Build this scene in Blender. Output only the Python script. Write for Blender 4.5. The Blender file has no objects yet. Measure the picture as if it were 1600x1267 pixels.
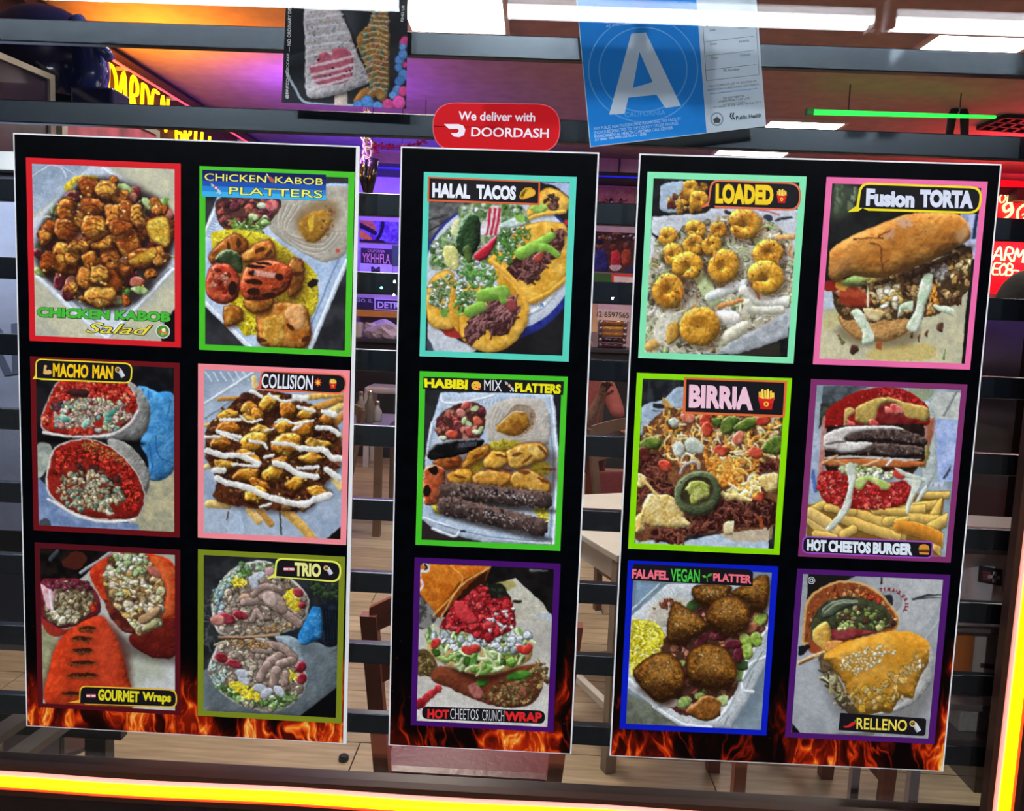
import bpy, bmesh, math, random
import numpy as np
from mathutils import Vector, Matrix
random.seed(5)
scn = bpy.context.scene
COL = scn.collection
# ------------------------------------------------------------------ camera (solved from the corners of the three menu boards)
IW, IH, FPX = 1600., 1267., 1270.
YAW, PITCH, ROLL = -0.02387, -0.10813, 0.04244
CAM = np.array([0., -1.212, 1.5])
def _axes():
    F = np.array([math.sin(YAW)*math.cos(PITCH), math.cos(YAW)*math.cos(PITCH), math.sin(PITCH)])
    R = np.array([math.cos(YAW), -math.sin(YAW), 0.]); U = np.cross(R, F); c, s = math.cos(ROLL), math.sin(ROLL)
    return F, c*R+s*U, -s*R+c*U
CF, CR, CU = _axes()
cd = bpy.data.cameras.new('camera'); cam = bpy.data.objects.new('camera', cd); COL.objects.link(cam)
cam.matrix_world = Matrix([[CR[0], CU[0], -CF[0], CAM[0]], [CR[1], CU[1], -CF[1], CAM[1]], [CR[2], CU[2], -CF[2], CAM[2]], [0, 0, 0, 1]])
cd.sensor_fit = 'HORIZONTAL'; cd.sensor_width = 36; cd.lens = 36*FPX/IW; cd.clip_start = .01; cd.clip_end = 200
scn.camera = cam
# ------------------------------------------------------------------ world, lamps, exposure
vs = scn.view_settings; vs.view_transform = 'Standard'; vs.look = 'None'; vs.gamma = 1; vs.use_curve_mapping = False; vs.exposure = 0.14
scn.display_settings.display_device = 'sRGB'
w = bpy.data.worlds.new('night'); scn.world = w; w.use_nodes = True
w.node_tree.nodes['Background'].inputs[0].default_value = (.03, .04, .06, 1); w.node_tree.nodes['Background'].inputs[1].default_value = .6
def lamp(name, kind, loc, energy, color, size=.3, aim=None, sizey=None, spot=None, blend=.6):
    d = bpy.data.lights.new(name, kind); d.energy = energy; d.color = color
    if kind == 'AREA':
        d.size = size
        if sizey: d.shape = 'RECTANGLE'; d.size_y = sizey
    else:
        d.shadow_soft_size = size
    if kind == 'SPOT': d.spot_size = spot; d.spot_blend = blend
    o = bpy.data.objects.new(name, d); COL.objects.link(o); o.location = loc
    if aim is not None: o.rotation_euler = (Vector(aim)-Vector(loc)).to_track_quat('-Z', 'Y').to_euler()
    return o
FILL_LAMPS = ((-.8, 9), (-7.2, 8.6), (6.2, 8.6))
DOTS = ((-2.99, 2.14, (1, 1, 1)), (-3.0, 1.86, (1, 1, 1)), (1.6, 1.98, (1, 1, 1)), (-3.27, 2.0, (.1, 1, .8)))
# added fill lamps far behind the camera, for even light on the boards
for fx, fz in FILL_LAMPS: lamp('far_fill_lamp', 'POINT', (fx, -16, fz), 2900, (.93, .96, 1), .05)
# small far street lights that mirror as dots on the dark bars
for fx, fz, fc in DOTS: lamp('street_light', 'POINT', (fx, -16, fz), 4, fc, .028)
# coloured LED washes of the dining room
lamp('orange_led_wash', 'AREA', (-2.7, 4.3, 2.75), 38, (1, .30, .02), .8, (-2.3, 4.5, 3.3), .2)
lamp('purple_led_wash', 'AREA', (-1.75, 5.2, 2.7), 30, (.22, .05, 1), .8, (-1.6, 5.6, 3.3), .3)
lamp('blue_led_wash', 'AREA', (-1.6, 7.1, 2.75), 40, (.09, .05, 1), 1.6, (-1.7, 8.1, 2.5), .1)
lamp('red_led_wash', 'AREA', (4.7, 6.3, 2.75), 70, (1, .02, .05), .8, (4.8, 6.4, 3.3), .3)
lamp('red_sign_glow', 'AREA', (5.0, 7.5, 2.4), 20, (1, .03, .05), .8, (5.0, 8.1, 2.2), .4)
lamp('jersey_fill_light', 'AREA', (-1.2, .3, 1.86), 4, (.75, .85, 1), .5, (-1.25, .63, 1.3), .08)  # added lamp without a fitting, brightens the framed jersey
# ------------------------------------------------------------------ helpers
def pix(x, y, Y):                      # photo pixel -> point at depth Y behind the glass
    d = CF+CR*(x-IW/2)/FPX-CU*(y-IH/2)/FPX
    return CAM+d*(Y-CAM[1])/d[1]
def pixz(x, y, Z):
    d = CF+CR*(x-IW/2)/FPX-CU*(y-IH/2)/FPX
    return CAM+d*(Z-CAM[2])/d[2]
def proj(X):                           # points (...,3) -> photo pixels
    d = X-CAM; z = d@CF
    return IW/2+FPX*(d@CR)/z, IH/2-FPX*(d@CU)/z
def lin(c):
    c = np.asarray(c, float); return np.where(c <= .04045, c/12.92, ((c+.055)/1.055)**2.4)
def hexl(h): return tuple(lin([int(h[i:i+2], 16)/255 for i in (0, 2, 4)]))
MATS = {}
def mat(name, hexc, rough=.5, metal=0, emit=0, ehex=None, var=.12, scale=8, bump=0, spec=.5, coat=0, trans=0, stretch=None, tint_=None):
    if name in MATS: return MATS[name]
    m = bpy.data.materials.new(name); m.use_nodes = True; nt = m.node_tree; b = nt.nodes['Principled BSDF']
    c = hexl(hexc)
    tc = nt.nodes.new('ShaderNodeTexCoord'); n = nt.nodes.new('ShaderNodeTexNoise'); n.inputs['Scale'].default_value = scale; n.inputs['Detail'].default_value = 4
    src = tc.outputs['Object']
    if stretch:
        mp = nt.nodes.new('ShaderNodeMapping'); mp.inputs['Scale'].default_value = stretch; nt.links.new(src, mp.inputs[0]); src = mp.outputs[0]
    nt.links.new(src, n.inputs['Vector'])
    r = nt.nodes.new('ShaderNodeValToRGB'); r.color_ramp.elements[0].position = .3; r.color_ramp.elements[1].position = .7
    r.color_ramp.elements[0].color = (*[max(0, v*(1-var)) for v in c], 1); r.color_ramp.elements[1].color = (*[min(1, v*(1+var)) for v in c], 1)
    nt.links.new(n.outputs['Fac'], r.inputs[0]); nt.links.new(r.outputs[0], b.inputs['Base Color'])
    b.inputs['Roughness'].default_value = rough; b.inputs['Metallic'].default_value = metal; b.inputs['Specular IOR Level'].default_value = spec
    if tint_: b.inputs['Specular Tint'].default_value = (*tint_, 1)
    if coat: b.inputs['Coat Weight'].default_value = coat; b.inputs['Coat Roughness'].default_value = .08
    if trans: b.inputs['Transmission Weight'].default_value = trans; b.inputs['IOR'].default_value = 1.3
    if emit: b.inputs['Emission Color'].default_value = (*hexl(ehex or hexc), 1); b.inputs['Emission Strength'].default_value = emit
    if bump:
        bn = nt.nodes.new('ShaderNodeBump'); bn.inputs['Strength'].default_value = bump; bn.inputs['Distance'].default_value = .01; nt.links.new(n.outputs['Fac'], bn.inputs['Height']); nt.links.new(bn.outputs[0], b.inputs['Normal'])
    MATS[name] = m; return m
def print_mat():                       # ink: colour comes from the printed vertices
    if 'print_ink' in MATS: return MATS['print_ink']
    m = bpy.data.materials.new('print_ink'); m.use_nodes = True; nt = m.node_tree; b = nt.nodes['Principled BSDF']
    a = nt.nodes.new('ShaderNodeAttribute'); a.attribute_name = 'ink'; nt.links.new(a.outputs['Color'], b.inputs['Base Color'])
    b.inputs['Roughness'].default_value = .4; b.inputs['Specular IOR Level'].default_value = .08
    MATS['print_ink'] = m; return m
WO = {}
def empty(name, loc, label=None, cat=None, group=None, kind=None):
    o = bpy.data.objects.new(name, None); COL.objects.link(o); o.location = loc; WO[o] = np.array(loc, float); o.empty_display_size = .1
    tag(o, label, cat, group, kind); return o
def tag(o, label=None, cat=None, group=None, kind=None):
    if label: o['label'] = label
    if cat: o['category'] = cat
    if group: o['group'] = group
    if kind: o['kind'] = kind
    return o
def mesh(name, V, F, m, parent=None, smooth=False, ink=None, label=None, cat=None, group=None, kind=None, origin=None):
    V = np.asarray(V, float).reshape(-1, 3)
    if parent is not None: org = WO[parent]
    elif origin is not None: org = np.array(origin, float)
    else: org = np.array([(V[:, 0].min()+V[:, 0].max())/2, (V[:, 1].min()+V[:, 1].max())/2, V[:, 2].min()])
    me = bpy.data.meshes.new(name)
    if isinstance(F, np.ndarray):
        n = len(F); me.vertices.add(len(V)); me.vertices.foreach_set('co', (V-org).astype(np.float32).ravel())
        me.loops.add(n*4); me.loops.foreach_set('vertex_index', F.astype(np.int32).ravel()); me.polygons.add(n); me.polygons.foreach_set('loop_start', np.arange(n, dtype=np.int32)*4); me.update(calc_edges=True)
    else:
        me.from_pydata((V-org).tolist(), [], F)
    if smooth: me.polygons.foreach_set('use_smooth', [True]*len(me.polygons))
    if ink is not None:
        at = me.color_attributes.new('ink', 'FLOAT_COLOR', 'POINT')
        c4 = np.ones((len(V), 4), np.float32); c4[:, :3] = lin(np.asarray(ink).reshape(-1, 3)); at.data.foreach_set('color', c4.ravel())
    me.materials.append(m if m else print_mat()); me.update()
    o = bpy.data.objects.new(name, me); COL.objects.link(o)
    if parent is not None: o.parent = parent; WO[o] = org
    else: o.location = org; WO[o] = org
    tag(o, label, cat, group, kind); return o
def copy_tree(o, d, parent=None):
    c = o.copy(); COL.objects.link(c); c.parent = parent
    if parent is None: c.location = Vector(o.location)+Vector(d); WO[c] = np.array(c.location)
    for ch in list(o.children): copy_tree(ch, d, c)
    return c
class G:                               # collects shapes for ONE mesh
    def __init__(s): s.V = []; s.F = []
    def add(s, V, F):
        k = sum(len(v) for v in s.V); s.V.append(np.asarray(V, float).reshape(-1, 3)); s.F += [[i+k for i in f] for f in F]; return s
    def box(s, x0, x1, y0, y1, z0, z1, b=0):
        if b <= 0:
            V = [(x, y, z) for x in (x0, x1) for y in (y0, y1) for z in (z0, z1)]
            return s.add(V, [(0, 1, 3, 2), (4, 6, 7, 5), (0, 4, 5, 1), (2, 3, 7, 6), (0, 2, 6, 4), (1, 5, 7, 3)])
        bm = bmesh.new(); bmesh.ops.create_cube(bm, size=1)
        for v in bm.verts: v.co = Vector(((x0+x1)/2+v.co.x*(x1-x0), (y0+y1)/2+v.co.y*(y1-y0), (z0+z1)/2+v.co.z*(z1-z0)))
        bmesh.ops.bevel(bm, geom=bm.edges[:], offset=b, segments=2, affect='EDGES', profile=.5)
        bm.verts.index_update(); s.add([v.co[:] for v in bm.verts], [[v.index for v in f.verts] for f in bm.faces]); bm.free(); return s
    def tube(s, P, r, n=8, r1=None, cap=True):
        P = [np.array(p, float) for p in P]; rings = []; m = len(P); up = None
        for i, p in enumerate(P):
            t = (P[min(i+1, m-1)]-P[max(i-1, 0)]); t = t/(np.linalg.norm(t)+1e-12)
            if up is None: up = np.array([0, 0, 1.]) if abs(t[2]) < .9 else np.array([1., 0, 0])
            a = np.cross(t, up); a /= np.linalg.norm(a)+1e-12; b = np.cross(a, t); up = b
            rr = r if r1 is None else r+(r1-r)*i/(m-1)
            if isinstance(r, (list, tuple)): rr = r[i]
            rings.append([p+rr*(math.cos(k*2*math.pi/n)*a+math.sin(k*2*math.pi/n)*b) for k in range(n)])
        F = [[i*n+k, i*n+(k+1) % n, (i+1)*n+(k+1) % n, (i+1)*n+k] for i in range(m-1) for k in range(n)]
        if cap: F += [list(range(n))[::-1], [(m-1)*n+k for k in range(n)]]
        return s.add(np.concatenate([np.array(q) for q in rings]), F)
    def lathe(s, prof, c=(0, 0, 0), n=20):
        V = []; m = len(prof)
        for r, z in prof: V += [(c[0]+r*math.cos(k*2*math.pi/n), c[1]+r*math.sin(k*2*math.pi/n), c[2]+z) for k in range(n)]
        F = [[i*n+k, i*n+(k+1) % n, (i+1)*n+(k+1) % n, (i+1)*n+k] for i in range(m-1) for k in range(n)]
        return s.add(V, F+[list(range(n))[::-1], [(m-1)*n+k for k in range(n)]])
    def bar(s, a, b, w, d, up=(0, 0, 1)):  # square bar from a to b
        a = np.array(a, float); b = np.array(b, float); t = b-a; t /= np.linalg.norm(t); u = np.cross(t, up)
        if np.linalg.norm(u) < 1e-6: u = np.array([1., 0, 0])
        u /= np.linalg.norm(u); v = np.cross(u, t)
        V = [p+i*u*w/2+j*v*d/2 for p in (a, b) for i, j in ((-1, -1), (1, -1), (1, 1), (-1, 1))]
        return s.add(V, [(3, 2, 1, 0), (4, 5, 6, 7), (0, 1, 5, 4), (1, 2, 6, 5), (2, 3, 7, 6), (3, 0, 4, 7)])
    def prism(s, poly, y0, y1):            # polygon given as (x,z), extruded along y
        n = len(poly); V = [(x, y0, z) for x, z in poly]+[(x, y1, z) for x, z in poly]
        return s.add(V, [list(range(n)), list(range(n, 2*n))[::-1]]+[[i, n+i, n+(i+1) % n, (i+1) % n][::-1] for i in range(n)])
    def make(s, name, m, parent=None, **k): return mesh(name, np.concatenate(s.V), s.F, m, parent, **k)
def box(name, x0, x1, y0, y1, z0, z1, m, parent=None, b=0, **k): return G().box(x0, x1, y0, y1, z0, z1, b).make(name, m, parent, **k)
# lettering: the built-in font turned into a flat mesh and fitted to a four-cornered frame
def text_mesh(body, bold=0.0, res=3, space=1.0):
    cu = bpy.data.curves.new('t', 'FONT'); cu.body = body; cu.offset = bold; cu.resolution_u = res; cu.space_character = space
    o = bpy.data.objects.new('t', cu); COL.objects.link(o); dg = bpy.context.evaluated_depsgraph_get()
    me = bpy.data.meshes.new_from_object(o.evaluated_get(dg)); V = np.zeros(len(me.vertices)*3); me.vertices.foreach_get('co', V); V = V.reshape(-1, 3)
    F = [list(p.vertices) for p in me.polygons]; bpy.data.objects.remove(o); bpy.data.curves.remove(cu); bpy.data.meshes.remove(me); return V, F
def lettering(name, body, quad, Y, m, parent, bold=0., outline=None, om=None, wave=None, space=1.0, label=None, slant=0):
    """quad: photo-pixel corners TL,TR,BR,BL of the print on the plane Y, or 3D points"""
    Q = [np.array(p, float) if len(p) == 3 else pix(p[0], p[1], 0.) for p in quad]
    ref = None; res = None
    for off, mm, nm, dy in (((bold+outline, om, name+'_outline', .0002) if outline else None), (bold, m, name, 0.)) if outline else ((bold, m, name, 0.),):
        V, F = text_mesh(body, off, space=space)
        if ref is None or nm == name: ref0 = text_mesh(body, bold, space=space)[0] if off != bold else V; ref = (ref0[:, 0].min(), ref0[:, 0].max(), ref0[:, 1].min(), ref0[:, 1].max())
        u = (V[:, 0]-ref[0])/(ref[1]-ref[0]); v = (V[:, 1]-ref[2])/(ref[3]-ref[2])
        u = u+slant*(v-.5)
        if wave: v = wave(u, v)
        u = u[:, None]; v = v[:, None]
        P = (Q[0]*(1-u)+Q[1]*u)*v+(Q[3]*(1-u)+Q[2]*u)*(1-v)
        if len(quad[0]) == 2: P[:, 1] = Y+dy
        elif nm != name: P[:, 1] += .004
        res = mesh(nm, P, F, mm, parent, label=label if nm == name else None)
    return res
def flat(name, pts, Y, m, parent, **k):     # flat printed shape, photo pixels
    P = [pix(x, y, 0.) for x, y in pts]
    return mesh(name, [(p[0], Y, p[2]) for p in P], [list(range(len(P)))[::-1]], m, parent, **k)
def rrect(tl, tr, br, bl, r, n=5, tail=None):
    Q = [np.array(p, float) for p in (tl, tr, br, bl)]; out = []
    for i in range(4):
        p = Q[i]; a = Q[i-1]-p; b = Q[(i+1) % 4]-p; a /= np.linalg.norm(a); b /= np.linalg.norm(b)
        rr = r[i] if isinstance(r, (list, tuple)) else r
        if tail and tail[0] == i: out += [tuple(q) for q in tail[1]]; continue
        for k in range(n+1):
            t = k/n; A = p+a*rr; B = p+b*rr; out.append(tuple((1-t)**2*A+2*t*(1-t)*p+t*t*B))
    return out
# ------------------------------------------------------------------ printed pictures: a small raster painter (flat print)
# Each print is a fine grid of coloured vertices lying on its board.  Shapes are brushed onto the grid with numpy.
_rt = np.random.RandomState(7).rand(256, 256)
def vnoise(x, y):
    xi = np.floor(x).astype(int); yi = np.floor(y).astype(int)
    fx = x - xi; fy = y - yi
    fx = fx*fx*(3-2*fx); fy = fy*fy*(3-2*fy)
    a = _rt[yi & 255, xi & 255]; b = _rt[yi & 255, (xi+1) & 255]
    c = _rt[(yi+1) & 255, xi & 255]; d = _rt[(yi+1) & 255, (xi+1) & 255]
    return (a*(1-fx)+b*fx)*(1-fy)+(c*(1-fx)+d*fx)*fy
def fbm(x, y, o=3):
    s = 0; a = .5; t = 0
    for i in range(o):
        s = s+a*vnoise(x*2**i+17.3*i, y*2**i+9.1*i); t += a; a *= .5
    return s/t
def col(c):
    if isinstance(c, str):
        return np.array([int(c[i:i+2], 16) for i in (0, 2, 4)])/255.
    return np.array(c, float)
def smooth_pts(p, k=5):
    p = np.array(p, float); n = len(p); out = []
    t = (np.arange(k)/k)[:, None]
    for i in range(n):
        a, b, c, d = p[i-1], p[i], p[(i+1) % n], p[(i+2) % n]
        out.append(.5*((2*b)+(-a+c)*t+(2*a-5*b+4*c-d)*t*t+(-a+3*b-3*c+d)*t**3))
    return np.concatenate(out)
def spline(p, k=6):
    p = np.array(p, float)
    if len(p) < 3: return p
    q = np.vstack([2*p[0]-p[1], p, 2*p[-1]-p[-2]]); out = []
    t = (np.arange(k)/k)[:, None]
    for i in range(len(p)-1):
        a, b, c, d = q[i], q[i+1], q[i+2], q[i+3]
        out.append(.5*((2*b)+(-a+c)*t+(2*a-5*b+4*c-d)*t*t+(-a+3*b-3*c+d)*t**3))
    return np.vstack(out+[p[-1:]])
class Canvas:
    def __init__(s, zx, zy, bg='000000', seed=1):
        s.X, s.Y = zx, zy; s.h, s.w = zx.shape
        s.C = np.zeros((s.h, s.w, 3)); s.C[:] = col(bg)
        s.R = np.random.RandomState(seed); s.px = abs(zx[s.h//2, s.w//2+1]-zx[s.h//2, s.w//2])
        s.detail = 1.0; s.x0, s.x1, s.y0, s.y1 = zx.min(), zx.max(), zy.min(), zy.max()
    def box(s, a, b, c, d, m=12):
        # grid window that holds the area a..b, c..d (the grid is almost axis aligned)
        fx = lambda v: (v-s.x0)/(s.x1-s.x0)*s.w; fy = lambda v: (v-s.y0)/(s.y1-s.y0)*s.h
        i0 = int(max(0, fx(a-m)-2)); i1 = int(min(s.w, fx(b+m)+3)); j0 = int(max(0, fy(c-m)-2)); j1 = int(min(s.h, fy(d+m)+3))
        if i1-i0 < 2 or j1-j0 < 2: return None
        return slice(j0, j1), slice(i0, i1)
    def sd(s, P, sl, jit=0, js=30, o=2):
        x = s.X[sl]; y = s.Y[sl]
        if jit:
            x, y = x+jit*(fbm(x/js+3, y/js, o)-.5)*2, y+jit*(fbm(x/js, y/js+50, o)-.5)*2
        d = np.full(x.shape, 1e18); ins = np.zeros(x.shape, bool)
        for i in range(len(P)):
            ax, ay = P[i-1]; bx, by = P[i]; ex, ey = bx-ax, by-ay
            wx, wy = x-ax, y-ay
            t = np.clip((wx*ex+wy*ey)/(ex*ex+ey*ey+1e-9), 0, 1)
            d = np.minimum(d, (wx-ex*t)**2+(wy-ey*t)**2)
            if ey != 0:
                ins ^= ((ay > y) != (by > y)) & (x < ex*(y-ay)/ey+ax)
        return np.sqrt(d)*np.where(ins, 1, -1)
    def put(s, sl, m, c):
        s.C[sl] = s.C[sl]*(1-m[..., None])+c*m[..., None]
    def tex(s, sl, c, tx, ts, c2=None, w2=.5, s2=40, oc=3):
        x = s.X[sl]; y = s.Y[sl]; o = np.zeros(x.shape+(3,)); o[:] = col(c)
        if c2 is not None:
            k = np.clip((fbm(x/s2+11, y/s2+5)-.5)*4+w2, 0, 1)[..., None]; o = o*(1-k)+col(c2)*k
        if tx:
            o = o*(1+tx*2*(fbm(x/ts, y/ts, oc)-.5))[..., None]
        return o
    # flat or puffy filled shape.  p: points, c colour, c2 blotch colour, k puff strength, r puff radius
    def fill(s, p, c, c2=None, k=0, r=40, tx=.12, ts=9, jit=3, js=25, sm=True, w2=.5, s2=40, a=1, soft=1.0, rim=None, lx=-.55, ly=-.8, sp=0, grad=None, bp=.1, q=5, oc=3):
        P = smooth_pts(p, q) if sm else np.array(p, float)
        sl = s.box(P[:, 0].min(), P[:, 0].max(), P[:, 1].min(), P[:, 1].max(), jit*1.2+5)
        if sl is None: return
        d = s.sd(P, sl, jit, js, min(oc, 2)); m = np.clip(d/(s.px*soft)+.5, 0, 1)*a
        if m.max() <= 0: return
        o = s.tex(sl, c, tx, ts, c2, w2, s2, oc)
        if grad is not None:
            g = np.clip((s.Y[sl]-P[:, 1].min())/(np.ptp(P[:, 1])+1e-6), 0, 1)[..., None]; o = o*(1-g)+col(grad)*(o/np.maximum(col(c), .02))*g
        if k:
            h = np.clip(d/r, 0, 1); dome = np.sqrt(np.maximum(0, 1-(1-h)**2))*r
            if bp: dome = dome+(fbm(s.X[sl]/(ts*1.6), s.Y[sl]/(ts*1.6), 2)-.5)*min(r, 60)*bp*2
            gy, gx = np.gradient(dome, s.px)
            sh = -(gx*lx+gy*ly)
            o = o*(1+k*np.where(sh > 0, .55*np.minimum(sh, 1), np.maximum(sh, -1.3)))[..., None]
            if sp:
                o = o+(np.clip(sh-.55, 0, 1)*sp)[..., None]
        if rim is not None:
            q = np.clip(1-d/rim[1], 0, 1)[..., None]; o = o*(1-q)+col(rim[0])*q
        s.put(sl, m, np.clip(o, 0, 1))
    def line(s, p, w, c, c2=None, k=.4, tx=.1, ts=8, a=1, jit=1.5, sm=True, w1=None, s2=30, spec=0):
        P = spline(p, 4) if sm else np.array(p, float); n = len(P)
        mw = max(w, w1 or w)
        sl = s.box(P[:, 0].min()-mw, P[:, 0].max()+mw, P[:, 1].min()-mw, P[:, 1].max()+mw)
        if sl is None: return
        x = s.X[sl]; y = s.Y[sl]
        if jit: x, y = x+jit*(fbm(x/14, y/14, 2)-.5)*2, y+jit*(fbm(x/14+9, y/14, 2)-.5)*2
        best = np.full(x.shape, 1e9); off = np.zeros(x.shape)
        for i in range(n-1):
            ax, ay = P[i]; bx, by = P[i+1]; ex, ey = bx-ax, by-ay; L = math.hypot(ex, ey)+1e-9
            t = np.clip(((x-ax)*ex+(y-ay)*ey)/(L*L), 0, 1)
            ww = w if w1 is None else w+(w1-w)*(i+t)/(n-1)
            dx = x-ax-ex*t; dy = y-ay-ey*t
            d = np.sqrt(dx*dx+dy*dy)/ww
            b = d < best; best = np.where(b, d, best); off = np.where(b, (dx*-.45+dy*-.9)/ww, off)
        m = np.clip((1-best)*mw/s.px+.5, 0, 1)*a
        o = s.tex(sl, c, tx, ts, c2, .5, s2)*(1+k*np.clip(off, -1, 1))[..., None]
        if spec: o = o+(np.clip(off-.35, 0, 1)*spec)[..., None]
        s.put(sl, m, np.clip(o, 0, 1))
    def pts_in(s, p, n):
        P = np.array(p, float); lo = P.min(0); hi = P.max(0); out = []
        while len(out) < n:
            q = lo+s.R.rand(n*2, 2)*(hi-lo); ins = np.zeros(len(q), bool)
            for i in range(len(P)):
                (ax, ay), (bx, by) = P[i-1], P[i]
                if by != ay: ins ^= ((ay > q[:, 1]) != (by > q[:, 1])) & (q[:, 0] < (bx-ax)*(q[:, 1]-ay)/(by-ay)+ax)
            out += list(q[ins])
        out = np.array(out[:n]); return out[np.argsort(out[:, 1])]
    # many small lumps inside an area
    def lumps(s, p, n, r0, r1, cols, k=.5, el=.6, tx=.15, jit=4, sp=0, rim=None, ts=7):
        for q in s.pts_in(p, n):
            r = r0+(r1-r0)*s.R.rand(); e = el+(1-el)*s.R.rand(); th = s.R.rand()*6.28; m = 7
            a = np.arange(m)*6.28/m; rr = r*(.8+.4*s.R.rand(m))
            u, v = rr*np.cos(a), rr*np.sin(a)*e
            P = np.stack([q[0]+u*math.cos(th)-v*math.sin(th), q[1]+u*math.sin(th)+v*math.cos(th)], 1)
            c = col(cols[s.R.randint(len(cols))])*(.85+.3*s.R.rand())
            s.fill(P, c, k=k*1.15, r=r*.8, tx=tx, ts=ts, jit=jit, js=r*.7+2, sp=sp*.7, rim=rim or (c*.45, r*.28), bp=.2 if r > 14 else 0, q=3, oc=1)
    # many short strands
    def strands(s, p, n, L, w, cols, k=.4, curl=.5, ang=None, da=3.2, spec=0, a=1):
        for q in s.pts_in(p, n):
            th = (s.R.rand()*6.28 if ang is None else ang+(s.R.rand()-.5)*da); l = L*(.6+.8*s.R.rand()); cu = (s.R.rand()-.5)*2*curl
            dx, dy = math.cos(th), math.sin(th)
            P = [(q[0]-dx*l/2, q[1]-dy*l/2), (q[0]-dy*cu*l/2, q[1]+dx*cu*l/2), (q[0]+dx*l/2, q[1]+dy*l/2)]
            s.line(P, w*(.7+.6*s.R.rand()), col(cols[s.R.randint(len(cols))])*(.85+.3*s.R.rand()), k=k, jit=0, spec=spec, a=a)
    def shade(s, p, c, a=.5, soft=40):
        P = smooth_pts(p, 3); sl = s.box(P[:, 0].min()-soft, P[:, 0].max()+soft, P[:, 1].min()-soft, P[:, 1].max()+soft)
        if sl is None: return
        d = s.sd(P, sl); m = np.clip(d/soft*.5+.5, 0, 1); m = m*m*(3-2*m)*a
        s.put(sl, m, col(c))
    def ell(s, x, y, a, b, th=0, n=14):
        t = np.arange(n)*6.2832/n; u, v = a*np.cos(t), b*np.sin(t)
        return np.stack([x+u*math.cos(th)-v*math.sin(th), y+u*math.sin(th)+v*math.cos(th)], 1)
    def done(s, grain=.06, warp=.4, gain=1.0):
        # wobble every edge a little and add print grain, so nothing looks brushed
        J, I = np.mgrid[0:s.h, 0:s.w].astype(float); p = s.px; X = s.X/p; Y = s.Y/p
        J = J+warp*((fbm(X/4, Y/4, 2)-.5)*3+(fbm(X/13+5, Y/13, 2)-.5)*4); I = I+warp*((fbm(X/4+31, Y/4+9, 2)-.5)*3+(fbm(X/13, Y/13+44, 2)-.5)*4)
        J = np.clip(J, 0, s.h-1.001); I = np.clip(I, 0, s.w-1.001); j = J.astype(int); i = I.astype(int); a = (J-j)[..., None]; b = (I-i)[..., None]
        C = (s.C[j, i]*(1-b)+s.C[j, i+1]*b)*(1-a)+(s.C[j+1, i]*(1-b)+s.C[j+1, i+1]*b)*a
        g = C.mean(-1, keepdims=True); mx = C.max(-1); sat = (mx-C.min(-1))/(mx+.05)
        food = np.clip((sat-.28)*3, 0, 1)*np.clip((mx-.08)*6, 0, 1)*s.detail
        n = fbm(X/3.4+8, Y/3.4, 3); v = 1-np.abs(fbm(X/7+50, Y/7+3, 3)*2-1)
        C = C*(1+food*(.9*(n-.5)*2*.55-.30*np.clip((v-.86)*7, 0, 1)))[..., None]
        sp = np.clip((vnoise(X/1.5+3, Y/1.5+70)-.84)*6, 0, 1)*np.clip((n-.5)*4, 0, 1)*food
        C = C+(sp*.22)[..., None]*np.array([1, .95, .85])
        C = g+(C-g)*.95
        C = C*(1+grain*2*(fbm(X/1.6, Y/1.6, 2)-.5)+.07*(fbm(X/6, Y/6, 3)-.5)*2)[..., None]*gain
        s.C = np.clip(C, 0, 1); return s.C
GRILL = ['b8641c', 'c8782a', 'a85018', 'd08a38', '9a4414', 'c07028']
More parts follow.
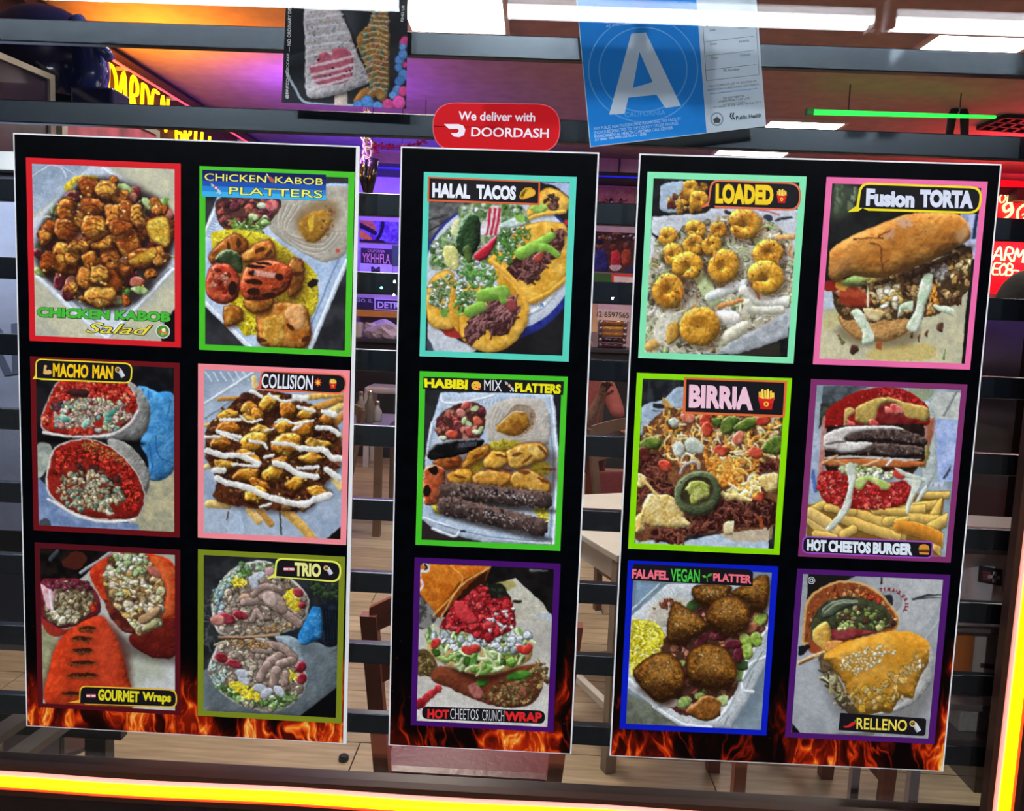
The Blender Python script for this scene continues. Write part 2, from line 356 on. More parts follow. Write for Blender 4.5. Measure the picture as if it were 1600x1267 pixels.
def pic_salad(c):
    c.fill([(0, 0), (1100, 0), (1100, 1300), (0, 1300)], 'b4b4a0', 'c8c4a4', s2=150, sm=False, tx=.05)
    c.fill([(0, 0), (420, 60), (440, 130), (0, 480)], '90a2b8', 'a8b6c8', s2=120, sm=False, jit=0)
    c.line([(70, 180), (190, 110), (260, 130), (280, 180)], 4, 'c8d4e0'); c.line([(250, 110), (420, 220)], 4, 'b8c8d8')
    c.fill([(430, 110), (520, 115), (930, 380), (930, 740), (560, 1130), (470, 1140), (100, 770), (80, 440)], 'b0bccc', 'd0d8e2', sm=False, jit=2, s2=90)
    c.line([(500, 130), (925, 400)], 9, 'dce4ee'); c.line([(110, 780), (480, 1120), (560, 1120)], 12, 'dfe6f0'); c.line([(130, 740), (470, 1050)], 6, '8c9aae')
    c.line([(925, 735), (560, 1120)], 12, 'dfe6f0'); c.line([(900, 730), (640, 980)], 5, '8090a8')
    c.shade([(120, 500), (300, 260), (520, 180), (760, 260), (920, 400), (920, 640), (700, 940), (400, 960), (120, 740)], '201410', .9, 30)
    area = [(100, 480), (290, 270), (520, 190), (740, 260), (920, 410), (910, 640), (690, 930), (380, 940), (130, 740)]
    c.lumps(area, 60, 18, 40, ['4a6a28', '5c7c30', '38501e', '7c8c50', 'a8b488', '6a2030', '48141e'], k=.5)
    c.strands(area, 50, 60, 6, ['6a8a3c', '8aa860', 'b0bc90', '3c5420'])
    for x, y, r in [(330, 300, 55), (380, 400, 60), (690, 290, 60), (880, 410, 55), (250, 800, 60), (310, 860, 70), (650, 790, 70), (470, 560, 55), (120, 640, 40)]:
        c.fill(c.ell(x, y, r, r*.7, x), '4c1620', '74242c', k=.6, r=30, sp=.4)
    for x, y, r in [(350, 570, 60), (310, 810, 42), (640, 690, 50), (710, 810, 45), (890, 400, 45), (680, 300, 40), (870, 660, 40)]:
        c.fill(c.ell(x, y, r, r*.75, x), 'b05c48', 'c87c64', k=.5, r=25, sp=.3)
    for x, y in [(630, 270), (770, 340), (600, 920), (730, 860), (130, 750), (860, 340), (640, 250)]:
        c.fill(c.ell(x, y, 45, 26, x*3), '7c9c4c', 'b4c888', k=.4, r=20)
    c.line([(290, 240), (350, 190), (460, 185)], 24, 'd8b830', k=.3, w1=12); c.line([(860, 380), (885, 310)], 14, '6c9c38')
    ch = [(600, 300, 60, 45), (330, 460, 60, 45), (760, 480, 50, 60), (560, 560, 60, 45), (300, 720, 55, 45), (620, 730, 55, 50), (700, 560, 45, 60), (420, 560, 55, 40), (420, 230, 75, 62), (520, 260, 70, 60), (280, 370, 60, 68), (430, 350, 70, 55), (450, 470, 80, 72), (570, 410, 60, 75), (650, 400, 55, 95), (710, 410, 48, 80), (170, 510, 45, 80),
          (270, 490, 75, 60), (250, 650, 62, 92), (320, 660, 45, 60), (170, 690, 50, 70), (350, 590, 70, 40), (660, 570, 72, 85), (545, 660, 55, 85), (430, 670, 45, 65), (400, 780, 60, 70),
          (550, 800, 70, 55), (490, 890, 105, 55), (850, 500, 70, 92), (740, 660, 88, 58), (500, 580, 60, 30), (840, 650, 45, 60), (600, 480, 70, 50), (480, 760, 60, 60)]
    c.lumps(area, 70, 26, 44, GRILL+['8a3c10', 'b06020'], k=.7, el=.7, sp=.4)
    for i, (x, y, a, b) in enumerate(ch):
        P = c.ell(x, y, a, b, (i*.7) % .8-.4, 8)*1.0; P = P+c.R.randn(*P.shape)*7
        c.shade(c.ell(x+10, y+16, a+12, b+12), '200a04', .6, 18)
        c.fill(P, GRILL[i % 6], ['dca038', 'd89030', '8a3c10'][i % 3], k=.5, r=min(a, b)*.8, tx=.22, ts=14, jit=7, js=20, s2=35, rim=('6a2c0c', 12), sp=.35)
        for j in range(3):
            yy = y-b*.5+j*b*.45
            if c.R.rand() < .6: c.line([(x-a*.5, yy), (x, yy-10), (x+a*.5, yy+8)], 5, '5a2408', a=.7)
    c.fill([(770, 440), (890, 420), (905, 560), (870, 595), (780, 540)], 'd0a028', 'e0bc48', k=.35, r=30, rim=('7a4010', 16)); c.fill([(655, 680), (810, 598), (825, 660), (720, 710)], 'c89024', 'd8b040', k=.35, r=30, rim=('7a4010', 12))
    c.lumps(area, 110, 5, 13, ['e0a848', '7c3410', '5a1c10', 'c87820', 'f0c878'], k=.4, jit=2)
    c.fill([(860, 1080), (960, 960), (960, 1200), (860, 1170)], '100808', jit=0)

def tray_marks(c, pts, w=5, col1='e8eef6'):
    for p in pts: c.line(p, w, col1, jit=.5)
def pic_platter(c):
    c.fill([(0, 0), (1100, 0), (1100, 1300), (0, 1300)], '202024', '343438', sm=False, s2=120)
    c.fill([(180, 230), (960, 170), (960, 650), (730, 1170), (360, 1170), (90, 900), (90, 480)], 'a4bcdc', 'c0d0e8', sm=False, s2=100, k=.2, r=30)
    c.line([(200, 250), (95, 490)], 12, 'd4e0f2'); c.line([(950, 640), (730, 1165)], 14, 'd4e0f0'); c.line([(900, 620), (690, 1130)], 5, '7890b4'); c.line([(100, 900), (370, 1165)], 14, 'dce6f2')
    for i in range(14): c.line([(190-i*6, 300+i*15), (210-i*6, 306+i*15)], 3, '8098b8')
    # hummus
    c.fill([(500, 330), (560, 270), (955, 200), (955, 560), (860, 640), (770, 640), (500, 470)], 'a8a090', 'bcb4a4', k=.15, r=40, tx=.06, s2=60)
    for r in range(7):
        c.line([(560+r*18, 300+r*3), (540+r*8, 430+r*5), (640+r*10, 560-r*8), (800, 600-r*14), (920-r*14, 480)], 6, ['c8c0b2', '948c7c'][r % 2], a=.7)
    c.shade([(640, 380), (760, 290), (890, 300), (880, 430), (760, 540), (670, 500)], '8a6a40', .8, 30)
    c.fill([(660, 420), (740, 350), (840, 350), (850, 440), (770, 530), (690, 510)], '9a6a1c', 'b88830', k=.3, r=40, s2=50, jit=6); c.fill([(715, 400), (750, 380), (745, 450), (722, 465)], 'd8b030', jit=4)
    c.lumps([(820, 300), (900, 330), (860, 480), (780, 540)], 40, 3, 8, ['9c4c20', '7c3c18', 'b06030'], k=.2); c.fill(c.ell(893, 580, 14, 11), 'c04030')
    # salad
    c.fill([(190, 260), (540, 270), (500, 400), (420, 460), (270, 470), (180, 410)], '3c2420', '5c3428', s2=30)
    c.lumps([(200, 270), (530, 280), (480, 400), (300, 450), (190, 400)], 55, 15, 34, ['5a2028', '7a3030', '3a1418', '8a4a30', '6c2838', 'a84c40'], sp=.35)
    for x, y in [(390, 380), (460, 400), (430, 430), (300, 440), (340, 450), (440, 310)]: c.fill(c.ell(x, y, 32, 20, x), 'a8c488', 'd8e4c8', k=.4, r=15)
    c.strands([(260, 400), (480, 400), (430, 470), (260, 470)], 25, 60, 6, ['5c8430', '7ca048', '3c5c20']); c.fill(c.ell(500, 310, 40, 36), 'b84848', 'd87878', k=.4, r=20)
    # rice
    rice = [(190, 460), (440, 480), (620, 600), (760, 720), (770, 900), (700, 1000), (400, 1080), (300, 1040), (140, 560)]
    c.fill(rice, 'c8b418', 'e0cc28', k=.2, tx=.2, ts=7)
    c.strands(rice, 420, 26, 5, ['e4d034', 'f0e058', 'c4a810', 'd8c020', 'a88c08'], k=.5)
    c.shade([(330, 560), (640, 620), (700, 900), (400, 900), (200, 700)], '402008', .5, 60)
    for P, a, b in [([(130, 590), (260, 480), (350, 520), (340, 600), (210, 640), (130, 660)], 'a85c1c', '7c3c10'), ([(320, 600), (480, 510), (520, 620), (440, 650), (330, 650)], 'b8641c', 'd08c38'),
                    ([(600, 640), (690, 650), (680, 800), (600, 860)], '7c4414', 'a86828'), ([(210, 920), (310, 920), (320, 1000), (220, 1040)], '8c4c14', 'b47828'),
                    ([(420, 930), (560, 890), (700, 920), (735, 1060), (700, 1160), (540, 1170), (420, 1130)], 'a85c18', 'c88434'), ([(330, 880), (500, 860), (480, 940), (380, 960)], '8a4a14', 'b87c28')]:
        c.shade(np.array(P)+[8, 14], '281004', .6, 20); c.fill(P, a, b, k=.5, r=50, tx=.25, ts=16, jit=7, s2=40, sp=.4, rim=('5a260a', 16))
    c.fill([(580, 940), (670, 900), (700, 1000), (660, 1060), (600, 1010)], 'd89450', 'e4a868', k=.3, r=30); c.fill([(450, 990), (560, 980), (560, 1130), (460, 1130)], 'c08828', 'd8a848', tx=.3, ts=9, k=.2)
    for x, y in [(610, 1040), (240, 560), (300, 540), (430, 580), (480, 600), (650, 720), (740, 780), (440, 1120), (700, 1110)]: c.fill(c.ell(x, y, 30, 14, x), '38180a', jit=7, a=.85)
    c.fill([(160, 640), (210, 580), (290, 590), (325, 660), (310, 720), (240, 680)], '2c3a20', '40502c', k=.6, r=40, sp=.5)
    c.fill([(105, 730), (150, 660), (250, 670), (310, 760), (290, 870), (200, 905), (110, 850)], 'a83018', 'c85030', k=.55, r=60, tx=.25, ts=18, sp=.5, rim=('5a140a', 14))
    c.lumps([(130, 700), (240, 700), (250, 840), (140, 850)], 30, 8, 20, ['d87850', '7c1c0c', 'e09878'], k=.3); c.fill(c.ell(265, 810, 26, 44), '241008', jit=8)
    c.fill([(310, 760), (350, 670), (480, 635), (600, 670), (625, 740), (580, 830), (460, 880), (350, 880), (310, 830)], 'a83c18', 'c85428', k=.6, r=80, tx=.15, sp=.4, rim=('6a1c0a', 14))
    for x, y, a, b, t in [(400, 680, 60, 12, .1), (450, 660, 50, 8, .1), (390, 770, 55, 18, .1), (390, 830, 40, 24, .1), (540, 740, 26, 22, 0), (380, 715, 24, 16, 0), (480, 850, 40, 14, -.2)]: c.fill(c.ell(x, y, a, b, t), '2c1008', jit=5)
    for i in range(14): c.line([(400+i*9, 700+i*1.5), (394+i*9, 726+i*1.5)], 2.5, 'e8dce4', a=.85)
    c.fill(c.ell(745, 778, 34, 24, -.4), '1c1210', jit=5)

def burrito_cut(c, P, wrapcol, fillcols, n, s0, s1, seed_rim='d8d4cc', base='4a2018', rimw=14):
    c.fill(P, base, k=.15, r=60, jit=6, rim=(seed_rim, rimw), tx=.2)
    q = np.array(P, float); ctr = q.mean(0); inner = ctr+(q-ctr)*.9
    c.lumps(inner, n, s0, s1, fillcols, k=.5, jit=5, sp=.25, tx=.25)
def pic_macho(c):
    c.fill([(0, 0), (1200, 0), (1200, 1300), (0, 1300)], '0c0c10', '1c1c20', sm=False, s2=90)
    c.fill([(700, 900), (1010, 760), (1010, 1200), (700, 1200)], 'a09c80', 'b8ae88', sm=False, s2=60)
    c.fill([(100, 820), (300, 1000), (480, 1110), (760, 1130), (780, 1190), (100, 1150)], '6880a8', '8498bc', s2=70, sm=False)
    c.fill([(95, 620), (170, 600), (200, 660), (170, 760), (100, 830)], '8c948c', 'a8b0a0')
    c.fill([(760, 230), (880, 260), (1010, 310), (1010, 760), (850, 850), (830, 700), (780, 600), (820, 480)], '3888c4', '58a4d8', k=.3, r=80, jit=2, tx=.06, grad='2c6ca4')
    for p in [[(790, 240), (800, 320)], [(830, 250), (835, 310)], [(840, 600), (860, 760)], [(880, 560), (900, 680), (990, 730)], [(860, 740), (840, 840)], [(980, 310), (960, 420)]]: c.line(p, 5, '1c4c80', a=.6)
    # upper wrap body
    c.fill([(240, 190), (560, 180), (720, 200), (830, 320), (845, 440), (790, 560), (660, 585), (400, 570)], '7c7c78', '949490', k=.35, r=90, tx=.08)
    U = [(250, 190), (480, 178), (680, 200), (755, 300), (765, 390), (700, 480), (560, 540), (360, 560), (160, 530), (125, 450), (170, 310)]
    c.fill(U, 'c4bcb4', k=.1); c.fill(np.array(U)*.97+[14, 10], '9c1c14', 'b82c1c', k=.2, r=50, tx=.25, jit=6)
    c.lumps([(240, 200), (680, 200), (750, 300), (740, 380), (560, 300), (330, 280), (190, 400), (150, 500), (140, 440)], 300, 9, 22, ['c81c14', 'd83020', 'a81410', 'e04830', 'b8241c', '8c100c', 'e87858'], jit=4, sp=.2)
    c.fill([(290, 260), (360, 240), (430, 260), (420, 295), (340, 300)], '3c1c1c', k=.4, jit=7)
    c.lumps([(180, 350), (420, 300), (660, 330), (720, 420), (640, 510), (480, 530), (220, 480)], 260, 12, 26, ['b8b0a0', 'd0ccc0', '9c8c74', '88a080', '6c948c', 'c8a49c', 'a87468', '5c3c34', 'c8c88c'], sp=.2)
    c.lumps([(300, 520), (480, 500), (470, 545), (300, 550)], 18, 12, 22, ['c82c1c', 'd84830'], jit=4); c.lumps([(190, 340), (260, 320), (240, 400)], 10, 12, 22, ['5c3438', '7c5058'])
    for x, y in [(560, 430), (280, 440), (420, 470), (590, 400)]: c.fill(c.ell(x, y, 36, 22, x), '48907c', 'a8ccb8', k=.4, r=18)
    c.line([(140, 530), (330, 560), (560, 550), (700, 480), (760, 390)], 9, 'dcd8d2', k=.2)
    c.shade([(160, 560), (760, 590), (760, 620), (500, 600), (160, 600)], '060404', .9, 14)
    # lower wrap
    c.fill([(560, 590), (700, 610), (800, 720), (845, 830), (800, 960), (700, 900)], '84827c', 'a09e98', k=.35, r=80, tx=.08)
    L = [(200, 650), (330, 580), (480, 580), (620, 650), (730, 760), (810, 920), (800, 1040), (730, 1110), (560, 1110), (380, 1080), (200, 970), (155, 860)]
    c.fill(L, 'ccc4ba', k=.15); c.fill(np.array(L)*.965+[18, 28], '781810', '942018', k=.2, r=50, tx=.25, jit=6)
    c.lumps([(250, 650), (400, 600), (520, 610), (700, 740), (780, 920), (760, 1040), (660, 1060), (640, 820), (420, 700), (220, 800), (190, 860)], 320, 9, 22, ['b81c14', 'c82c1c', '9c140e', 'd84028', '8c1810', '601008'], jit=4, sp=.2)
    c.lumps([(380, 590), (500, 600), (640, 690), (690, 760), (560, 700), (400, 640)], 45, 9, 16, ['b86c34', 'c8843c', 'a04c24'], jit=3)
    c.lumps([(270, 750), (430, 740), (640, 840), (690, 950), (600, 1000), (300, 820)], 60, 12, 26, ['4a2420', '3a1a18', '6c3a30'], jit=5)
    c.lumps([(210, 890), (300, 800), (460, 790), (620, 870), (670, 980), (580, 1070), (300, 1020)], 240, 10, 24, ['c4b490', 'd8ccb0', '9c9c7c', '7c8c74', 'a89068', '8c5c3c', '5c7c68'], jit=5, sp=.2)
    c.line([(170, 970), (380, 1085), (560, 1118), (740, 1108)], 9, 'e0dcd4', k=.2)
    c.fill(c.ell(150, 1140, 40, 45), '404850', jit=3)

def pic_collision(c):
    c.fill([(0, 0), (1200, 0), (1200, 1300), (0, 1300)], '90a2b8', 'aab8ca', sm=False, s2=110, tx=.05)
    for i in range(6): c.line([(110+i*50, 90), (150+i*50, 150)], 5, 'c8d4e0')
    c.line([(100, 300), (420, 100)], 10, 'c4d0dc'); c.line([(110, 390), (300, 260)], 8, '8898ac')
    c.fill([(910, 1190), (1010, 1100), (1010, 1200)], '100c0c', sm=False); c.fill([(250, 1120), (330, 1000), (360, 1150), (280, 1170)], 'b4c8dc', a=.7)
    fr = ['d8a850', 'e4bc6c', 'c89040', 'e8c880', 'b87c30']
    for p, w in [([(760, 260), (1020, 235)], 20), ([(840, 330), (1010, 270)], 24), ([(900, 380), (1015, 310)], 26), ([(950, 440), (1020, 370)], 24), ([(200, 270), (330, 260)], 14), ([(130, 960), (260, 970)], 26), ([(600, 980), (720, 1080), (820, 1190)], 30),
                 ([(400, 1000), (460, 1070)], 26), ([(470, 1000), (540, 1090)], 22), ([(920, 740), (1010, 850)], 28), ([(100, 720), (190, 690)], 18), ([(430, 130), (440, 190)], 18), ([(960, 480), (1010, 520)], 20), ([(110, 440), (180, 430)], 10)]: c.line(p, w, fr[int(w) % 5], k=.4, tx=.12)
    pile = [(380, 220), (560, 220), (760, 270), (960, 430), (1010, 560), (1000, 690), (900, 830), (760, 1000), (380, 980), (170, 930), (190, 780), (110, 650), (130, 450), (290, 290)]
    c.shade(np.array(pile)+[10, 20], '201008', .5, 25)
    c.fill(pile, '3c1c10', '5c2c14', s2=40, tx=.3, jit=12, js=30)
    c.lumps(pile, 130, 14, 34, ['4c2010', '3a180c', '5c3018', '2c100a', '6a3a1c', '7c5428'], k=.55, sp=.4)
    c.strands(pile, 120, 44, 6, ['5a2814', '3c180c', '7c4420', '2a0e08'], spec=.2)
    for i, (x, y, a, b) in enumerate([(530, 290, 75, 55), (400, 330, 60, 50), (450, 380, 45, 60), (390, 400, 60, 35), (650, 340, 60, 60), (780, 360, 70, 40), (260, 370, 70, 32), (260, 460, 80, 42), (480, 480, 75, 45), (630, 450, 60, 55),
                       (760, 460, 75, 60), (430, 550, 95, 70), (650, 570, 100, 80), (210, 560, 70, 45), (400, 650, 80, 45), (560, 750, 85, 55), (380, 760, 90, 45), (800, 660, 90, 42), (850, 560, 90, 35), (470, 830, 80, 40), (700, 820, 80, 40), (440, 900, 80, 60),
                       (910, 400, 50, 40), (240, 700, 80, 36), (860, 880, 80, 36), (600, 680, 60, 35)]):
        P = c.ell(x, y, a, b, (i % 5)*.2-.4, 9); P = P+c.R.randn(*P.shape)*6
        c.shade(c.ell(x+8, y+14, a+8, b+8), '1c0a04', .55, 16)
        c.fill(P, ['c87c18', 'd08c20', 'b86814', '8a6420', 'c07018'][i % 5], ['e0a430', 'a85810', 'd89828'][i % 3], k=.6, r=b, tx=.2, ts=14, jit=6, sp=.5, s2=30, rim=('6a300a', 10))
        c.line([(x-a*.5, y), (x, y-b*.4), (x+a*.5, y-4)], 4, 'f0c860', a=.6)
    c.lumps(pile, 90, 4, 10, ['e8b850', '2c1008', 'f0d080', '7c3c10'], k=.3, jit=1)
    for p, w in [([(410, 215), (480, 250)], 14), ([(530, 235), (620, 280), (700, 275)], 12), ([(700, 260), (770, 260)], 26), ([(720, 320), (830, 345)], 14), ([(210, 405), (340, 405)], 14), ([(340, 380), (400, 420), (480, 400)], 8), ([(190, 480), (340, 520)], 15), ([(110, 520), (200, 515)], 12), ([(215, 500), (330, 545)], 9),
                 ([(120, 605), (230, 640), (330, 640), (460, 690)], 22), ([(290, 700), (460, 710)], 13), ([(570, 420), (620, 400), (700, 430), (820, 410)], 10), ([(690, 470), (740, 440)], 10), ([(400, 545), (490, 560), (515, 590)], 12), ([(555, 555), (680, 570), (740, 600)], 16), ([(750, 590), (830, 600), (885, 600)], 22),
                 ([(905, 610), (940, 650), (1010, 660)], 24), ([(500, 650), (560, 640)], 12), ([(570, 690), (640, 710), (720, 760), (840, 780)], 24), ([(720, 725), (855, 715)], 14), ([(850, 455), (930, 460), (990, 500)], 20), ([(170, 735), (230, 740)], 24), ([(190, 790), (260, 820), (380, 850), (520, 910)], 24), ([(550, 920), (660, 950), (770, 960), (830, 930), (930, 900)], 26),
                 ([(500, 480), (560, 460)], 8), ([(890, 350), (960, 370)], 22), ([(910, 730), (990, 790)], 24), ([(340, 630), (430, 625)], 8), ([(470, 980), (540, 960)], 10)]:
        c.line(p, w*.86, 'd8d6ce', 'ece8e0', k=.25, jit=6, tx=.05)
    c.line([(600, 1020), (610, 1160)], 5, '241c1c'); c.line([(260, 1010), (250, 1070)], 4, '3c2420')

def pic_gourmet(c):
    c.fill([(0, 0), (1100, 0), (1100, 1300), (0, 1300)], 'b0aea2', 'a0a088', sm=False, s2=160, tx=.04, grad='d0d4d8')
    c.fill([(100, 50), (560, 70), (330, 260), (100, 270)], '0a0808', '1c1412', sm=False); c.fill([(240, 130), (330, 80), (390, 130), (330, 190), (250, 170)], '481c14', jit=6); c.line([(350, 210), (530, 90)], 9, '9ca0a4')
    c.line([(170, 130), (210, 80)], 12, '384048')
    c.fill([(110, 540), (200, 520), (190, 990), (120, 990)], '8c8c68', 'a0a078', sm=False)
    c.shade([(560, 560), (700, 640), (920, 700), (920, 760), (700, 720), (620, 700)], '40342c', .7, 40)
    # right wrap
    c.fill([(410, 190), (520, 110), (620, 80), (780, 95), (920, 180), (925, 480), (860, 560), (700, 590), (560, 480), (440, 300)], 'b02814', 'c83c18', k=.3, r=60, jit=3)
    c.fill([(640, 590), (920, 470), (925, 690), (850, 725), (740, 700)], '5c1410', '6c1c14', k=.3, r=70)
    c.fill([(760, 100), (920, 200), (925, 440), (840, 460), (830, 260)], 'c04018', 'd05824', k=.3, r=40); c.line([(850, 180), (880, 300), (870, 420)], 12, 'd86838', a=.6)
    R = [(490, 250), (540, 140), (620, 90), (700, 90), (770, 160), (830, 270), (850, 440), (800, 540), (700, 580), (620, 500), (520, 380)]
    c.fill(R, '5c3c24', tx=.3, jit=6); c.lumps(R, 190, 14, 40, ['c8b89c', 'b0986c', 'd4c8ac', '9c7c4c', 'a8a07c', '7c5c34', 'bcc494', 'c8a858', '5c3c20'], sp=.3, jit=6)
    c.lumps([(560, 100), (740, 100), (760, 220), (540, 220)], 30, 14, 32, ['c4d0a4', 'e0e0d0', '9cb074', 'd8d0c0']); c.fill([(700, 480), (820, 410), (830, 450), (730, 520)], 'a07c54', 'b8966c', k=.5, r=25); c.fill([(720, 540), (800, 490), (815, 520), (740, 560)], 'a8a470', 'c8c498', k=.4, r=20)
    c.fill([(490, 370), (560, 420), (680, 560), (600, 560), (520, 460)], '4c1814', '7c3020', k=.5, r=24, jit=6); c.fill([(750, 160), (820, 190), (830, 240), (770, 220)], 'b06050', k=.3, r=20)
    # left wrap
    c.fill([(110, 270), (200, 245), (340, 250), (440, 320), (470, 440), (380, 500), (230, 545), (120, 490)], '5c1420', '7c2434', k=.3, r=40)
    Lw = [(150, 310), (260, 270), (400, 300), (430, 400), (380, 480), (230, 520), (140, 470)]
    c.fill(Lw, '4c3c28', tx=.3, jit=5); c.lumps(Lw, 170, 10, 26, ['8c7c58', 'a89470', '6c5838', 'b0a484', '5c4428', '7c7054'], sp=.2); c.lumps([(160, 430), (300, 430), (330, 500), (190, 510)], 20, 14, 30, ['c0b494', 'a89c74', 'd0c8b0'])
    c.fill([(110, 280), (150, 300), (200, 310), (185, 410), (150, 420)], 'c88c94', 'e0b8bc', k=.3, r=20); c.line([(165, 320), (180, 430)], 8, 'e4d8d8'); c.lumps([(140, 260), (400, 270), (420, 310), (300, 300), (160, 310)], 30, 10, 22, ['4c1420', '6c2434', '7c3444'], sp=.4); c.lumps([(410, 390), (450, 400), (420, 450)], 6, 10, 22, ['c83c1c', 'b82c14'])
    c.fill([(110, 480), (250, 550), (400, 500), (440, 480), (230, 590), (150, 565)], '9c2c20', jit=2)
    # front wrap
    c.shade([(160, 1000), (170, 750), (250, 570), (480, 470), (640, 700), (660, 950), (700, 1000)], '3c0c06', .7, 30)
    c.fill([(165, 1020), (170, 760), (220, 620), (330, 520), (470, 470), (530, 540), (600, 690), (640, 860), (660, 1020)], 'b43014', 'c83c18', k=.35, r=110, tx=.1, ts=14, jit=2)
    c.shade([(360, 560), (520, 520), (590, 760), (480, 900), (400, 700)], 'd85030', .35, 60)
    for x, y, w in [(390, 550, 60), (360, 608, 70), (365, 680, 70), (365, 755, 95), (360, 830, 105), (300, 935, 70)]:
        c.shade(c.ell(x, y, w, 22), '7c3418', .8, 12); c.fill(c.ell(x, y-6, w*.85, 11), '2c1008', jit=9, a=.9); c.lumps(c.ell(x, y+8, w*.8, 16), 14, 4, 8, ['8c5c34', '5c2c14'], k=.2)

def pic_trio(c):
    c.fill([(0, 0), (1100, 0), (1100, 1300), (0, 1300)], '1c1e22', '2c2e30', sm=False, s2=80)
    c.fill([(90, 780), (300, 700), (700, 600), (925, 620), (925, 890), (690, 1060), (90, 1040)], '5c666c', '707a80', sm=False, s2=120, tx=.05, k=.2, r=80); c.fill([(690, 1060), (925, 880), (925, 1090)], '08080a', sm=False)
    c.lumps([(760, 240), (930, 240), (920, 330), (780, 350)], 40, 10, 26, ['34482c', '44583c', '283820'], jit=5); c.strands([(95, 300), (160, 300), (150, 760), (95, 760)], 24, 60, 4, ['3c4040', '4c5050'])
    c.fill([(790, 400), (930, 340), (930, 610), (800, 600)], '141820', '202838', k=.3, r=40)
    for i in range(5): c.line([(840+i*18, 400), (850+i*18, 590)], 6, '0c1018')
    c.fill([(680, 560), (740, 430), (780, 380), (820, 410), (825, 560), (780, 600), (700, 625)], '2070b0', '3c90cc', k=.4, r=40, jit=1)
    c.fill([(540, 570), (660, 580), (700, 650), (725, 790), (680, 800), (560, 620)], '7c9098', '98a8b0', k=.3, r=50)
    cols = ['a08c78', '8a7464', 'b4a08c', '9c9080', '70604c', 'b8ac94', '84705c', 'c0b49c']
    U = [(250, 170), (380, 110), (500, 110), (620, 200), (720, 290), (745, 390), (690, 500), (560, 555), (360, 570), (200, 560), (150, 460), (150, 320)]
    L = [(200, 610), (350, 585), (500, 590), (640, 680), (720, 780), (730, 860), (680, 960), (560, 1030), (380, 1020), (210, 930), (125, 800), (140, 700)]
    for P in (U, L):
        c.fill(P, 'c4c4bc', k=.25, r=40); q = np.array(P, float); ctr = q.mean(0); I = ctr+(q-ctr)*.95
        c.fill(I, '6c5c50', '88786c', k=.1, tx=.3, jit=5, s2=30); c.lumps(I, 260, 12, 30, cols, sp=.2, jit=6)
    # greens and rice on the rims
    c.lumps([(200, 220), (330, 130), (520, 110), (530, 150), (380, 180), (230, 270), (160, 420), (150, 330)], 60, 10, 24, ['8cb074', '6c9858', 'b8d0a8', '48702c', 'c8dcc8', '98b8b8'])
    c.lumps([(160, 880), (330, 980), (560, 1020), (670, 950), (640, 900), (400, 980), (220, 880)], 60, 10, 24, ['7ca458', '5c8840', 'a8c884', '3c6424', 'c8d8b8'])
    c.lumps([(130, 740), (200, 700), (240, 850), (170, 880)], 25, 10, 22, ['a8c0b8', 'c4d4d0', '8caca0'])
    c.lumps([(150, 280), (200, 260), (220, 460), (170, 420)], 22, 10, 20, ['98b4c0', 'b4ccd0', '7ca0a8'])
    for x, y in [(310, 235), (630, 310), (640, 380), (650, 340), (370, 920), (390, 940), (640, 820), (280, 880), (330, 890)]: c.strands(c.ell(x, y, 45, 30), 16, 24, 6, ['e0c820', 'd0b010', 'ecd848'])
    for x, y, a, b in [(680, 300, 34, 30), (230, 460, 60, 34), (320, 440, 50, 26), (695, 760, 30, 36), (700, 830, 30, 34), (280, 740, 50, 26), (200, 700, 44, 28), (700, 380, 24, 20)]: c.fill(c.ell(x, y, a, b, .3), '7c1824', 'a03040', k=.5, r=20, sp=.3)
    c.fill(c.ell(180, 470, 45, 34), 'b4685c', 'c88478', k=.4, r=20); c.fill(c.ell(500, 170, 32, 28), 'c0949c', k=.3, r=20); c.fill(c.ell(350, 330, 40, 22), 'c49c7c', k=.4, r=15)
    for p, w in [([(340, 360), (450, 350), (560, 400), (680, 490)], 24), ([(460, 320), (500, 290), (550, 340), (580, 400)], 30), ([(400, 310), (470, 260), (560, 280)], 20), ([(390, 470), (420, 410), (450, 460)], 16), ([(440, 830), (490, 740), (560, 690)], 26), ([(490, 620), (580, 640), (650, 700)], 24), ([(560, 740), (640, 720)], 26), ([(520, 860), (540, 780)], 28), ([(400, 650), (500, 660)], 20), ([(600, 800), (590, 860)], 22)]:
        c.line(p, w+5, '3c2c24', a=.7); c.line(p, w, '8c7468', 'a48c80', k=.4, tx=.25, spec=.15)
    c.fill([(455, 310), (520, 290), (550, 360), (520, 390), (470, 360)], 'b0988c', 'c8b0a4', k=.3, r=24)
    for x, y in [(340, 840), (440, 890), (480, 920), (330, 800), (430, 200), (400, 240), (560, 910)]: c.fill(c.ell(x, y, 44, 26, x), 'b4bccc', 'd4dce8', k=.3, r=18, a=.85)
    c.lumps([(230, 590), (440, 590), (500, 640), (300, 640)], 40, 8, 16, ['a8804c', 'b8925c', '8c6434', 'c8a878'], jit=3); c.lumps([(300, 550), (560, 540), (640, 500), (500, 500)], 40, 8, 16, ['b08c60', 'c4a478', '94744c'], jit=3)
    c.line([(190, 575), (380, 575), (560, 560)], 7, 'b88860'); c.line([(220, 585), (400, 583)], 4, '301810'); c.line([(160, 625), (230, 600)], 6, 'c8b888')
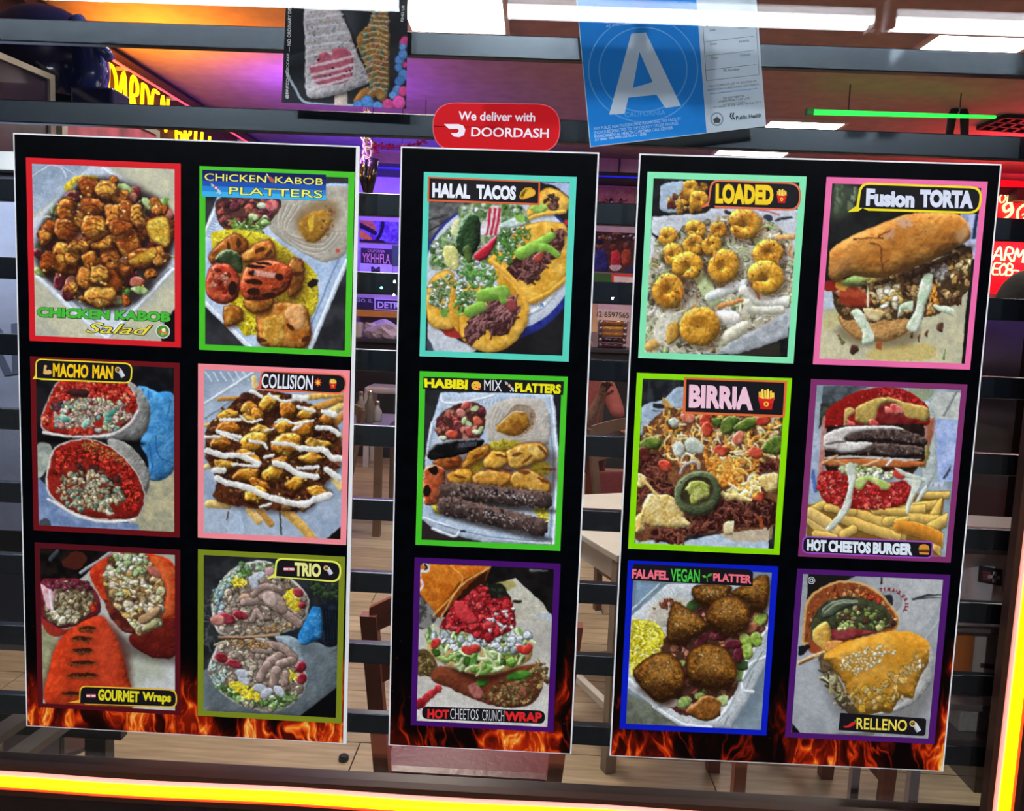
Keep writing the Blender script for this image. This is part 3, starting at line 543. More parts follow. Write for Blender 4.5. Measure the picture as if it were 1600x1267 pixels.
def pic_tacos(c):
    c.fill([(0, 0), (1100, 0), (1100, 1300), (0, 1300)], '141214', '1e1c1e', sm=False, s2=90)
    c.fill([(118, 220), (420, 220), (300, 330), (118, 480)], '4c4a4c', '6c6a68', sm=False, jit=6, tx=.3, ts=20); c.line([(120, 400), (330, 270)], 5, '28282c'); c.line([(120, 330), (230, 300)], 5, '303030')
    c.fill([(800, 95), (1000, 95), (1000, 200), (900, 120)], 'a8b4d4', sm=False, jit=0)
    c.fill([(110, 960), (200, 1020), (420, 1130), (400, 1150), (110, 1150)], 'b0b8c4', 'c8ccd4', s2=60, sm=False); c.fill([(110, 1060), (150, 1140), (110, 1150)], '404858')
    c.fill(c.ell(560, 640, 500, 440, -.35, 24), '26308c', '1c2470', k=.1, jit=0, tx=.05); c.fill(c.ell(560, 620, 470, 410, -.35, 24), 'c4ccd8', k=.05, jit=0); c.fill([(210, 1010), (300, 1000), (330, 1060), (230, 1050)], 'a02c24', jit=2); c.fill([(960, 330), (990, 330), (985, 360), (960, 360)], 'b83028')
    c.line([(900, 780), (830, 860), (740, 910)], 14, 'dce4f0'); c.lumps([(760, 850), (860, 830), (800, 890)], 8, 8, 14, ['5080c0', 'e0e8f0'], k=.1)
    y0, y1 = 'dca02c', 'ecb848'
    def tort(P, **k): c.shade(np.array(P)+[6, 12], '281404', .5, 16); c.fill(P, y0, y1, k=.25, r=50, tx=.1, ts=18, jit=2, s2=45, rim=('b87818', 10), **k)
    tort([(640, 380), (700, 350), (780, 310), (940, 290), (990, 250), (980, 190), (900, 140), (810, 150), (690, 330)])
    c.lumps([(820, 190), (880, 170), (940, 240), (900, 270), (840, 240)], 14, 14, 26, ['4c2c28', '3c201c', '6c4438'], sp=.3); c.fill([(740, 260), (800, 230), (860, 260), (800, 290)], '8cb448', '9cc458', k=.3, r=20); c.line([(690, 350), (800, 300), (960, 280)], 12, 'e8b040', k=.4)
    veg = [(330, 240), (680, 240), (740, 420), (640, 600), (560, 720), (480, 600), (300, 620), (140, 640), (130, 500), (220, 400), (300, 350)]
    c.fill(veg, '5c7c48', '9cac88', s2=30, tx=.3, jit=8)
    c.lumps(veg, 150, 9, 24, ['4c7c34', '6c9c4c', '3c6428', 'c4ccc0', 'dce0dc', '88a474', 'b4c4b0'], jit=4, sp=.1)
    c.strands(veg, 60, 40, 5, ['4c8430', '3c6c28', 'b8ccb4', '7ca85c'])
    tort([(480, 590), (620, 470), (640, 400), (760, 350), (900, 340), (975, 380), (985, 560), (965, 700), (860, 800), (730, 850), (640, 700)])
    c.line([(720, 845), (860, 780), (968, 690)], 12, 'e4a838', k=.3)
    meat = ['4c2420', '5c2c28', '3a1814', '6c3c38', '2c100e']
    m2 = [(590, 640), (680, 560), (780, 480), (900, 400), (960, 400), (930, 540), (850, 600), (780, 700), (740, 720), (640, 690)]
    c.fill(m2, '3c1a18', tx=.3, jit=8); c.lumps(m2, 70, 12, 26, meat, sp=.3); c.strands(m2, 70, 50, 6, ['6c4440', '3c1c1a', '84524c'], spec=.25); c.fill([(760, 570), (820, 520), (830, 570), (790, 600)], '9c4034', k=.4, r=20, sp=.4)
    v2 = [(500, 480), (560, 400), (700, 380), (760, 430), (680, 500), (640, 600), (560, 600)]
    c.lumps(v2, 90, 8, 22, ['4c7c34', '6c9c4c', '3c6428', 'd0d8d0', 'e4e8e4', '88a474'], jit=4); c.strands(v2, 30, 40, 5, ['4c8430', '3c6c28'])
    for p, w in [([(690, 540), (780, 490), (880, 430)], 38), ([(780, 500), (860, 510), (910, 545)], 28)]: c.line(p, w, '74a434', '84b444', k=.35, w1=w*.7, tx=.06, spec=.15)
    # radish, pepper, lime, cucumber
    c.fill([(490, 260), (560, 250), (560, 380), (540, 420), (470, 420)], 'd8ccd0', jit=3); 
    for x in (500, 530, 556): c.line([(x, 260), (x-8, 330), (x-26, 420)], 8, 'c01c34', k=.3)
    c.fill([(480, 470), (530, 430), (540, 450), (500, 540), (430, 590), (400, 550)], 'b81c30', 'd03048', k=.5, r=30, sp=.4); c.fill([(450, 340), (480, 350), (470, 420), (440, 410)], 'e4dce4', jit=2)
    c.fill([(550, 370), (640, 320), (720, 350), (650, 380)], 'b8ccc4', 'd4e0dc', k=.3, r=20); c.fill([(655, 310), (700, 300), (710, 340), (670, 345)], '84b848')
    c.fill([(210, 500), (270, 490), (310, 560), (290, 650), (220, 600)], 'ccc878', 'e0dc98', k=.3, r=40, jit=2); c.fill([(270, 350), (310, 330), (300, 440), (260, 420)], 'd4d498', k=.3, r=20)
    c.fill([(340, 310), (390, 288), (430, 320), (440, 420), (420, 510), (370, 560), (310, 540), (278, 470), (300, 380)], '1c3418', '2c4824', k=.7, r=60, sp=.5, jit=3); c.fill([(330, 510), (370, 490), (390, 570), (360, 600), (340, 560)], '2c4020', '4c6428', k=.5, r=18, sp=.3)
    # left taco
    tort([(115, 720), (240, 640), (290, 740), (280, 960), (230, 1010), (115, 960)])
    c.lumps([(120, 720), (260, 660), (290, 780), (230, 900), (120, 850)], 90, 8, 20, ['c8d0c4', 'e0e4e0', '6c9450', '4c7434', '98ac84', '88a474'], jit=4); c.fill([(190, 890), (230, 880), (230, 930), (200, 930)], '6c9c3c')
    # front taco
    tort([(280, 730), (300, 1000), (360, 1100), (480, 1150), (620, 1110), (720, 990), (735, 880), (690, 770), (600, 660), (500, 580), (520, 640), (590, 760)])
    c.fill([(250, 800), (290, 730), (310, 1010), (260, 960)], 'd09428', k=.3, r=20); c.line([(500, 582), (620, 680), (700, 790), (732, 890)], 14, 'e8ac3c', k=.4)
    c.fill([(530, 640), (640, 740), (710, 860), (690, 900), (560, 760)], 'c88c20', 'd8a030', jit=2)
    v3 = [(290, 640), (420, 590), (520, 640), (560, 760), (470, 850), (350, 930), (300, 900), (280, 760)]
    c.lumps(v3, 130, 9, 24, ['4c7c34', '6c9c4c', 'c8d4cc', 'e0e8e4', '88a474', '3c6428', 'b0c4b4'], jit=4); c.strands(v3, 30, 50, 6, ['4c8430', '6ca048'])
    m3 = [(340, 1000), (420, 900), (520, 840), (640, 810), (670, 900), (620, 1010), (540, 1050), (470, 1000), (380, 1110), (340, 1040)]
    c.fill(m3, '4c2628', tx=.3, jit=8); c.lumps(m3, 60, 12, 26, meat+['7c4c4c'], sp=.3); c.strands(m3, 110, 60, 6, ['7c5050', '4c2828', '8c5c58', '381816'], ang=2.2, da=1.2, spec=.25); c.fill([(580, 840), (640, 820), (670, 880), (620, 900)], '8c3c3c', k=.4, r=20, sp=.3)
    for p, w in [([(450, 800), (520, 790), (580, 780)], 42), ([(370, 900), (440, 870)], 36), ([(560, 760), (580, 830)], 22)]: c.line(p, w, '70a034', '80ac44', k=.35, tx=.06, spec=.15)

def pic_habibi(c):
    c.fill([(0, 0), (1200, 0), (1200, 1300), (0, 1300)], '1c1c20', '2a2a2e', sm=False, s2=100)
    c.fill([(80, 1040), (300, 1100), (460, 1160), (80, 1160)], '2c2020', sm=False)
    c.fill([(205, 180), (940, 190), (965, 300), (985, 680), (960, 1190), (480, 1170), (150, 1080), (80, 1020), (100, 640), (150, 370)], 'a4b8d0', 'bccada', sm=False, s2=120, k=.2, r=40)
    for p in [[(210, 200), (230, 250), (400, 240), (560, 200)], [(150, 380), (110, 620)], [(940, 200), (975, 640), (950, 1180)], [(90, 1010), (480, 1130), (940, 1180)], [(150, 1080), (290, 1130), (330, 1100)]]: c.line(p, 9, 'dce6f2', jit=1)
    for p in [[(920, 320), (950, 700), (925, 1130)], [(190, 1050), (520, 1130), (900, 1165)], [(160, 400), (120, 600)]]: c.line(p, 5, '7c90ac', jit=1)
    for i in range(16): c.line([(460+i*24, 232-i*2), (450+i*24, 262-i*2)], 3, '90a4bc')
    for i in range(12): c.line([(165-i*5, 400+i*14), (190-i*5, 405+i*14)], 3, '90a4bc')
    c.fill([(510, 300), (620, 230), (800, 220), (900, 260), (930, 480), (860, 540), (560, 520), (505, 430)], 'b4aca0', 'c8c0b4', k=.2, r=50, tx=.06, s2=60)
    for r in range(6): c.line([(580+r*8, 270+r*10), (540+r*10, 400), (640, 500-r*8), (800, 490-r*10), (880-r*10, 360)], 5, ['d0c8bc', 'a09888'][r % 2], a=.6)
    c.fill([(570, 400), (620, 350), (690, 270), (780, 270), (835, 330), (800, 420), (720, 480), (590, 450)], '8c7864', '9c8870', k=-.2, r=20); c.fill([(570, 410), (640, 340), (720, 305), (780, 330), (780, 410), (700, 470), (590, 445)], '8a5418', 'b07c24', k=.3, r=40, s2=50, sp=.2); c.line([(600, 390), (680, 320), (750, 312)], 6, 'c8a878')
    c.lumps([(800, 300), (840, 330), (810, 420), (760, 450)], 25, 3, 7, ['8c4c24', 'a86030'], k=.2)
    sal = [(200, 320), (360, 250), (490, 280), (495, 400), (440, 480), (220, 490), (175, 430)]
    c.fill(sal, '4c2420', tx=.3, jit=6); c.lumps(sal, 70, 14, 34, ['6c2428', '8c3830', '4c181c', 'a85044', '7c4434', 'b8705c'], sp=.35)
    for x, y, q in [(370, 270, 'b84c44'), (280, 460, 'c04830'), (450, 370, 'c85c40'), (340, 320, 'c07868'), (400, 440, 'a84840')]: c.fill(c.ell(x, y, 36, 26, x), q, k=.5, r=18, sp=.3)
    for x, y in [(390, 390), (440, 440), (220, 480), (430, 290), (470, 430), (360, 370)]: c.fill(c.ell(x, y, 28, 16, x), '9cb878', 'd0dcb8', k=.4, r=12)
    rice = [(520, 520), (640, 500), (730, 520), (660, 600), (540, 580)]
    for rr in (rice, [(800, 660), (910, 640), (920, 720), (840, 730)], [(820, 960), (915, 930), (915, 1040), (860, 1000)], [(160, 930), (240, 930), (220, 980), (170, 970)], [(380, 650), (480, 640), (460, 720), (400, 720)], [(560, 780), (760, 780), (760, 830), (600, 820)]):
        c.fill(rr, 'd0bc18', tx=.2); c.strands(rr, 60, 24, 5, ['e4d034', 'f0e058', 'c4a810', 'd8c020'], k=.5)
    c.shade([(220, 620), (900, 520), (930, 860), (230, 960)], '301808', .5, 40)
    for i, (P, a, b) in enumerate([([(150, 640), (240, 600), (335, 600), (330, 680), (210, 690)], '9c5420', '7c3410'), ([(345, 650), (400, 570), (520, 525), (515, 590), (430, 650), (360, 690)], 'b0741c', 'c88c30'),
                    ([(480, 640), (540, 570), (640, 575), (680, 610), (600, 680), (500, 680)], 'd09428', 'e0ac48'), ([(640, 570), (740, 520), (870, 515), (910, 600), (800, 660), (720, 690), (650, 660)], 'cc9838', 'e0b860'),
                    ([(250, 720), (350, 680), (415, 700), (400, 780), (270, 785)], 'b8741c', 'd89c30'), ([(420, 720), (520, 690), (660, 710), (680, 770), (600, 800), (430, 780)], 'c8882c', 'e0ac50'),
                    ([(670, 720), (800, 690), (920, 770), (920, 840), (780, 830), (680, 800)], 'c48c30', 'd8a850')]):
        c.shade(np.array(P)+[6, 12], '281004', .5, 16); c.fill(P, a, b, k=.45, r=40, tx=.18, ts=16, jit=6, s2=40, sp=.3, rim=('74340c', 14))
    for x, y, t in [(600, 600, .2), (640, 690, .3), (780, 620, -.6), (870, 560, .8), (560, 690, .2), (330, 740, .2), (760, 710, .1), (880, 760, .5), (450, 600, -.5), (290, 640, 0), (920, 690, 0), (710, 590, -.3)]: c.fill(c.ell(x, y, 44, 10, t), '5c2408', jit=8, a=.8)
    c.fill([(115, 610), (140, 540), (260, 500), (470, 485), (475, 530), (380, 580), (220, 620)], '0c0a0c', '1c1a1c', k=.8, r=40, tx=.3, ts=14, jit=5, sp=.5)
    for i in range(10): c.line([(330+i*12, 520-i), (324+i*12, 545-i)], 2.5, '9ca0b0', a=.7)
    c.fill([(95, 690), (170, 660), (235, 700), (230, 800), (210, 900), (140, 925), (92, 900)], 'a44420', 'bc5c34', k=.5, r=60, tx=.25, ts=20, sp=.4, jit=5); c.fill([(120, 680), (180, 670), (190, 710), (150, 725)], '180c08', jit=6); c.fill(c.ell(115, 830, 26, 40), '1c0c08', jit=6)
    for (x0, y0, x1, y1, w) in [(250, 830, 890, 890, 58), (240, 930, 860, 1070, 62)]:
        c.shade([(x0-20, y0+30), (x1+20, y1+50), (x1, y1+90), (x0, y0+80)], '18100c', .7, 20)
        c.line([(x0, y0), ((x0+x1)/2, (y0+y1)/2-4), (x1, y1)], w, '443430', '58443c', k=.75, jit=16, tx=.35, ts=12)
        for i in range(150):
            t = c.R.rand(); u = (c.R.rand()-.5)*1.7*w; x, y = x0+(x1-x0)*t-u*.1, y0+(y1-y0)*t+u
            c.fill(c.ell(x, y, 6+8*c.R.rand(), 4+5*c.R.rand(), c.R.rand()*3), ['2c201c', '6c5850', '8c7c78', '3c2c26', '1c1412'][c.R.randint(5)], k=.3, r=6, jit=2)
        for i in range(40):
            t = .4+.55*c.R.rand(); u = (c.R.rand()-.7)*w; c.fill(c.ell(x0+(x1-x0)*t, y0+(y1-y0)*t+u*.6, 7, 3.5, c.R.rand()*3), 'd8d4dc', jit=2, a=.8)
    c.fill(c.ell(350, 1095, 18, 8), '202024')

def pic_crunch(c):
    c.fill([(0, 0), (1200, 0), (1200, 1300), (0, 1300)], '0e0c0c', '181414', sm=False)
    c.fill([(190, 440), (330, 400), (1010, 390), (1010, 1080), (190, 1050)], 'a8a498', 'bcb8ac', sm=False, s2=140, tx=.08, grad='ccc8c0')
    c.fill([(640, 210), (790, 165), (960, 320), (1010, 410), (760, 440)], 'b8b4a0', 'c8c4b4', sm=False, jit=4); c.fill([(640, 210), (760, 180), (790, 220), (700, 240)], '9c8c38', a=.7); c.fill([(890, 380), (1000, 370), (1010, 430)], 'b4bcc8', sm=False); c.fill(c.ell(800, 305, 30, 12), '2c1c18')
    c.line([(880, 120), (980, 115)], 9, '646464'); c.fill([(200, 230), (330, 380), (210, 470)], '3c3838', '84807c', s2=30)
    # bag
    c.fill([(212, 80), (645, 95), (600, 190), (450, 260), (340, 410), (215, 260)], 'c06010', 'd07820', sm=False, jit=2, k=.2, r=60); c.fill([(450, 190), (640, 100), (600, 200), (520, 230), (450, 270), (340, 410), (310, 380)], '7c3408', sm=False, jit=2); c.fill([(470, 240), (620, 110), (600, 200), (440, 330)], '2c1408', sm=False)
    c.line([(400, 95), (470, 190), (300, 390)], 5, 'e89840'); c.line([(640, 100), (460, 215), (345, 400)], 5, 'e0a060'); c.fill([(230, 84), (360, 90), (450, 180), (330, 200)], 'd87c20', a=.6)
    c.line([(240, 80), (270, 95), (262, 120), (222, 122), (215, 150)], 9, 'e8e0dc', k=0); c.line([(245, 84), (262, 100), (250, 112)], 6, '181010', k=0); c.line([(225, 175), (232, 210), (215, 235)], 7, 'e0d8d4', k=0)
    # bottom tortilla w/ sauce and meat
    c.fill([(200, 600), (290, 620), (330, 760), (240, 750), (200, 740)], '5c4a28', tx=.3); c.lumps([(200, 610), (300, 640), (320, 750), (210, 740)], 40, 8, 18, ['7c6438', '5c4824', '94804c', '4c3818'])
    c.fill([(280, 770), (340, 690), (560, 740), (900, 680), (950, 740), (945, 840), (870, 930), (700, 940), (560, 900), (400, 830)], '6c301c', '7c3c24', k=.3, r=60, tx=.08, jit=3); c.fill([(500, 810), (560, 800), (600, 870), (540, 880)], 'a8605c', 'b87470', s2=20, jit=6, a=.8); c.fill([(740, 800), (850, 790), (870, 860), (780, 880)], 'a86450', a=.7, jit=8)
    mt = [(590, 870), (680, 780), (760, 760), (950, 650), (975, 670), (990, 800), (930, 860), (860, 930), (700, 930)]
    c.lumps(mt, 110, 9, 22, ['7c6438', '947c48', '5c4624', 'a8905c', '4c3a1c', '84683c'], jit=5, sp=.1)
    for x, y, a in [(590, 790, 36), (810, 750, 75)]: c.fill(c.ell(x, y, a, 28, -.2), '346c1c', '4c8c2c', k=.4, r=20)
    # tostada with lettuce
    c.shade([(270, 600), (560, 750), (820, 700), (560, 790)], '140804', .7, 24)
    c.fill([(260, 560), (330, 500), (800, 500), (890, 600), (820, 690), (600, 745), (420, 705), (300, 640)], 'c09850', 'd4b070', k=.3, r=40, jit=2)
    let = [(230, 530), (300, 470), (800, 440), (900, 560), (850, 690), (640, 730), (440, 700), (340, 660), (290, 590)]
    c.lumps(let, 110, 14, 34, ['5c8c34', '84b04c', 'a8c46c', '3c6820', 'c0d490', '94b870', '4c7828'], jit=6); c.strands(let, 60, 70, 9, ['8cb458', 'b8d08c', '5c8c38', 'd0dca8'], spec=.1)
    c.lumps([(280, 500), (560, 500), (860, 500), (880, 600), (720, 600), (520, 580), (340, 600)], 45, 16, 34, ['c8d0d4', 'e0e4e8', 'b4c0c0', 'd4dce4'], jit=5)
    for x, y in [(310, 555), (540, 590), (500, 600), (830, 595), (860, 590)]: c.fill(c.ell(x, y, 36, 24, x), 'b82820', 'cc4034', k=.4, r=18)
    # red puffs
    c.fill([(600, 220), (700, 200), (760, 280), (750, 310), (660, 280)], '181c14', jit=6); c.lumps([(610, 220), (700, 210), (750, 290), (680, 290)], 14, 10, 20, ['2c3428', '1c2018'])
    red = [(590, 200), (640, 290), (750, 280), (790, 440), (740, 490), (620, 530), (480, 490), (340, 470), (350, 430), (430, 320), (500, 270)]
    c.fill(red, '7c1418', tx=.2, jit=5); c.lumps(red, 110, 18, 36, ['b82028', 'cc2c34', 'a81820', 'd83c40', '941418'], k=.55, jit=5, sp=.25); c.lumps(red, 120, 4, 9, ['e06060', '8c1018', 'd84848'], k=.2, jit=1); c.fill([(420, 310), (470, 310), (560, 420), (500, 440), (440, 390)], 'c02830', 'd03c40', k=.4, r=30)
    c.lumps([(540, 440), (790, 320), (800, 450), (660, 500)], 16, 8, 18, ['e4dce0', 'f0ecf0']); c.line([(620, 410), (650, 412)], 5, 'f0e4e4')
    c.line([(215, 930), (270, 870), (325, 830)], 24, 'a01c24', 'b83034', jit=8, k=.4); c.line([(195, 940), (215, 910)], 22, '941820', jit=5)

def shrimp(c, x, y, r, th, b='c8861c'):
    t = np.linspace(.3, 5.2, 12)+th; c.shade(c.ell(x+8, y+14, r*1.15, r*1.1), '2c1408', .45, 16)
    c.line(np.stack([x+r*.52*np.cos(t)*(1+.12*math.sin(x)), y+r*.52*np.sin(t)], 1), r*.52, b, 'd89c30', k=.65, w1=r*.34, jit=5, spec=.3, tx=.15)
    for i in range(1, 11, 2): c.line([(x+r*.3*math.cos(t[i]), y+r*.3*math.sin(t[i])), (x+r*1.0*math.cos(t[i]+.1), y+r*1.0*math.sin(t[i]+.1))], 3, '8c4c0c', a=.55)
    e_ = t[-1]; tx_, ty_ = x+r*.55*math.cos(e_), y+r*.55*math.sin(e_); c.fill([(tx_, ty_-r*.16), (tx_+r*.5*math.cos(e_+1.2), ty_+r*.5*math.sin(e_+1.2)-r*.14), (tx_+r*.6*math.cos(e_+1.5), ty_+r*.6*math.sin(e_+1.5)), (tx_, ty_+r*.16)], 'c8701c', 'd88830', k=.4, r=r*.2, jit=3)
    c.fill(c.ell(x-r*.12, y-r*.08, r*.30, r*.22, th), '7c440c', a=.55, jit=4); c.line([(x-r*.6, y-r*.42), (x-r*.2, y-r*.72), (x+r*.25, y-r*.7)], r*.07, 'f0cc70', k=0, a=.6)
    for i in range(14):
        a = c.R.rand()*6.28; q = r*(.3+.7*c.R.rand()); c.fill(c.ell(x+q*math.cos(a), y+q*math.sin(a), 4, 3), '3c200c', a=.8)
def pic_loaded(c):
    c.fill([(0, 0), (1200, 0), (1200, 1300), (0, 1300)], '0e0e10', '1c1c1e', sm=False)
    c.fill([(180, 180), (270, 130), (360, 150), (330, 300), (200, 300)], 'a0b4c8', 'b4c4d4', k=.2, r=30); c.lumps([(230, 230), (300, 190), (480, 150), (480, 290), (300, 320)], 40, 14, 34, ['a86c18', 'c48824', '84481c', 'd0a040', '6c2c10', 'c8c090'], sp=.3)
    shrimp(c, 380, 170, 55, 1); shrimp(c, 430, 240, 60, 2); c.lumps([(230, 240), (300, 290), (250, 300)], 5, 16, 24, ['5c1c1c'])
    c.fill([(150, 340), (470, 320), (500, 290), (960, 290), (1035, 300), (1000, 880), (960, 1060), (600, 1165), (100, 1160), (110, 900)], 'b8bcc4', 'ccd0d6', sm=False, s2=120, k=.15, r=40)
    c.fill([(640, 1165), (960, 1080), (960, 1190)], '2c2820', sm=False); c.line([(590, 310), (640, 330)], 10, '202428'); c.line([(890, 360), (985, 345)], 6, '282c34'); c.line([(900, 350), (980, 340)], 4, '3c4048'); c.fill(c.ell(845, 350, 30, 22), '2c3440'); c.line([(790, 300), (860, 310), (910, 330)], 6, 'b04850', a=.7); c.line([(145, 440), (190, 470)], 7, '14161c')
    slaw = [(180, 480), (300, 430), (420, 390), (620, 340), (800, 350), (950, 430), (1010, 560), (1000, 830), (960, 900), (760, 1060), (560, 1150), (200, 1150), (100, 1120), (110, 780), (150, 600)]
    c.fill(slaw, 'b0a890', 'c4bca4', tx=.2, jit=8, s2=50)
    c.lumps(slaw, 90, 12, 30, ['6c6448', '5c5438', '7c7850', '4c4830'], k=.4, jit=6)
    c.lumps(slaw, 210, 12, 32, ['c8c4a8', 'd8d4bc', 'a8a884', 'b8c090', '94a070', 'd4ccb8', 'e0dcd0', '8c8464'], k=.4, jit=6)
    c.strands(slaw, 260, 60, 6, ['d8d8c4', 'e4e0d0', 'b4bc8c', 'a8b478', 'c8a878', 'c88850', 'ccc8b0', '8c9464'], curl=.8, spec=.1)
    c.shade([(440, 620), (600, 740), (500, 900), (360, 780)], '503c28', .35, 40)
    for p, w, q in [([(440, 700), (480, 780), (520, 840)], 40, 'b8c48c'), ([(500, 820), (600, 780), (700, 740)], 30, 'd0d4cc'), ([(700, 780), (820, 850), (960, 850)], 34, 'd8d4c8'), ([(720, 860), (760, 900), (940, 900)], 26, 'ccc8b4'), ([(550, 880), (690, 840)], 14, 'd08848'), ([(740, 740), (800, 830)], 10, 'c87c48'), ([(220, 1080), (280, 980)], 30, 'd8d0b8'), ([(560, 940), (640, 950)], 40, 'ece4d8'), ([(600, 1060), (700, 1000)], 36, 'd4ccb4'), ([(900, 470), (990, 460)], 18, 'd8a060'), ([(170, 1100), (130, 1120)], 30, 'c89c50')]: c.line(p, w, q, k=.4, jit=7, tx=.12)
    c.fill([(180, 960), (260, 890), (320, 960), (330, 1060), (240, 1130), (160, 1050)], 'c4c0a8', 'd8d4c4', k=.2, r=40); c.fill([(240, 1000), (300, 970), (320, 1050), (240, 1110)], 'b88830', 'c89c48', k=.4, r=30)
    c.fill([(560, 1130), (760, 1020), (960, 920), (970, 1050), (700, 1150), (600, 1165)], '9ca0a4', 'b4b8bc', k=.2, r=30, jit=4)
    for x, y, r, t in [(410, 420, 62, 3.5), (550, 420, 55, 2), (700, 390, 100, 3.6), (400, 510, 75, .5), (500, 510, 65, 5), (240, 460, 58, 4), (275, 570, 72, 3.6), (365, 640, 92, 2.6), (570, 640, 108, 4.6), (850, 560, 92, 1.2), (830, 710, 110, 3.4), (250, 780, 110, .9), (430, 1000, 122, 4.9)]:
        shrimp(c, x, y, r, t, ['c8861c', 'b8741a', 'd09424'][int(x) % 3])
    c.fill([(320, 960), (370, 900), (460, 890), (530, 960), (540, 1040), (480, 1110), (390, 1110), (320, 1050)], 'c08420', 'd89c30', k=.4, r=60, a=.75, jit=5, sp=.3); c.fill(c.ell(430, 970, 55, 40), '8c5410', a=.5, jit=5)
    c.lumps(slaw, 90, 3, 7, ['3c2c14', '2c2010', '5c4420'], k=.1, jit=1)

def pic_birria(c):
    c.fill([(0, 0), (1200, 0), (1200, 1300), (0, 1300)], '16181c', '282a2e', sm=False); c.line([(170, 110), (190, 230)], 20, '3c4044', a=.6); c.line([(330, 90), (340, 160)], 14, '3c4044', a=.5)
    c.fill([(130, 270), (270, 220), (340, 155), (420, 150), (420, 300), (200, 410), (120, 440)], '94a8bc', 'acbccc', k=.2, r=30); c.fill(c.ell(240, 260, 50, 16, .1), '202024', jit=5); c.line([(270, 225), (320, 280)], 18, 'c89c50'); c.line([(190, 292), (260, 296)], 3, '3c3c44')
    c.fill([(90, 1080), (400, 1130), (560, 1090), (990, 1030), (980, 1180), (90, 1150)], 'a8bcd0', 'c0ccd8', sm=False); c.fill([(640, 1070), (960, 1030), (970, 1110), (760, 1130)], 'c89c60', 'd4b480', a=.6, jit=14)
    pile = [(170, 380), (330, 270), (420, 300), (1040, 320), (1030, 600), (1000, 900), (985, 1030), (600, 1070), (420, 1090), (400, 1140), (200, 1120), (90, 1080), (110, 620)]
    c.fill(pile, '5c3420', '7c4c2c', s2=40, tx=.3, jit=8)
    top = [(170, 380), (330, 270), (1040, 340), (1020, 720), (860, 760), (640, 680), (480, 660), (180, 560), (120, 480)]
    c.lumps(top, 170, 12, 30, ['a87840', 'c89c58', '8c5428', 'd4b478', '6c3820', 'b0703c', 'c8b890', '5c6c30'], jit=5, sp=.2)
    c.strands(top, 240, 60, 6, ['d89838', 'e4b050', 'c87c24', 'ecc878', 'd8c8a0', 'b86820'], curl=.7, spec=.15)
    meat = [(110, 600), (260, 580), (300, 700), (260, 760), (120, 780)]
    m2 = [(640, 860), (760, 830), (990, 880), (985, 1020), (700, 1040), (420, 1080), (400, 1140), (190, 1110), (240, 1040), (500, 980)]
    m3 = [(900, 630), (1010, 600), (1000, 700), (900, 720)]
    for m, n in ((meat, 50), (m2, 150), (m3, 20), ([(100, 780), (320, 760), (340, 880), (110, 860)], 40)):
        c.fill(m, '2c100c', tx=.3, jit=8); c.lumps(m, n, 12, 30, ['4c1c14', '3a120e', '5c2a1c', '2a0c0a', '6c3424'], sp=.45, jit=6); c.strands(m, n, 60, 6, ['5c2c20', '3c1410', '7c4430'], spec=.35)
    for P in ([(640, 360), (700, 330), (750, 340), (720, 420), (650, 440)], [(720, 400), (800, 340), (900, 340), (860, 390), (760, 430)], [(120, 500), (200, 455), (260, 480), (240, 530), (130, 545)], [(890, 540), (950, 470), (1030, 450), (1020, 560), (930, 560)], [(560, 350), (640, 340), (620, 400)]):
        c.shade(np.array(P)+[4, 10], '1c1408', .5, 12); c.fill(P, '4c6420', '6c7c30', k=.5, r=30, sp=.3, jit=3)
    for x, y, q in [(285, 645, 0), (640, 550, 0), (860, 560, 0), (750, 470, 1), (880, 840, 0), (540, 350, 0), (550, 410, 0), (430, 340, 1), (150, 570, 2), (910, 355, 0)]:
        c.fill(c.ell(x, y, 50, 36, x*.3), ['b83420', 'c86048', '4c1c18'][q], ['d05838', 'd88468', '6c2c24'][q], k=.5, r=24, sp=.35, jit=4)
    for P in ([(410, 490), (460, 460), (520, 500), (520, 560), (430, 560)], [(330, 510), (390, 490), (410, 570), (350, 580)], [(300, 360), (340, 335), (375, 370), (340, 400)]): c.fill(P, 'b0b8a8', 'd0d4c8', k=.3, r=30, jit=4)
    c.line([(380, 690), (410, 640), (480, 620), (500, 660)], 10, 'a89c98', k=.5); c.strands([(560, 600), (760, 620), (780, 760), (620, 760)], 70, 80, 8, ['e09838', 'd8842c', 'ecb458', 'c8701c'], curl=.5, spec=.2); c.strands([(740, 740), (880, 720), (880, 820), (660, 860)], 40, 60, 9, ['e8a83c', 'f0c468', 'e4dcb0'], spec=.2)
    for P in ([(160, 850), (230, 820), (340, 850), (400, 960), (440, 1030), (300, 1040), (180, 1020), (130, 960)], [(880, 720), (960, 690), (1010, 700), (1000, 800), (930, 810)], [(110, 690), (160, 720), (160, 770), (110, 780)], [(640, 810), (740, 820), (850, 860), (820, 880), (660, 850)], [(90, 990), (140, 940), (150, 1040), (95, 1070)]):
        c.fill(P, 'd4b060', 'e4cc88', k=.4, r=40, jit=8, tx=.1, sp=.25)
    c.line([(150, 740), (240, 840)], 10, 'dcbc70'); c.fill([(660, 1010), (730, 1000), (740, 1070), (660, 1080)], 'd4bc88', 'e4d4a8', k=.4, r=20); c.fill([(870, 960), (940, 1030), (900, 1050)], 'a04820', jit=3)
    c.shade(c.ell(500, 850, 150, 130), '180c08', .6, 30)
    c.fill([(340, 830), (370, 740), (470, 680), (570, 690), (630, 760), (635, 840), (580, 930), (460, 960), (370, 910)], '4c5838', '5c6844', k=.45, r=50, jit=2, tx=.2, ts=6, sp=.2)
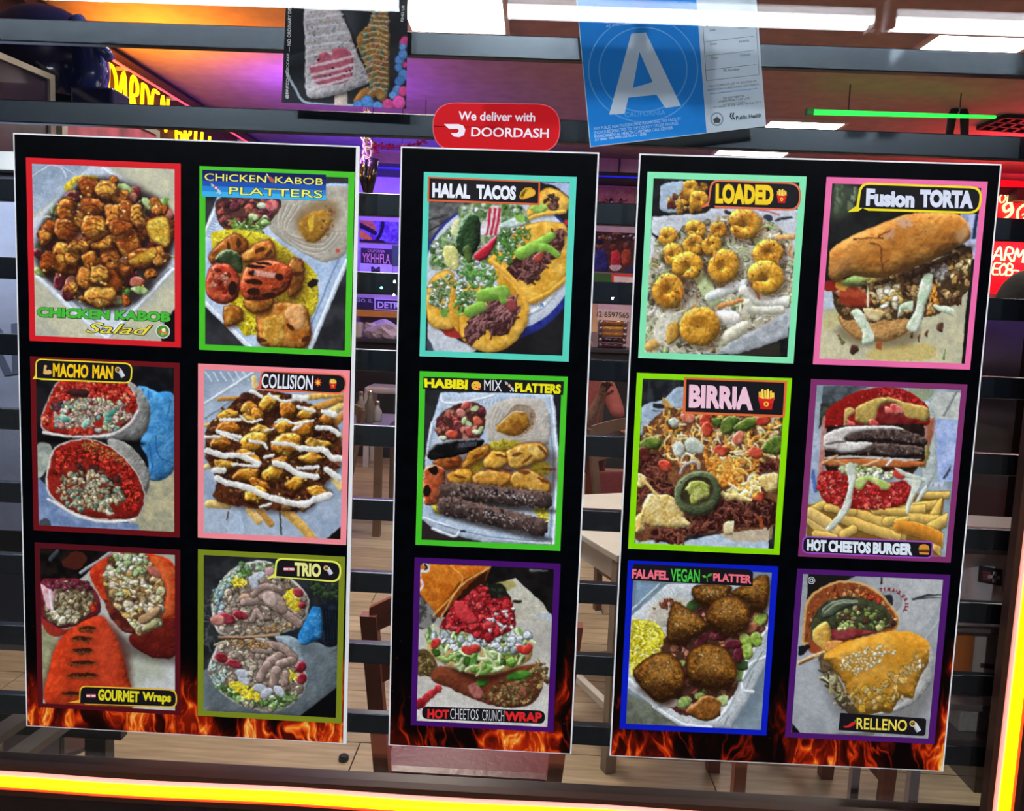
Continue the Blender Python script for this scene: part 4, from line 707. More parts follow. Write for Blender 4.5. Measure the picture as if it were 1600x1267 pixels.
    c.fill([(380, 820), (420, 740), (500, 710), (570, 740), (590, 810), (550, 870), (460, 900), (400, 880)], '38301c', '2c2414', jit=3, k=-.3, r=20); c.fill([(410, 790), (460, 745), (550, 760), (565, 830), (500, 870), (450, 890), (440, 830)], 'a0a848', 'c0c06c', k=.4, r=30, jit=8, tx=.2, sp=.2)
    c.lumps(c.ell(490, 820, 150, 120), 40, 3, 5, ['7c8460', '2c3420'], k=.1, jit=0)

def pic_falafel(c):
    c.fill([(0, 0), (1200, 0), (1200, 1300), (0, 1300)], '70808c', '8494a0', sm=False, s2=150, tx=.04)
    c.fill([(100, 800), (300, 900), (420, 1000), (100, 990)], '5c6054', '747868', sm=False); c.fill([(140, 170), (280, 190), (140, 330)], '7c98b0', sm=False, jit=0); c.line([(130, 340), (290, 190)], 5, 'b8ccdc')
    c.fill([(330, 190), (760, 190), (915, 240), (915, 400), (900, 620), (800, 830), (690, 1000), (400, 990), (260, 880), (110, 780), (125, 380)], 'b8c0c4', 'ccd0d2', sm=False, s2=90, k=.15, r=40)
    for i in range(16): c.line([(150+i*14, 350-i*9), (164+i*14, 372-i*9)], 3, 'e4ecf0')
    for p in [[(905, 440), (780, 640), (700, 850), (620, 960)], [(895, 600), (800, 650), (760, 780), (820, 800)], [(260, 880), (420, 980), (600, 1000)], [(120, 730), (270, 880)]]: c.line(p, 11, 'dce2e6', jit=1)
    for p in [[(880, 560), (760, 740)], [(830, 660), (780, 780)], [(700, 900), (660, 980)]]: c.line(p, 5, '8c989c')
    c.fill([(220, 370), (260, 300), (350, 260), (480, 290), (440, 400), (280, 430)], 'b8b0a0', 'ccc4b4', k=.2, r=30); c.lumps([(240, 330), (340, 270), (420, 290), (330, 340)], 30, 5, 12, ['8c3c20', '9c5434', '6c2c18'], k=.3)
    rice = [(130, 420), (200, 390), (280, 420), (320, 480), (300, 560), (220, 620), (130, 700)]
    c.fill(rice, 'c4b010', 'd8c820', tx=.2, jit=6); c.strands(rice, 260, 24, 5, ['e0d034', 'ece058', 'b8a008', 'd0bc18', 'f0ec90'], k=.5)
    bed = [(330, 480), (480, 320), (700, 300), (900, 360), (860, 480), (760, 640), (700, 830), (480, 930), (330, 860), (300, 600)]
    c.fill(bed, '4c2c20', tx=.3, jit=8)
    c.lumps(bed, 170, 14, 34, ['5c2428', '7c3834', '4c5c28', '8ca050', 'a86848', '6c2c30', 'b87860', '3c2018', 'c08464'], sp=.25, jit=6)
    for x, y, q in [(780, 510, 0), (790, 570, 0), (860, 390, 0), (840, 500, 0), (430, 860, 1), (650, 850, 1), (740, 700, 1), (480, 310, 2), (760, 650, 2)]: c.fill(c.ell(x, y, 45, 32, x), ['8cac3c', '84a050', '2c4420'][q], ['b0c868', 'b8c88c', '3c5c2c'][q], k=.4, r=20, jit=4)
    for x, y in [(740, 590), (530, 510), (710, 530), (650, 480), (810, 440)]: c.fill(c.ell(x, y, 50, 28, x), ['b86c4c', '7c2c34', '5c1c28'][int(x) % 3], k=.5, r=20, sp=.25)
    c.fill([(440, 910), (480, 870), (560, 820), (640, 860), (650, 920), (560, 965), (480, 940)], '7c4818', '945c24', k=.5, r=40, sp=.3, jit=3); c.fill([(330, 850), (390, 840), (390, 880), (340, 890)], 'b8a498', k=.3, r=15)
    for P in ([(485, 200), (680, 195), (690, 240), (640, 290), (560, 315), (490, 280)], [(690, 240), (760, 200), (830, 150), (890, 130), (915, 190), (890, 330), (820, 340), (780, 290)], [(555, 400), (570, 320), (640, 260), (720, 260), (790, 310), (805, 400), (760, 460), (650, 475)], [(330, 480), (345, 360), (375, 290), (440, 320), (550, 400), (540, 450), (430, 520), (350, 520)],
              [(440, 650), (460, 570), (560, 525), (660, 550), (720, 630), (730, 720), (650, 785), (540, 780), (460, 730)], [(140, 690), (200, 620), (290, 575), (370, 590), (425, 670), (430, 760), (370, 830), (290, 860), (200, 790)]):
        q = np.array(P, float); c.shade(q+[10, 22], '180c04', .7, 24)
        c.fill(P, '7c4a16', '94601e', k=.6, r=80, tx=.3, ts=9, jit=4, s2=40, rim=('3c1c08', 26), lx=-.1, ly=-1)
        ctr = q.mean(0); I = ctr+(q-ctr)*.88
        c.lumps(I, 150, 4, 9, ['8c5a22', '5c3010', '9c6a2c', '64380f', '84541c', 'a87838'], k=.5, jit=2)
        up = ctr+(q-ctr)*.5-[0, np.ptp(q[:, 1])*.16]; c.shade(up, 'c08c44', .38, 40); c.lumps(up, 14, 4, 7, ['e0c08c', 'd8b070'], k=.3, jit=1); lo = ctr+(q-ctr)*[.85, .35]+[0, np.ptp(q[:, 1])*.30]; c.shade(lo, '241006', .55, 30)

def pic_torta(c):
    c.fill([(0, 0), (1200, 0), (1200, 1300), (0, 1300)], '101010', '1c1c1a', sm=False, s2=80); c.lumps([(150, 110), (310, 110), (280, 260), (160, 300)], 20, 20, 50, ['4c5c3c', '68745c', '84907c', '3c4434'], k=.1, jit=8); c.shade([(150, 120), (300, 120), (260, 280), (150, 300)], '5c6c50', .5, 40)
    c.fill([(920, 280), (1050, 290), (1030, 460), (940, 470)], '8c98c0', 'b0b8d8', sm=False); c.line([(1020, 300), (1000, 440)], 10, '1c2848')
    c.fill([(100, 740), (180, 740), (1000, 480), (1000, 1200), (60, 1170)], 'a8a890', 'bcb898', sm=False, s2=110, tx=.06, grad='b8b494'); c.fill([(950, 460), (1030, 440), (1010, 560)], 'b4b8d4'); c.fill([(110, 740), (190, 745), (180, 830), (100, 850)], 'b4c0cc', jit=3)
    c.fill([(380, 1100), (720, 1060), (800, 1150), (420, 1160)], 'c8a848', a=.55, jit=12); c.fill([(130, 870), (200, 900), (150, 980), (100, 960)], 'c8b868', a=.5, jit=8)
    # bottom bun
    c.shade([(200, 960), (660, 950), (600, 1080), (260, 1060)], '403018', .5, 30)
    c.fill([(190, 900), (280, 880), (600, 860), (650, 900), (620, 980), (500, 1045), (330, 1045), (230, 980)], 'b88448', 'c89858', k=.4, r=60, jit=3, rim=('8c5420', 14))
    fillp = [(170, 700), (380, 680), (560, 640), (760, 570), (960, 480), (1000, 540), (990, 680), (940, 780), (800, 880), (640, 910), (360, 920), (200, 900)]
    c.fill(fillp, '44301c', tx=.3, jit=8); c.lumps(fillp, 260, 14, 34, ['8c6838', 'a8834c', '6c4824', 'c0a068', '4c3018', '7c5830', 'b89860', '38200f'], sp=.25, jit=6)
    c.lumps([(560, 640), (760, 580), (960, 490), (940, 560), (780, 680), (640, 720)], 45, 14, 30, ['2c1c14', '3c281c', '4c3020', '584030'], sp=.3)
    c.lumps([(740, 600), (860, 590), (880, 660), (780, 690)], 18, 16, 30, ['94908c', 'b8b4ac', '6c5c4c']); c.lumps([(420, 720), (560, 700), (570, 820), (460, 860)], 26, 16, 32, ['d4c8a8', 'e0d8c4', 'b89448', 'c8a458']); c.lumps([(680, 680), (800, 740), (790, 880), (700, 890)], 20, 14, 30, ['d08428', 'e0983c', 'c07020'])
    c.lumps([(840, 560), (990, 550), (980, 700), (880, 700)], 25, 12, 28, ['c09c58', 'a88040', 'd8c088', '6c4824']); c.lumps([(850, 790), (940, 780), (930, 860), (870, 860)], 12, 14, 28, ['4c2c1c', '3c2014', '644030'])
    c.fill([(110, 690), (170, 690), (190, 740), (115, 745)], '8c1c14'); c.fill([(195, 730), (260, 710), (330, 740), (390, 800), (370, 845), (270, 850), (205, 810)], '8c2c18', 'a84428', k=.4, r=30, sp=.2); c.fill([(170, 700), (250, 690), (240, 740), (190, 740)], 'd09030', jit=4)
    c.fill([(210, 700), (300, 650), (400, 660), (330, 720), (240, 720)], '84a848', 'a8c470', k=.3, r=30, jit=5); c.line([(370, 720), (368, 840)], 7, 'dcd4b4'); c.lumps([(340, 660), (410, 680), (400, 730), (350, 720)], 6, 12, 22, ['c8a858'])
    c.fill([(340, 850), (420, 860), (470, 880), (430, 930), (370, 910)], 'c8b078', 'dcc898', k=.4, r=20)
    for P in ([(690, 680), (745, 640), (765, 690), (720, 820), (680, 960), (640, 1000), (600, 960), (650, 860)], [(270, 880), (320, 860), (370, 940), (410, 1020), (400, 1055), (335, 1062), (330, 980)], [(760, 830), (850, 840), (920, 880), (900, 900), (800, 870)], [(560, 830), (640, 810), (640, 870), (580, 860), (550, 910)]):
        c.fill(P, 'b8ccac', 'd8e0cc', k=.3, r=24, jit=3, tx=.08)
    # top bun
    c.shade([(150, 690), (420, 690), (700, 600), (980, 470), (960, 540), (700, 660), (400, 740)], '1c0c04', .6, 24)
    c.fill([(120, 640), (130, 530), (210, 450), (360, 380), (560, 300), (720, 275), (880, 280), (950, 320), (985, 390), (970, 440), (900, 490), (760, 560), (560, 640), (420, 670), (260, 655), (180, 695)], 'b06c24', 'c08034', k=.45, r=130, tx=.07, ts=18, jit=2, s2=90, sp=.12, lx=-.3, ly=-.95)
    c.shade([(900, 400), (970, 350), (960, 430), (920, 460)], 'c8a078', .6, 24); c.shade([(540, 330), (600, 310), (640, 350), (580, 370)], 'd0a48c', .8, 16); c.shade([(460, 430), (500, 380), (530, 370), (520, 430)], 'c89880', .7, 14); c.shade([(140, 600), (240, 510), (300, 560), (180, 650)], 'c08450', .4, 40)
    c.line([(270, 440), (380, 430), (460, 430), (430, 420), (500, 385)], 4, '6c3414', jit=5); c.line([(380, 460), (440, 480), (450, 560), (455, 640)], 5, '6c3414', jit=6); c.line([(450, 580), (490, 560)], 4, '84481c'); c.lumps([(400, 240), (900, 300), (700, 500), (300, 560)], 30, 2, 4, ['7c4418', '8c5420'], k=0)
    for x, y, r in [(820, 965, 38), (735, 1005, 26), (690, 1030, 28), (285, 1100, 34), (640, 1010, 22), (680, 990, 14)]: c.fill(c.ell(x, y, r, r*.75, x), '44281c', '5c382a', k=.5, r=16, jit=6)
    c.fill([(820, 1160), (840, 1080), (885, 1090), (860, 1140)], '4c7c34', jit=6); c.fill([(420, 1060), (465, 1060), (450, 1100), (420, 1095)], '9c4c20', jit=4); c.lumps([(190, 1010), (230, 1060), (210, 1070)], 6, 6, 14, ['7c7434', '5c5424'])

def pic_burger(c):
    c.fill([(0, 0), (1200, 0), (1200, 1300), (0, 1300)], '84949c', 'a0b0b8', sm=False, s2=120, tx=.05)
    c.fill([(185, 90), (520, 95), (330, 190), (180, 220)], '3c4448', '545c60', sm=False); c.fill([(180, 210), (330, 190), (260, 280), (170, 420)], '2c2c28', '484840', sm=False, jit=5)
    c.fill([(780, 110), (930, 115), (900, 180), (790, 170)], '8c9878', jit=4); c.fill([(910, 230), (950, 120), (1110, 120), (1090, 310), (920, 300)], 'b0b4ac', 'c4c8c0', sm=False, jit=0); c.line([(1000, 280), (1080, 125)], 9, '848c88'); c.fill([(940, 300), (1090, 310), (1060, 700), (960, 700)], '8ca4d4', 'a8b8e0', sm=False, jit=2); c.line([(1000, 680), (1055, 600)], 8, '3c3c44'); c.fill([(150, 420), (200, 420), (180, 800), (140, 780)], '94a4c0', 'b0b8cc', jit=2); c.line([(160, 640), (180, 760)], 14, '4c6cb0')
    c.line([(930, 720), (1010, 718)], 14, 'c0d0e4', k=0)
    for x in (930, 965, 1000): c.line([(x, 728), (x+14, 704), (x+22, 728)], 4, 'a82c3c', k=0, sm=False)
    # tray
    c.fill([(200, 360), (240, 280), (250, 400), (230, 700), (190, 560)], 'b07068', 'c08880', k=.2, r=20); c.fill([(880, 200), (940, 260), (955, 480), (940, 660), (880, 740), (860, 500)], 'a8b4b0', 'c0c8c4', k=.2, r=30); c.line([(915, 320), (900, 480), (870, 600)], 16, '8c7c40', jit=8); c.fill([(880, 330), (940, 300), (930, 420), (890, 480)], 'a04038', a=.6)
    # fries
    c.fill([(130, 850), (240, 840), (1040, 760), (1030, 1100), (1010, 1190), (120, 1060)], '7c5820', sm=False)
    for p, w in [([(140, 900), (230, 850)], 26), ([(880, 790), (1045, 790)], 22), ([(130, 930), (250, 1040)], 34), ([(150, 900), (300, 1000), (340, 1050)], 34), ([(800, 870), (960, 850)], 30), ([(900, 980), (990, 840)], 30), ([(620, 930), (760, 890), (880, 880)], 30), ([(460, 910), (600, 970), (760, 1050)], 36), ([(640, 960), (800, 940), (1020, 960)], 34), ([(360, 940), (520, 1000), (720, 1065)], 34), ([(900, 1010), (1030, 940)], 36), ([(360, 1040), (420, 1010)], 30), ([(720, 990), (860, 1020), (1010, 1090)], 44), ([(260, 870), (420, 900)], 26), ([(560, 890), (760, 900)], 24), ([(960, 1120), (1010, 1170)], 34), ([(180, 1040), (300, 1060)], 24), ([(700, 960), (780, 945)], 22)]:
        c.line(p, w+6, '6c4818', a=.6); c.line(p, w, ['d4ac54', 'c8983c', 'deb868', 'd0a048'][int(p[0][0]) % 4], k=.4, tx=.1, jit=2)
    c.line([(720, 990), (860, 1020), (1010, 1090)], 40, 'c47c24', k=.4)
    # top bun with red crumbs
    top = [(215, 330), (270, 230), (400, 150), (560, 105), (720, 110), (840, 170), (905, 240), (900, 340), (820, 350), (560, 340), (330, 370), (230, 360)]
    c.fill(top, '8c1410', k=.2, tx=.2, jit=4); c.lumps([(225, 320), (290, 220), (560, 110), (730, 120), (900, 240), (880, 260), (760, 190), (560, 180), (400, 250), (330, 360), (240, 350)], 190, 8, 20, ['c42420', 'd03430', 'a81818', 'e05048', 'b82024'], jit=3, sp=.25)
    c.fill([(420, 250), (520, 190), (640, 165), (760, 200), (900, 240), (890, 320), (760, 300), (700, 210), (600, 220), (560, 330), (440, 320)], 'a88c40', 'b89c50', k=.4, r=40, jit=4, sp=.15); c.fill([(350, 260), (400, 230), (430, 260), (390, 300), (370, 360), (340, 350)], 'cca860', k=.4, r=20)
    c.fill([(560, 300), (600, 220), (700, 210), (760, 290), (850, 310), (740, 350), (580, 345)], '641414', '7c2020', k=.3, r=30)
    for x, y, a in [(700, 245, 50), (650, 250, 36), (550, 330, 36), (400, 340, 40), (310, 360, 30)]: c.fill(c.ell(x, y, a, a*.6, .5), 'c4423c', 'd87468', k=.5, r=20, sp=.3, jit=5)
    c.fill([(240, 350), (875, 335), (880, 560), (800, 660), (260, 650), (225, 560)], '1c100c', '2c1a14', sm=False, jit=5)
    # patties and cheese
    for P in ([(230, 440), (350, 400), (480, 362), (640, 360), (800, 392), (888, 430), (872, 474), (700, 456), (520, 444), (300, 460)], [(232, 490), (400, 470), (540, 458), (700, 468), (862, 490), (852, 536), (700, 545), (540, 535), (300, 526)]):
        c.fill(P, '40302c', '5c4a42', k=.7, r=34, tx=.4, ts=11, jit=6, sp=.15, s2=24); c.lumps(P, 60, 5, 11, ['6c5850', '2c201e', '84706a', '3c2c28'], k=.4, jit=2)
    c.fill([(215, 432), (280, 382), (400, 352), (560, 345), (700, 355), (748, 380), (600, 374), (460, 384), (390, 410), (372, 446), (470, 450), (548, 458), (500, 492), (400, 520), (300, 506), (232, 482)], 'c0b8b0', 'd8d2cc', k=.4, r=26, jit=4, sp=.1)
    c.line([(240, 462), (330, 452), (372, 450)], 7, '50403c', a=.8); c.line([(250, 500), (300, 512), (380, 524)], 6, '4c3c38', a=.7)
    c.fill([(230, 570), (400, 560), (840, 575), (835, 610), (560, 615), (240, 600)], 'b05c28', 'c06c34', k=.4, r=20); c.fill([(220, 560), (320, 540), (560, 545), (840, 560), (760, 570), (400, 555)], 'c8c0bc', jit=4)
    for p, q in [([(215, 590), (320, 540)], 'c89c68'), ([(460, 610), (560, 580), (605, 550)], 'd0a878'), ([(635, 600), (665, 568)], 'f4f0ec'), ([(300, 570), (380, 600)], 'b88850')]: c.line(p, 8, q)
    c.fill([(640, 630), (690, 620), (660, 680), (640, 670)], '501414')
    # lower bun crumbs and lettuce
    low = [(190, 690), (230, 640), (340, 640), (420, 680), (600, 720), (760, 700), (800, 760), (760, 840), (600, 880), (420, 880), (260, 840), (200, 760)]
    c.fill(low, '941814', k=.3, jit=4); c.lumps(low, 230, 9, 20, ['c42824', 'd03834', 'a81c1a', 'e05448', 'b82428'], jit=3, sp=.25); c.lumps(low, 40, 4, 9, ['f0a890', 'e89080'], k=.2)
    c.lumps([(340, 620), (560, 610), (680, 650), (640, 700), (400, 660)], 40, 14, 30, ['bcc884', 'd4dca8', 'e0e0c8', '98ac58', 'ccd0a8']); c.fill([(420, 720), (470, 670), (540, 670), (660, 720), (620, 760), (520, 700), (470, 760)], 'a8bc5c', 'c0d07c', k=.3, r=24, jit=4)
    c.fill(c.ell(715, 660, 44, 26, .5), 'cc3830', 'd85848', k=.4, r=16, jit=4)
    for P in ([(370, 600), (420, 590), (440, 680), (420, 760), (400, 870), (340, 960), (290, 1010), (245, 1010), (330, 900), (380, 780), (390, 680)], [(680, 615), (760, 640), (890, 690), (870, 710), (760, 680)], [(740, 690), (860, 700), (840, 760), (800, 830), (770, 920), (760, 850), (790, 740)], [(870, 740), (910, 740), (840, 830), (820, 830)]): c.fill(P, 'c0c8b4', 'dce0d4', k=.3, r=16, jit=4, tx=.06)

def pic_relleno(c):
    c.fill([(0, 0), (1200, 0), (1200, 1300), (0, 1300)], '969a9e', 'a8acb0', sm=False, s2=170, tx=.04); c.fill([(150, 90), (470, 100), (330, 170), (150, 260)], '181614', sm=False); c.fill([(100, 940), (150, 1000), (100, 1010)], '0c0c0e', sm=False); c.fill([(600, 120), (830, 110), (950, 130), (900, 330), (750, 420)], 'b0b2b0', 'bcbebc', s2=70, a=.6)
    c.line([(600, 110), (604, 150)], 7, '1c1c1c'); c.line([(785, 240), (870, 215), (940, 210)], 7, '2c2c2e'); c.line([(820, 235), (940, 225)], 4, '38383a'); c.line([(840, 480), (935, 350)], 4, 'c4c6c4', a=.6)
    c.fill(c.ell(660, 250, 62, 62), '9a9c9e', rim=('6c6e70', 7), jit=0); c.fill([(610, 225), (660, 215), (670, 270), (640, 290), (610, 270)], '20242c', jit=4)
    c.shade([(250, 600), (400, 850), (560, 900), (820, 780), (900, 620), (860, 880), (560, 980), (340, 880)], '54504c', .5, 40)
    c.fill([(200, 1010), (560, 990), (540, 1010)], '3c2c18', a=.4)
    # upper wrap
    U = [(150, 360), (180, 250), (250, 180), (350, 140), (460, 140), (580, 190), (670, 280), (705, 360), (680, 420), (560, 440), (440, 480), (340, 530), (200, 530), (145, 450)]
    c.fill(U, 'c89450', k=.2, rim=('dcb478', 10)); q = np.array(U, float); ctr = q.mean(0); I = ctr+(q-ctr)*.94
    c.fill(I, '8c4420', tx=.3, jit=5); c.lumps([(160, 400), (190, 260), (350, 165), (480, 165), (640, 270), (690, 370), (600, 270), (420, 230), (260, 270), (200, 420), (180, 520)], 120, 9, 20, ['c4682c', 'd0803c', 'a84c20', 'd8945c', '8c3818'], jit=3, sp=.2)
    c.fill([(240, 300), (320, 240), (460, 225), (600, 260), (660, 340), (690, 390), (560, 420), (420, 440), (300, 430), (210, 470), (200, 420)], '2c3024', '44482c', tx=.3, jit=6)
    c.lumps([(320, 300), (480, 270), (640, 330), (680, 390), (560, 410), (360, 400)], 80, 9, 22, ['6c7c38', '84984c', '4c5428', 'a8a868', '5c3428', '3c3c24', '94885c'], sp=.2); c.fill([(250, 320), (340, 250), (480, 245), (400, 290), (290, 350)], '46503c', '5c6450', k=.5, r=24, sp=.3); c.line([(270, 330), (360, 265), (470, 255)], 5, '94987c')
    c.fill([(310, 420), (420, 400), (560, 420), (620, 410), (500, 450), (400, 475), (330, 470)], '742424', '94383c', k=.4, r=24, jit=4); c.lumps([(540, 220), (600, 240), (590, 270)], 5, 12, 20, ['c83c24']); c.lumps([(340, 380), (480, 380), (470, 410), (360, 410)], 10, 12, 22, ['a8bc5c', 'bccc7c'])
    c.fill([(205, 440), (270, 370), (310, 380), (320, 450), (300, 540), (250, 510)], 'd09c38', 'dcb054', k=.4, r=40, jit=3, sp=.2); c.fill([(290, 480), (380, 475), (370, 510), (300, 540)], 'd89448', k=.3, r=15); c.fill([(190, 510), (250, 500), (260, 540), (210, 545)], '9c4424', jit=4)
    c.line([(140, 600), (280, 540)], 12, 'c8a878'); c.line([(140, 606), (220, 570)], 5, '6c4424'); c.fill([(130, 510), (200, 500), (170, 550), (130, 550)], '14161c', jit=4)
    # lower wrap under cheese
    c.fill([(250, 580), (300, 560), (420, 800), (500, 900), (480, 930), (390, 860), (300, 720)], '4c3c28', '746044', k=.3, r=20, jit=5); c.strands([(270, 620), (340, 700), (420, 850), (380, 840), (290, 720)], 30, 60, 6, ['94885c', '3c3424', 'b8b48c'])
    c.fill([(850, 480), (910, 580), (890, 700), (800, 820), (650, 890), (560, 890), (720, 820), (830, 660)], 'a4a4a0', 'b8b8b4', k=.3, r=40, jit=2)
    c.fill([(280, 560), (380, 490), (520, 450), (660, 420), (780, 430), (870, 480), (885, 560), (840, 650), (800, 740), (780, 800), (710, 800), (660, 880), (600, 880), (490, 890), (430, 800), (380, 700), (320, 620)], 'cc8c24', 'd89c38', k=.4, r=120, tx=.07, ts=22, jit=5, s2=80, lx=-.2, ly=-.9)
    c.lumps([(370, 600), (480, 520), (640, 500), (690, 540), (560, 620), (460, 680), (380, 640)], 110, 6, 15, ['ecd8a8', 'e8cc90', 'dcb468', 'f0e4c4'], k=.25, jit=4); c.lumps([(560, 660), (700, 640), (760, 600), (800, 560), (840, 600), (700, 740), (600, 740)], 40, 10, 26, ['d8ac58', 'dcb468', 'd09c40'], k=.2, jit=8)
    c.lumps([(400, 760), (560, 740), (760, 760), (700, 840), (480, 860)], 40, 12, 28, ['c8a050', 'd8bc80', 'b8902c', 'c49434'], k=.3, jit=6); c.lumps([(760, 600), (860, 520), (860, 640), (780, 740)], 20, 8, 18, ['dccca0', 'e0d4b4'], k=.2, jit=4)
    c.fill([(760, 880), (800, 870), (770, 900)], 'b87438')

def pic_dessert(c):
    c.fill([(-50, -50), (800, -50), (800, 700), (-50, 700)], '15161a', '26282e', sm=False, s2=160)
    c.shade([(330, 40), (430, 60), (420, 200), (350, 160)], '50545c', .7, 50)
    c.line([(60, 380), (110, 480), (180, 550), (420, 560)], 7, 'c8dce8', k=0, a=.85); c.line([(100, 320), (170, 300)], 30, '30343c', a=.5)
    c.line([(440, 540), (480, 490), (510, 500)], 24, 'a06828', k=.4); c.line([(350, 480), (350, 560)], 34, 'd8c4b8', k=.3)
    W = [(165, -40), (330, -40), (345, 60), (400, 180), (440, 290), (500, 410), (505, 440), (340, 500), (210, 525), (165, 490), (160, 300)]
    c.shade(np.array(W)+[14, 10], '000000', .6, 16); c.fill(W, 'c8c0c4', 'd8d0d4', k=.3, r=40, tx=.15, ts=7, jit=4, s2=25)
    for i in range(13):
        y = -10+i*24; c.line([(168, y+22), (250, y+8), (322+i*8.5, y-6)], [4.5, 6][i % 2], ['f0ecf2', 'c8b0a4'][i % 2], k=.2, jit=6, a=[.95, .55][i % 2])
    c.lumps(W, 130, 3, 7, ['c89c8c', 'e8e4ec', '94848c', 'b4a0a0', 'd8c89c', '7ca0b8'], k=.2, jit=1)
    c.fill([(185, 350), (225, 330), (230, 290), (270, 275), (300, 300), (310, 265), (370, 255), (410, 290), (415, 360), (400, 420), (330, 450), (230, 450), (200, 410)], 'c85c70', 'd46c80', k=.3, r=20, jit=2)
    for y in (325, 372, 405, 440): c.line([(195, y+26), (300, y+4), (412, y-28)], 7, 'f4dce4', k=0, jit=3)
    for x, y in [(310, 362), (265, 405), (292, 403), (380, 380), (365, 405), (400, 375), (228, 318)]: c.fill(c.ell(x, y, 7, 5), '3c1c28')
    T = [(530, 40), (600, 30), (600, 500), (520, 500), (490, 380), (440, 250), (440, 190), (490, 140)]
    c.fill(T, '9c6c2c', 'b8843c', k=.3, r=40, tx=.25, ts=8, jit=3); c.lumps(T, 110, 6, 14, ['b88434', '5c8c7c', 'c86c5c', 'd8a848', '84541c', '48787c', 'd89c90'], k=.3, jit=3)
    for i in range(12): c.line([(455+abs(i-4)*6, 150+i*32), (530, 140+i*30), (598, 165+i*28)], 3, 'e8dcc0', k=.2, jit=4, a=.8)
    for i in range(4): c.line([(510-i*4, 60+i*24), (598, 66+i*26)], 3, 'e8dcc4', k=.2, a=.8)
    for x, y, r, q in [(690, 225, 30, 'd8408c'), (660, 320, 26, '5c94dc'), (680, 290, 26, '5c94dc'), (655, 360, 22, '5c94dc'), (680, 400, 30, '5c94dc'), (660, 430, 26, '4c84d0'), (690, 345, 16, 'd8408c'), (650, 480, 28, '5c94dc'), (682, 485, 26, 'd8408c'), (630, 505, 22, '5c94dc'), (600, 560, 34, 'd04488'), (660, 545, 36, 'd8489c'), (490, 545, 34, '4c88d4'), (545, 568, 30, '5c94dc'), (440, 560, 26, '4c84d0'), (680, 250, 20, '6ca0e0')]: c.fill(c.ell(x, y, r, r*1.05), q, k=.15, r=r*.6, jit=0, tx=.03, rim=(np.clip(col(q)*.6, 0, 1), 5))

def pic_flames(c, base, rise):
    # tongues of fire: base(y01) strength from the lower edge, taller near the sides
    x, y = c.X, c.Y
    wx = x+26*(fbm(x/40, y/60+3, 3)-.5)*2; wy = y
    n1 = 1-np.abs(fbm(wx/22, wy/75+20, 4)*2-1); n2 = 1-np.abs(fbm(wx/9+40, wy/34, 3)*2-1); n3 = fbm(wx/50+7, wy/90+80, 2)
    lick = fbm(x/24+5, y*0+2, 3)
    f = np.clip(base+rise*(lick-.45)*2.2, 0, 1)
    body = np.clip((n3-.30)*2.1, 0, 1)*(.35+.65*fbm(wx/14+3, wy/46, 3))
    vein = np.clip((n1-.80)*5.0, 0, 1)**1.6; fine = np.clip((n2-.86)*7.0, 0, 1)**1.5
    heat = f*(.05+.62*body+.50*vein*(.3+n3)+.40*fine*body*1.3)
    heat = np.clip(heat, 0, 1.15)
    st = [(0, '000002'), (.10, '140302'), (.24, '540c04'), (.40, 'a42208'), (.56, 'd8480e'), (.74, 'ee7e24'), (.95, 'f8bc58'), (1.15, 'fcdc90')]
    o = np.zeros(x.shape+(3,))
    for ch in range(3): o[..., ch] = np.interp(heat, [a for a, b in st], [col(b)[ch] for a, b in st])
    c.C[:] = o
    c.lumps([(c.x0, c.y0), (c.x1, c.y0), (c.x1, c.y1), (c.x0, c.y1)], 60, .6, 1.2, ['40342c', '5c2010', '30303c'], k=0, jit=0)
# ------------------------------------------------------------------ the setting
XL, XR, YB, ZC = -3.1, 5.7, 8.1, 3.3          # dining room: left wall, right wall, back wall, ceiling
M_wallL = mat('wall_paint_brown', '4a3426', .8, bump=.1); M_wallB = mat('wall_paint_mauve', 'c4b0b8', .8, bump=.08); M_ceil = mat('ceiling_tile_mauve', 'ac948c', .85, bump=.05)
M_facade = mat('facade_dark_metal', '2c1c18', .35, metal=.3, var=.2, scale=20); M_frame = mat('window_frame_bronze', '2a1e1c', .32, metal=.5, var=.25, scale=30)
M_bar = mat('bar_dark_paint', '07090f', .25, metal=.0, var=.1, scale=25, spec=.8, tint_=(.72, .86, 1))
M_conc = mat('pavement_concrete', '4c4844', .9, bump=.2)
box('floor', XL-.1, XR+.1, .06, YB+.1, -.1, -.006, mat('floor_grout', '2a241e', .9), kind='structure')
FLOOR = bpy.data.objects['floor']
# planks of the floor: each a piece of its own as far as they can be told apart
def plank_mat(i):
    nm = 'plank_wood_%d' % i
    if nm in MATS: return MATS[nm]
    base = ['a8957a', '9c8a70', 'b0a086'][i]
    m = mat(nm, base, .42, var=.30, scale=3.2, bump=.05, stretch=(1.2, 14, 14)); return m
PW, PL = .196, 1.2
pm = []
for k in range(3):
    pm.append(G().box(-PL/2+.0025, PL/2-.0025, -PW/2+.0022, PW/2-.0022, -.006, 0.0))
planks = [None]*3
for r_ in range(26):
    y = .10+PW/2+r_*PW; sh = [(.13, .53, .93)[r_ % 3], .33+(r_*.37) % 1][r_ % 2]
    for k in range(-3, 6):
        x = k*PL+sh*PL-.1
        if x-PL/2 < XL-.4 or x+PL/2 > XR-.2: continue
        if abs(x+.1) > 1.4+y*.75: continue
        q = random.randrange(3)
        if planks[q] is None:
            planks[q] = pm[q].make('plank', plank_mat(q), FLOOR); me_ = planks[q].data; planks[q].location = Vector((x, y, 0))-FLOOR.location
            me_.transform(Matrix.Translation(Vector(FLOOR.location)))
        else:
            o = planks[q].copy(); COL.objects.link(o); o.parent = FLOOR; o.location = Vector((x, y, 0))-FLOOR.location
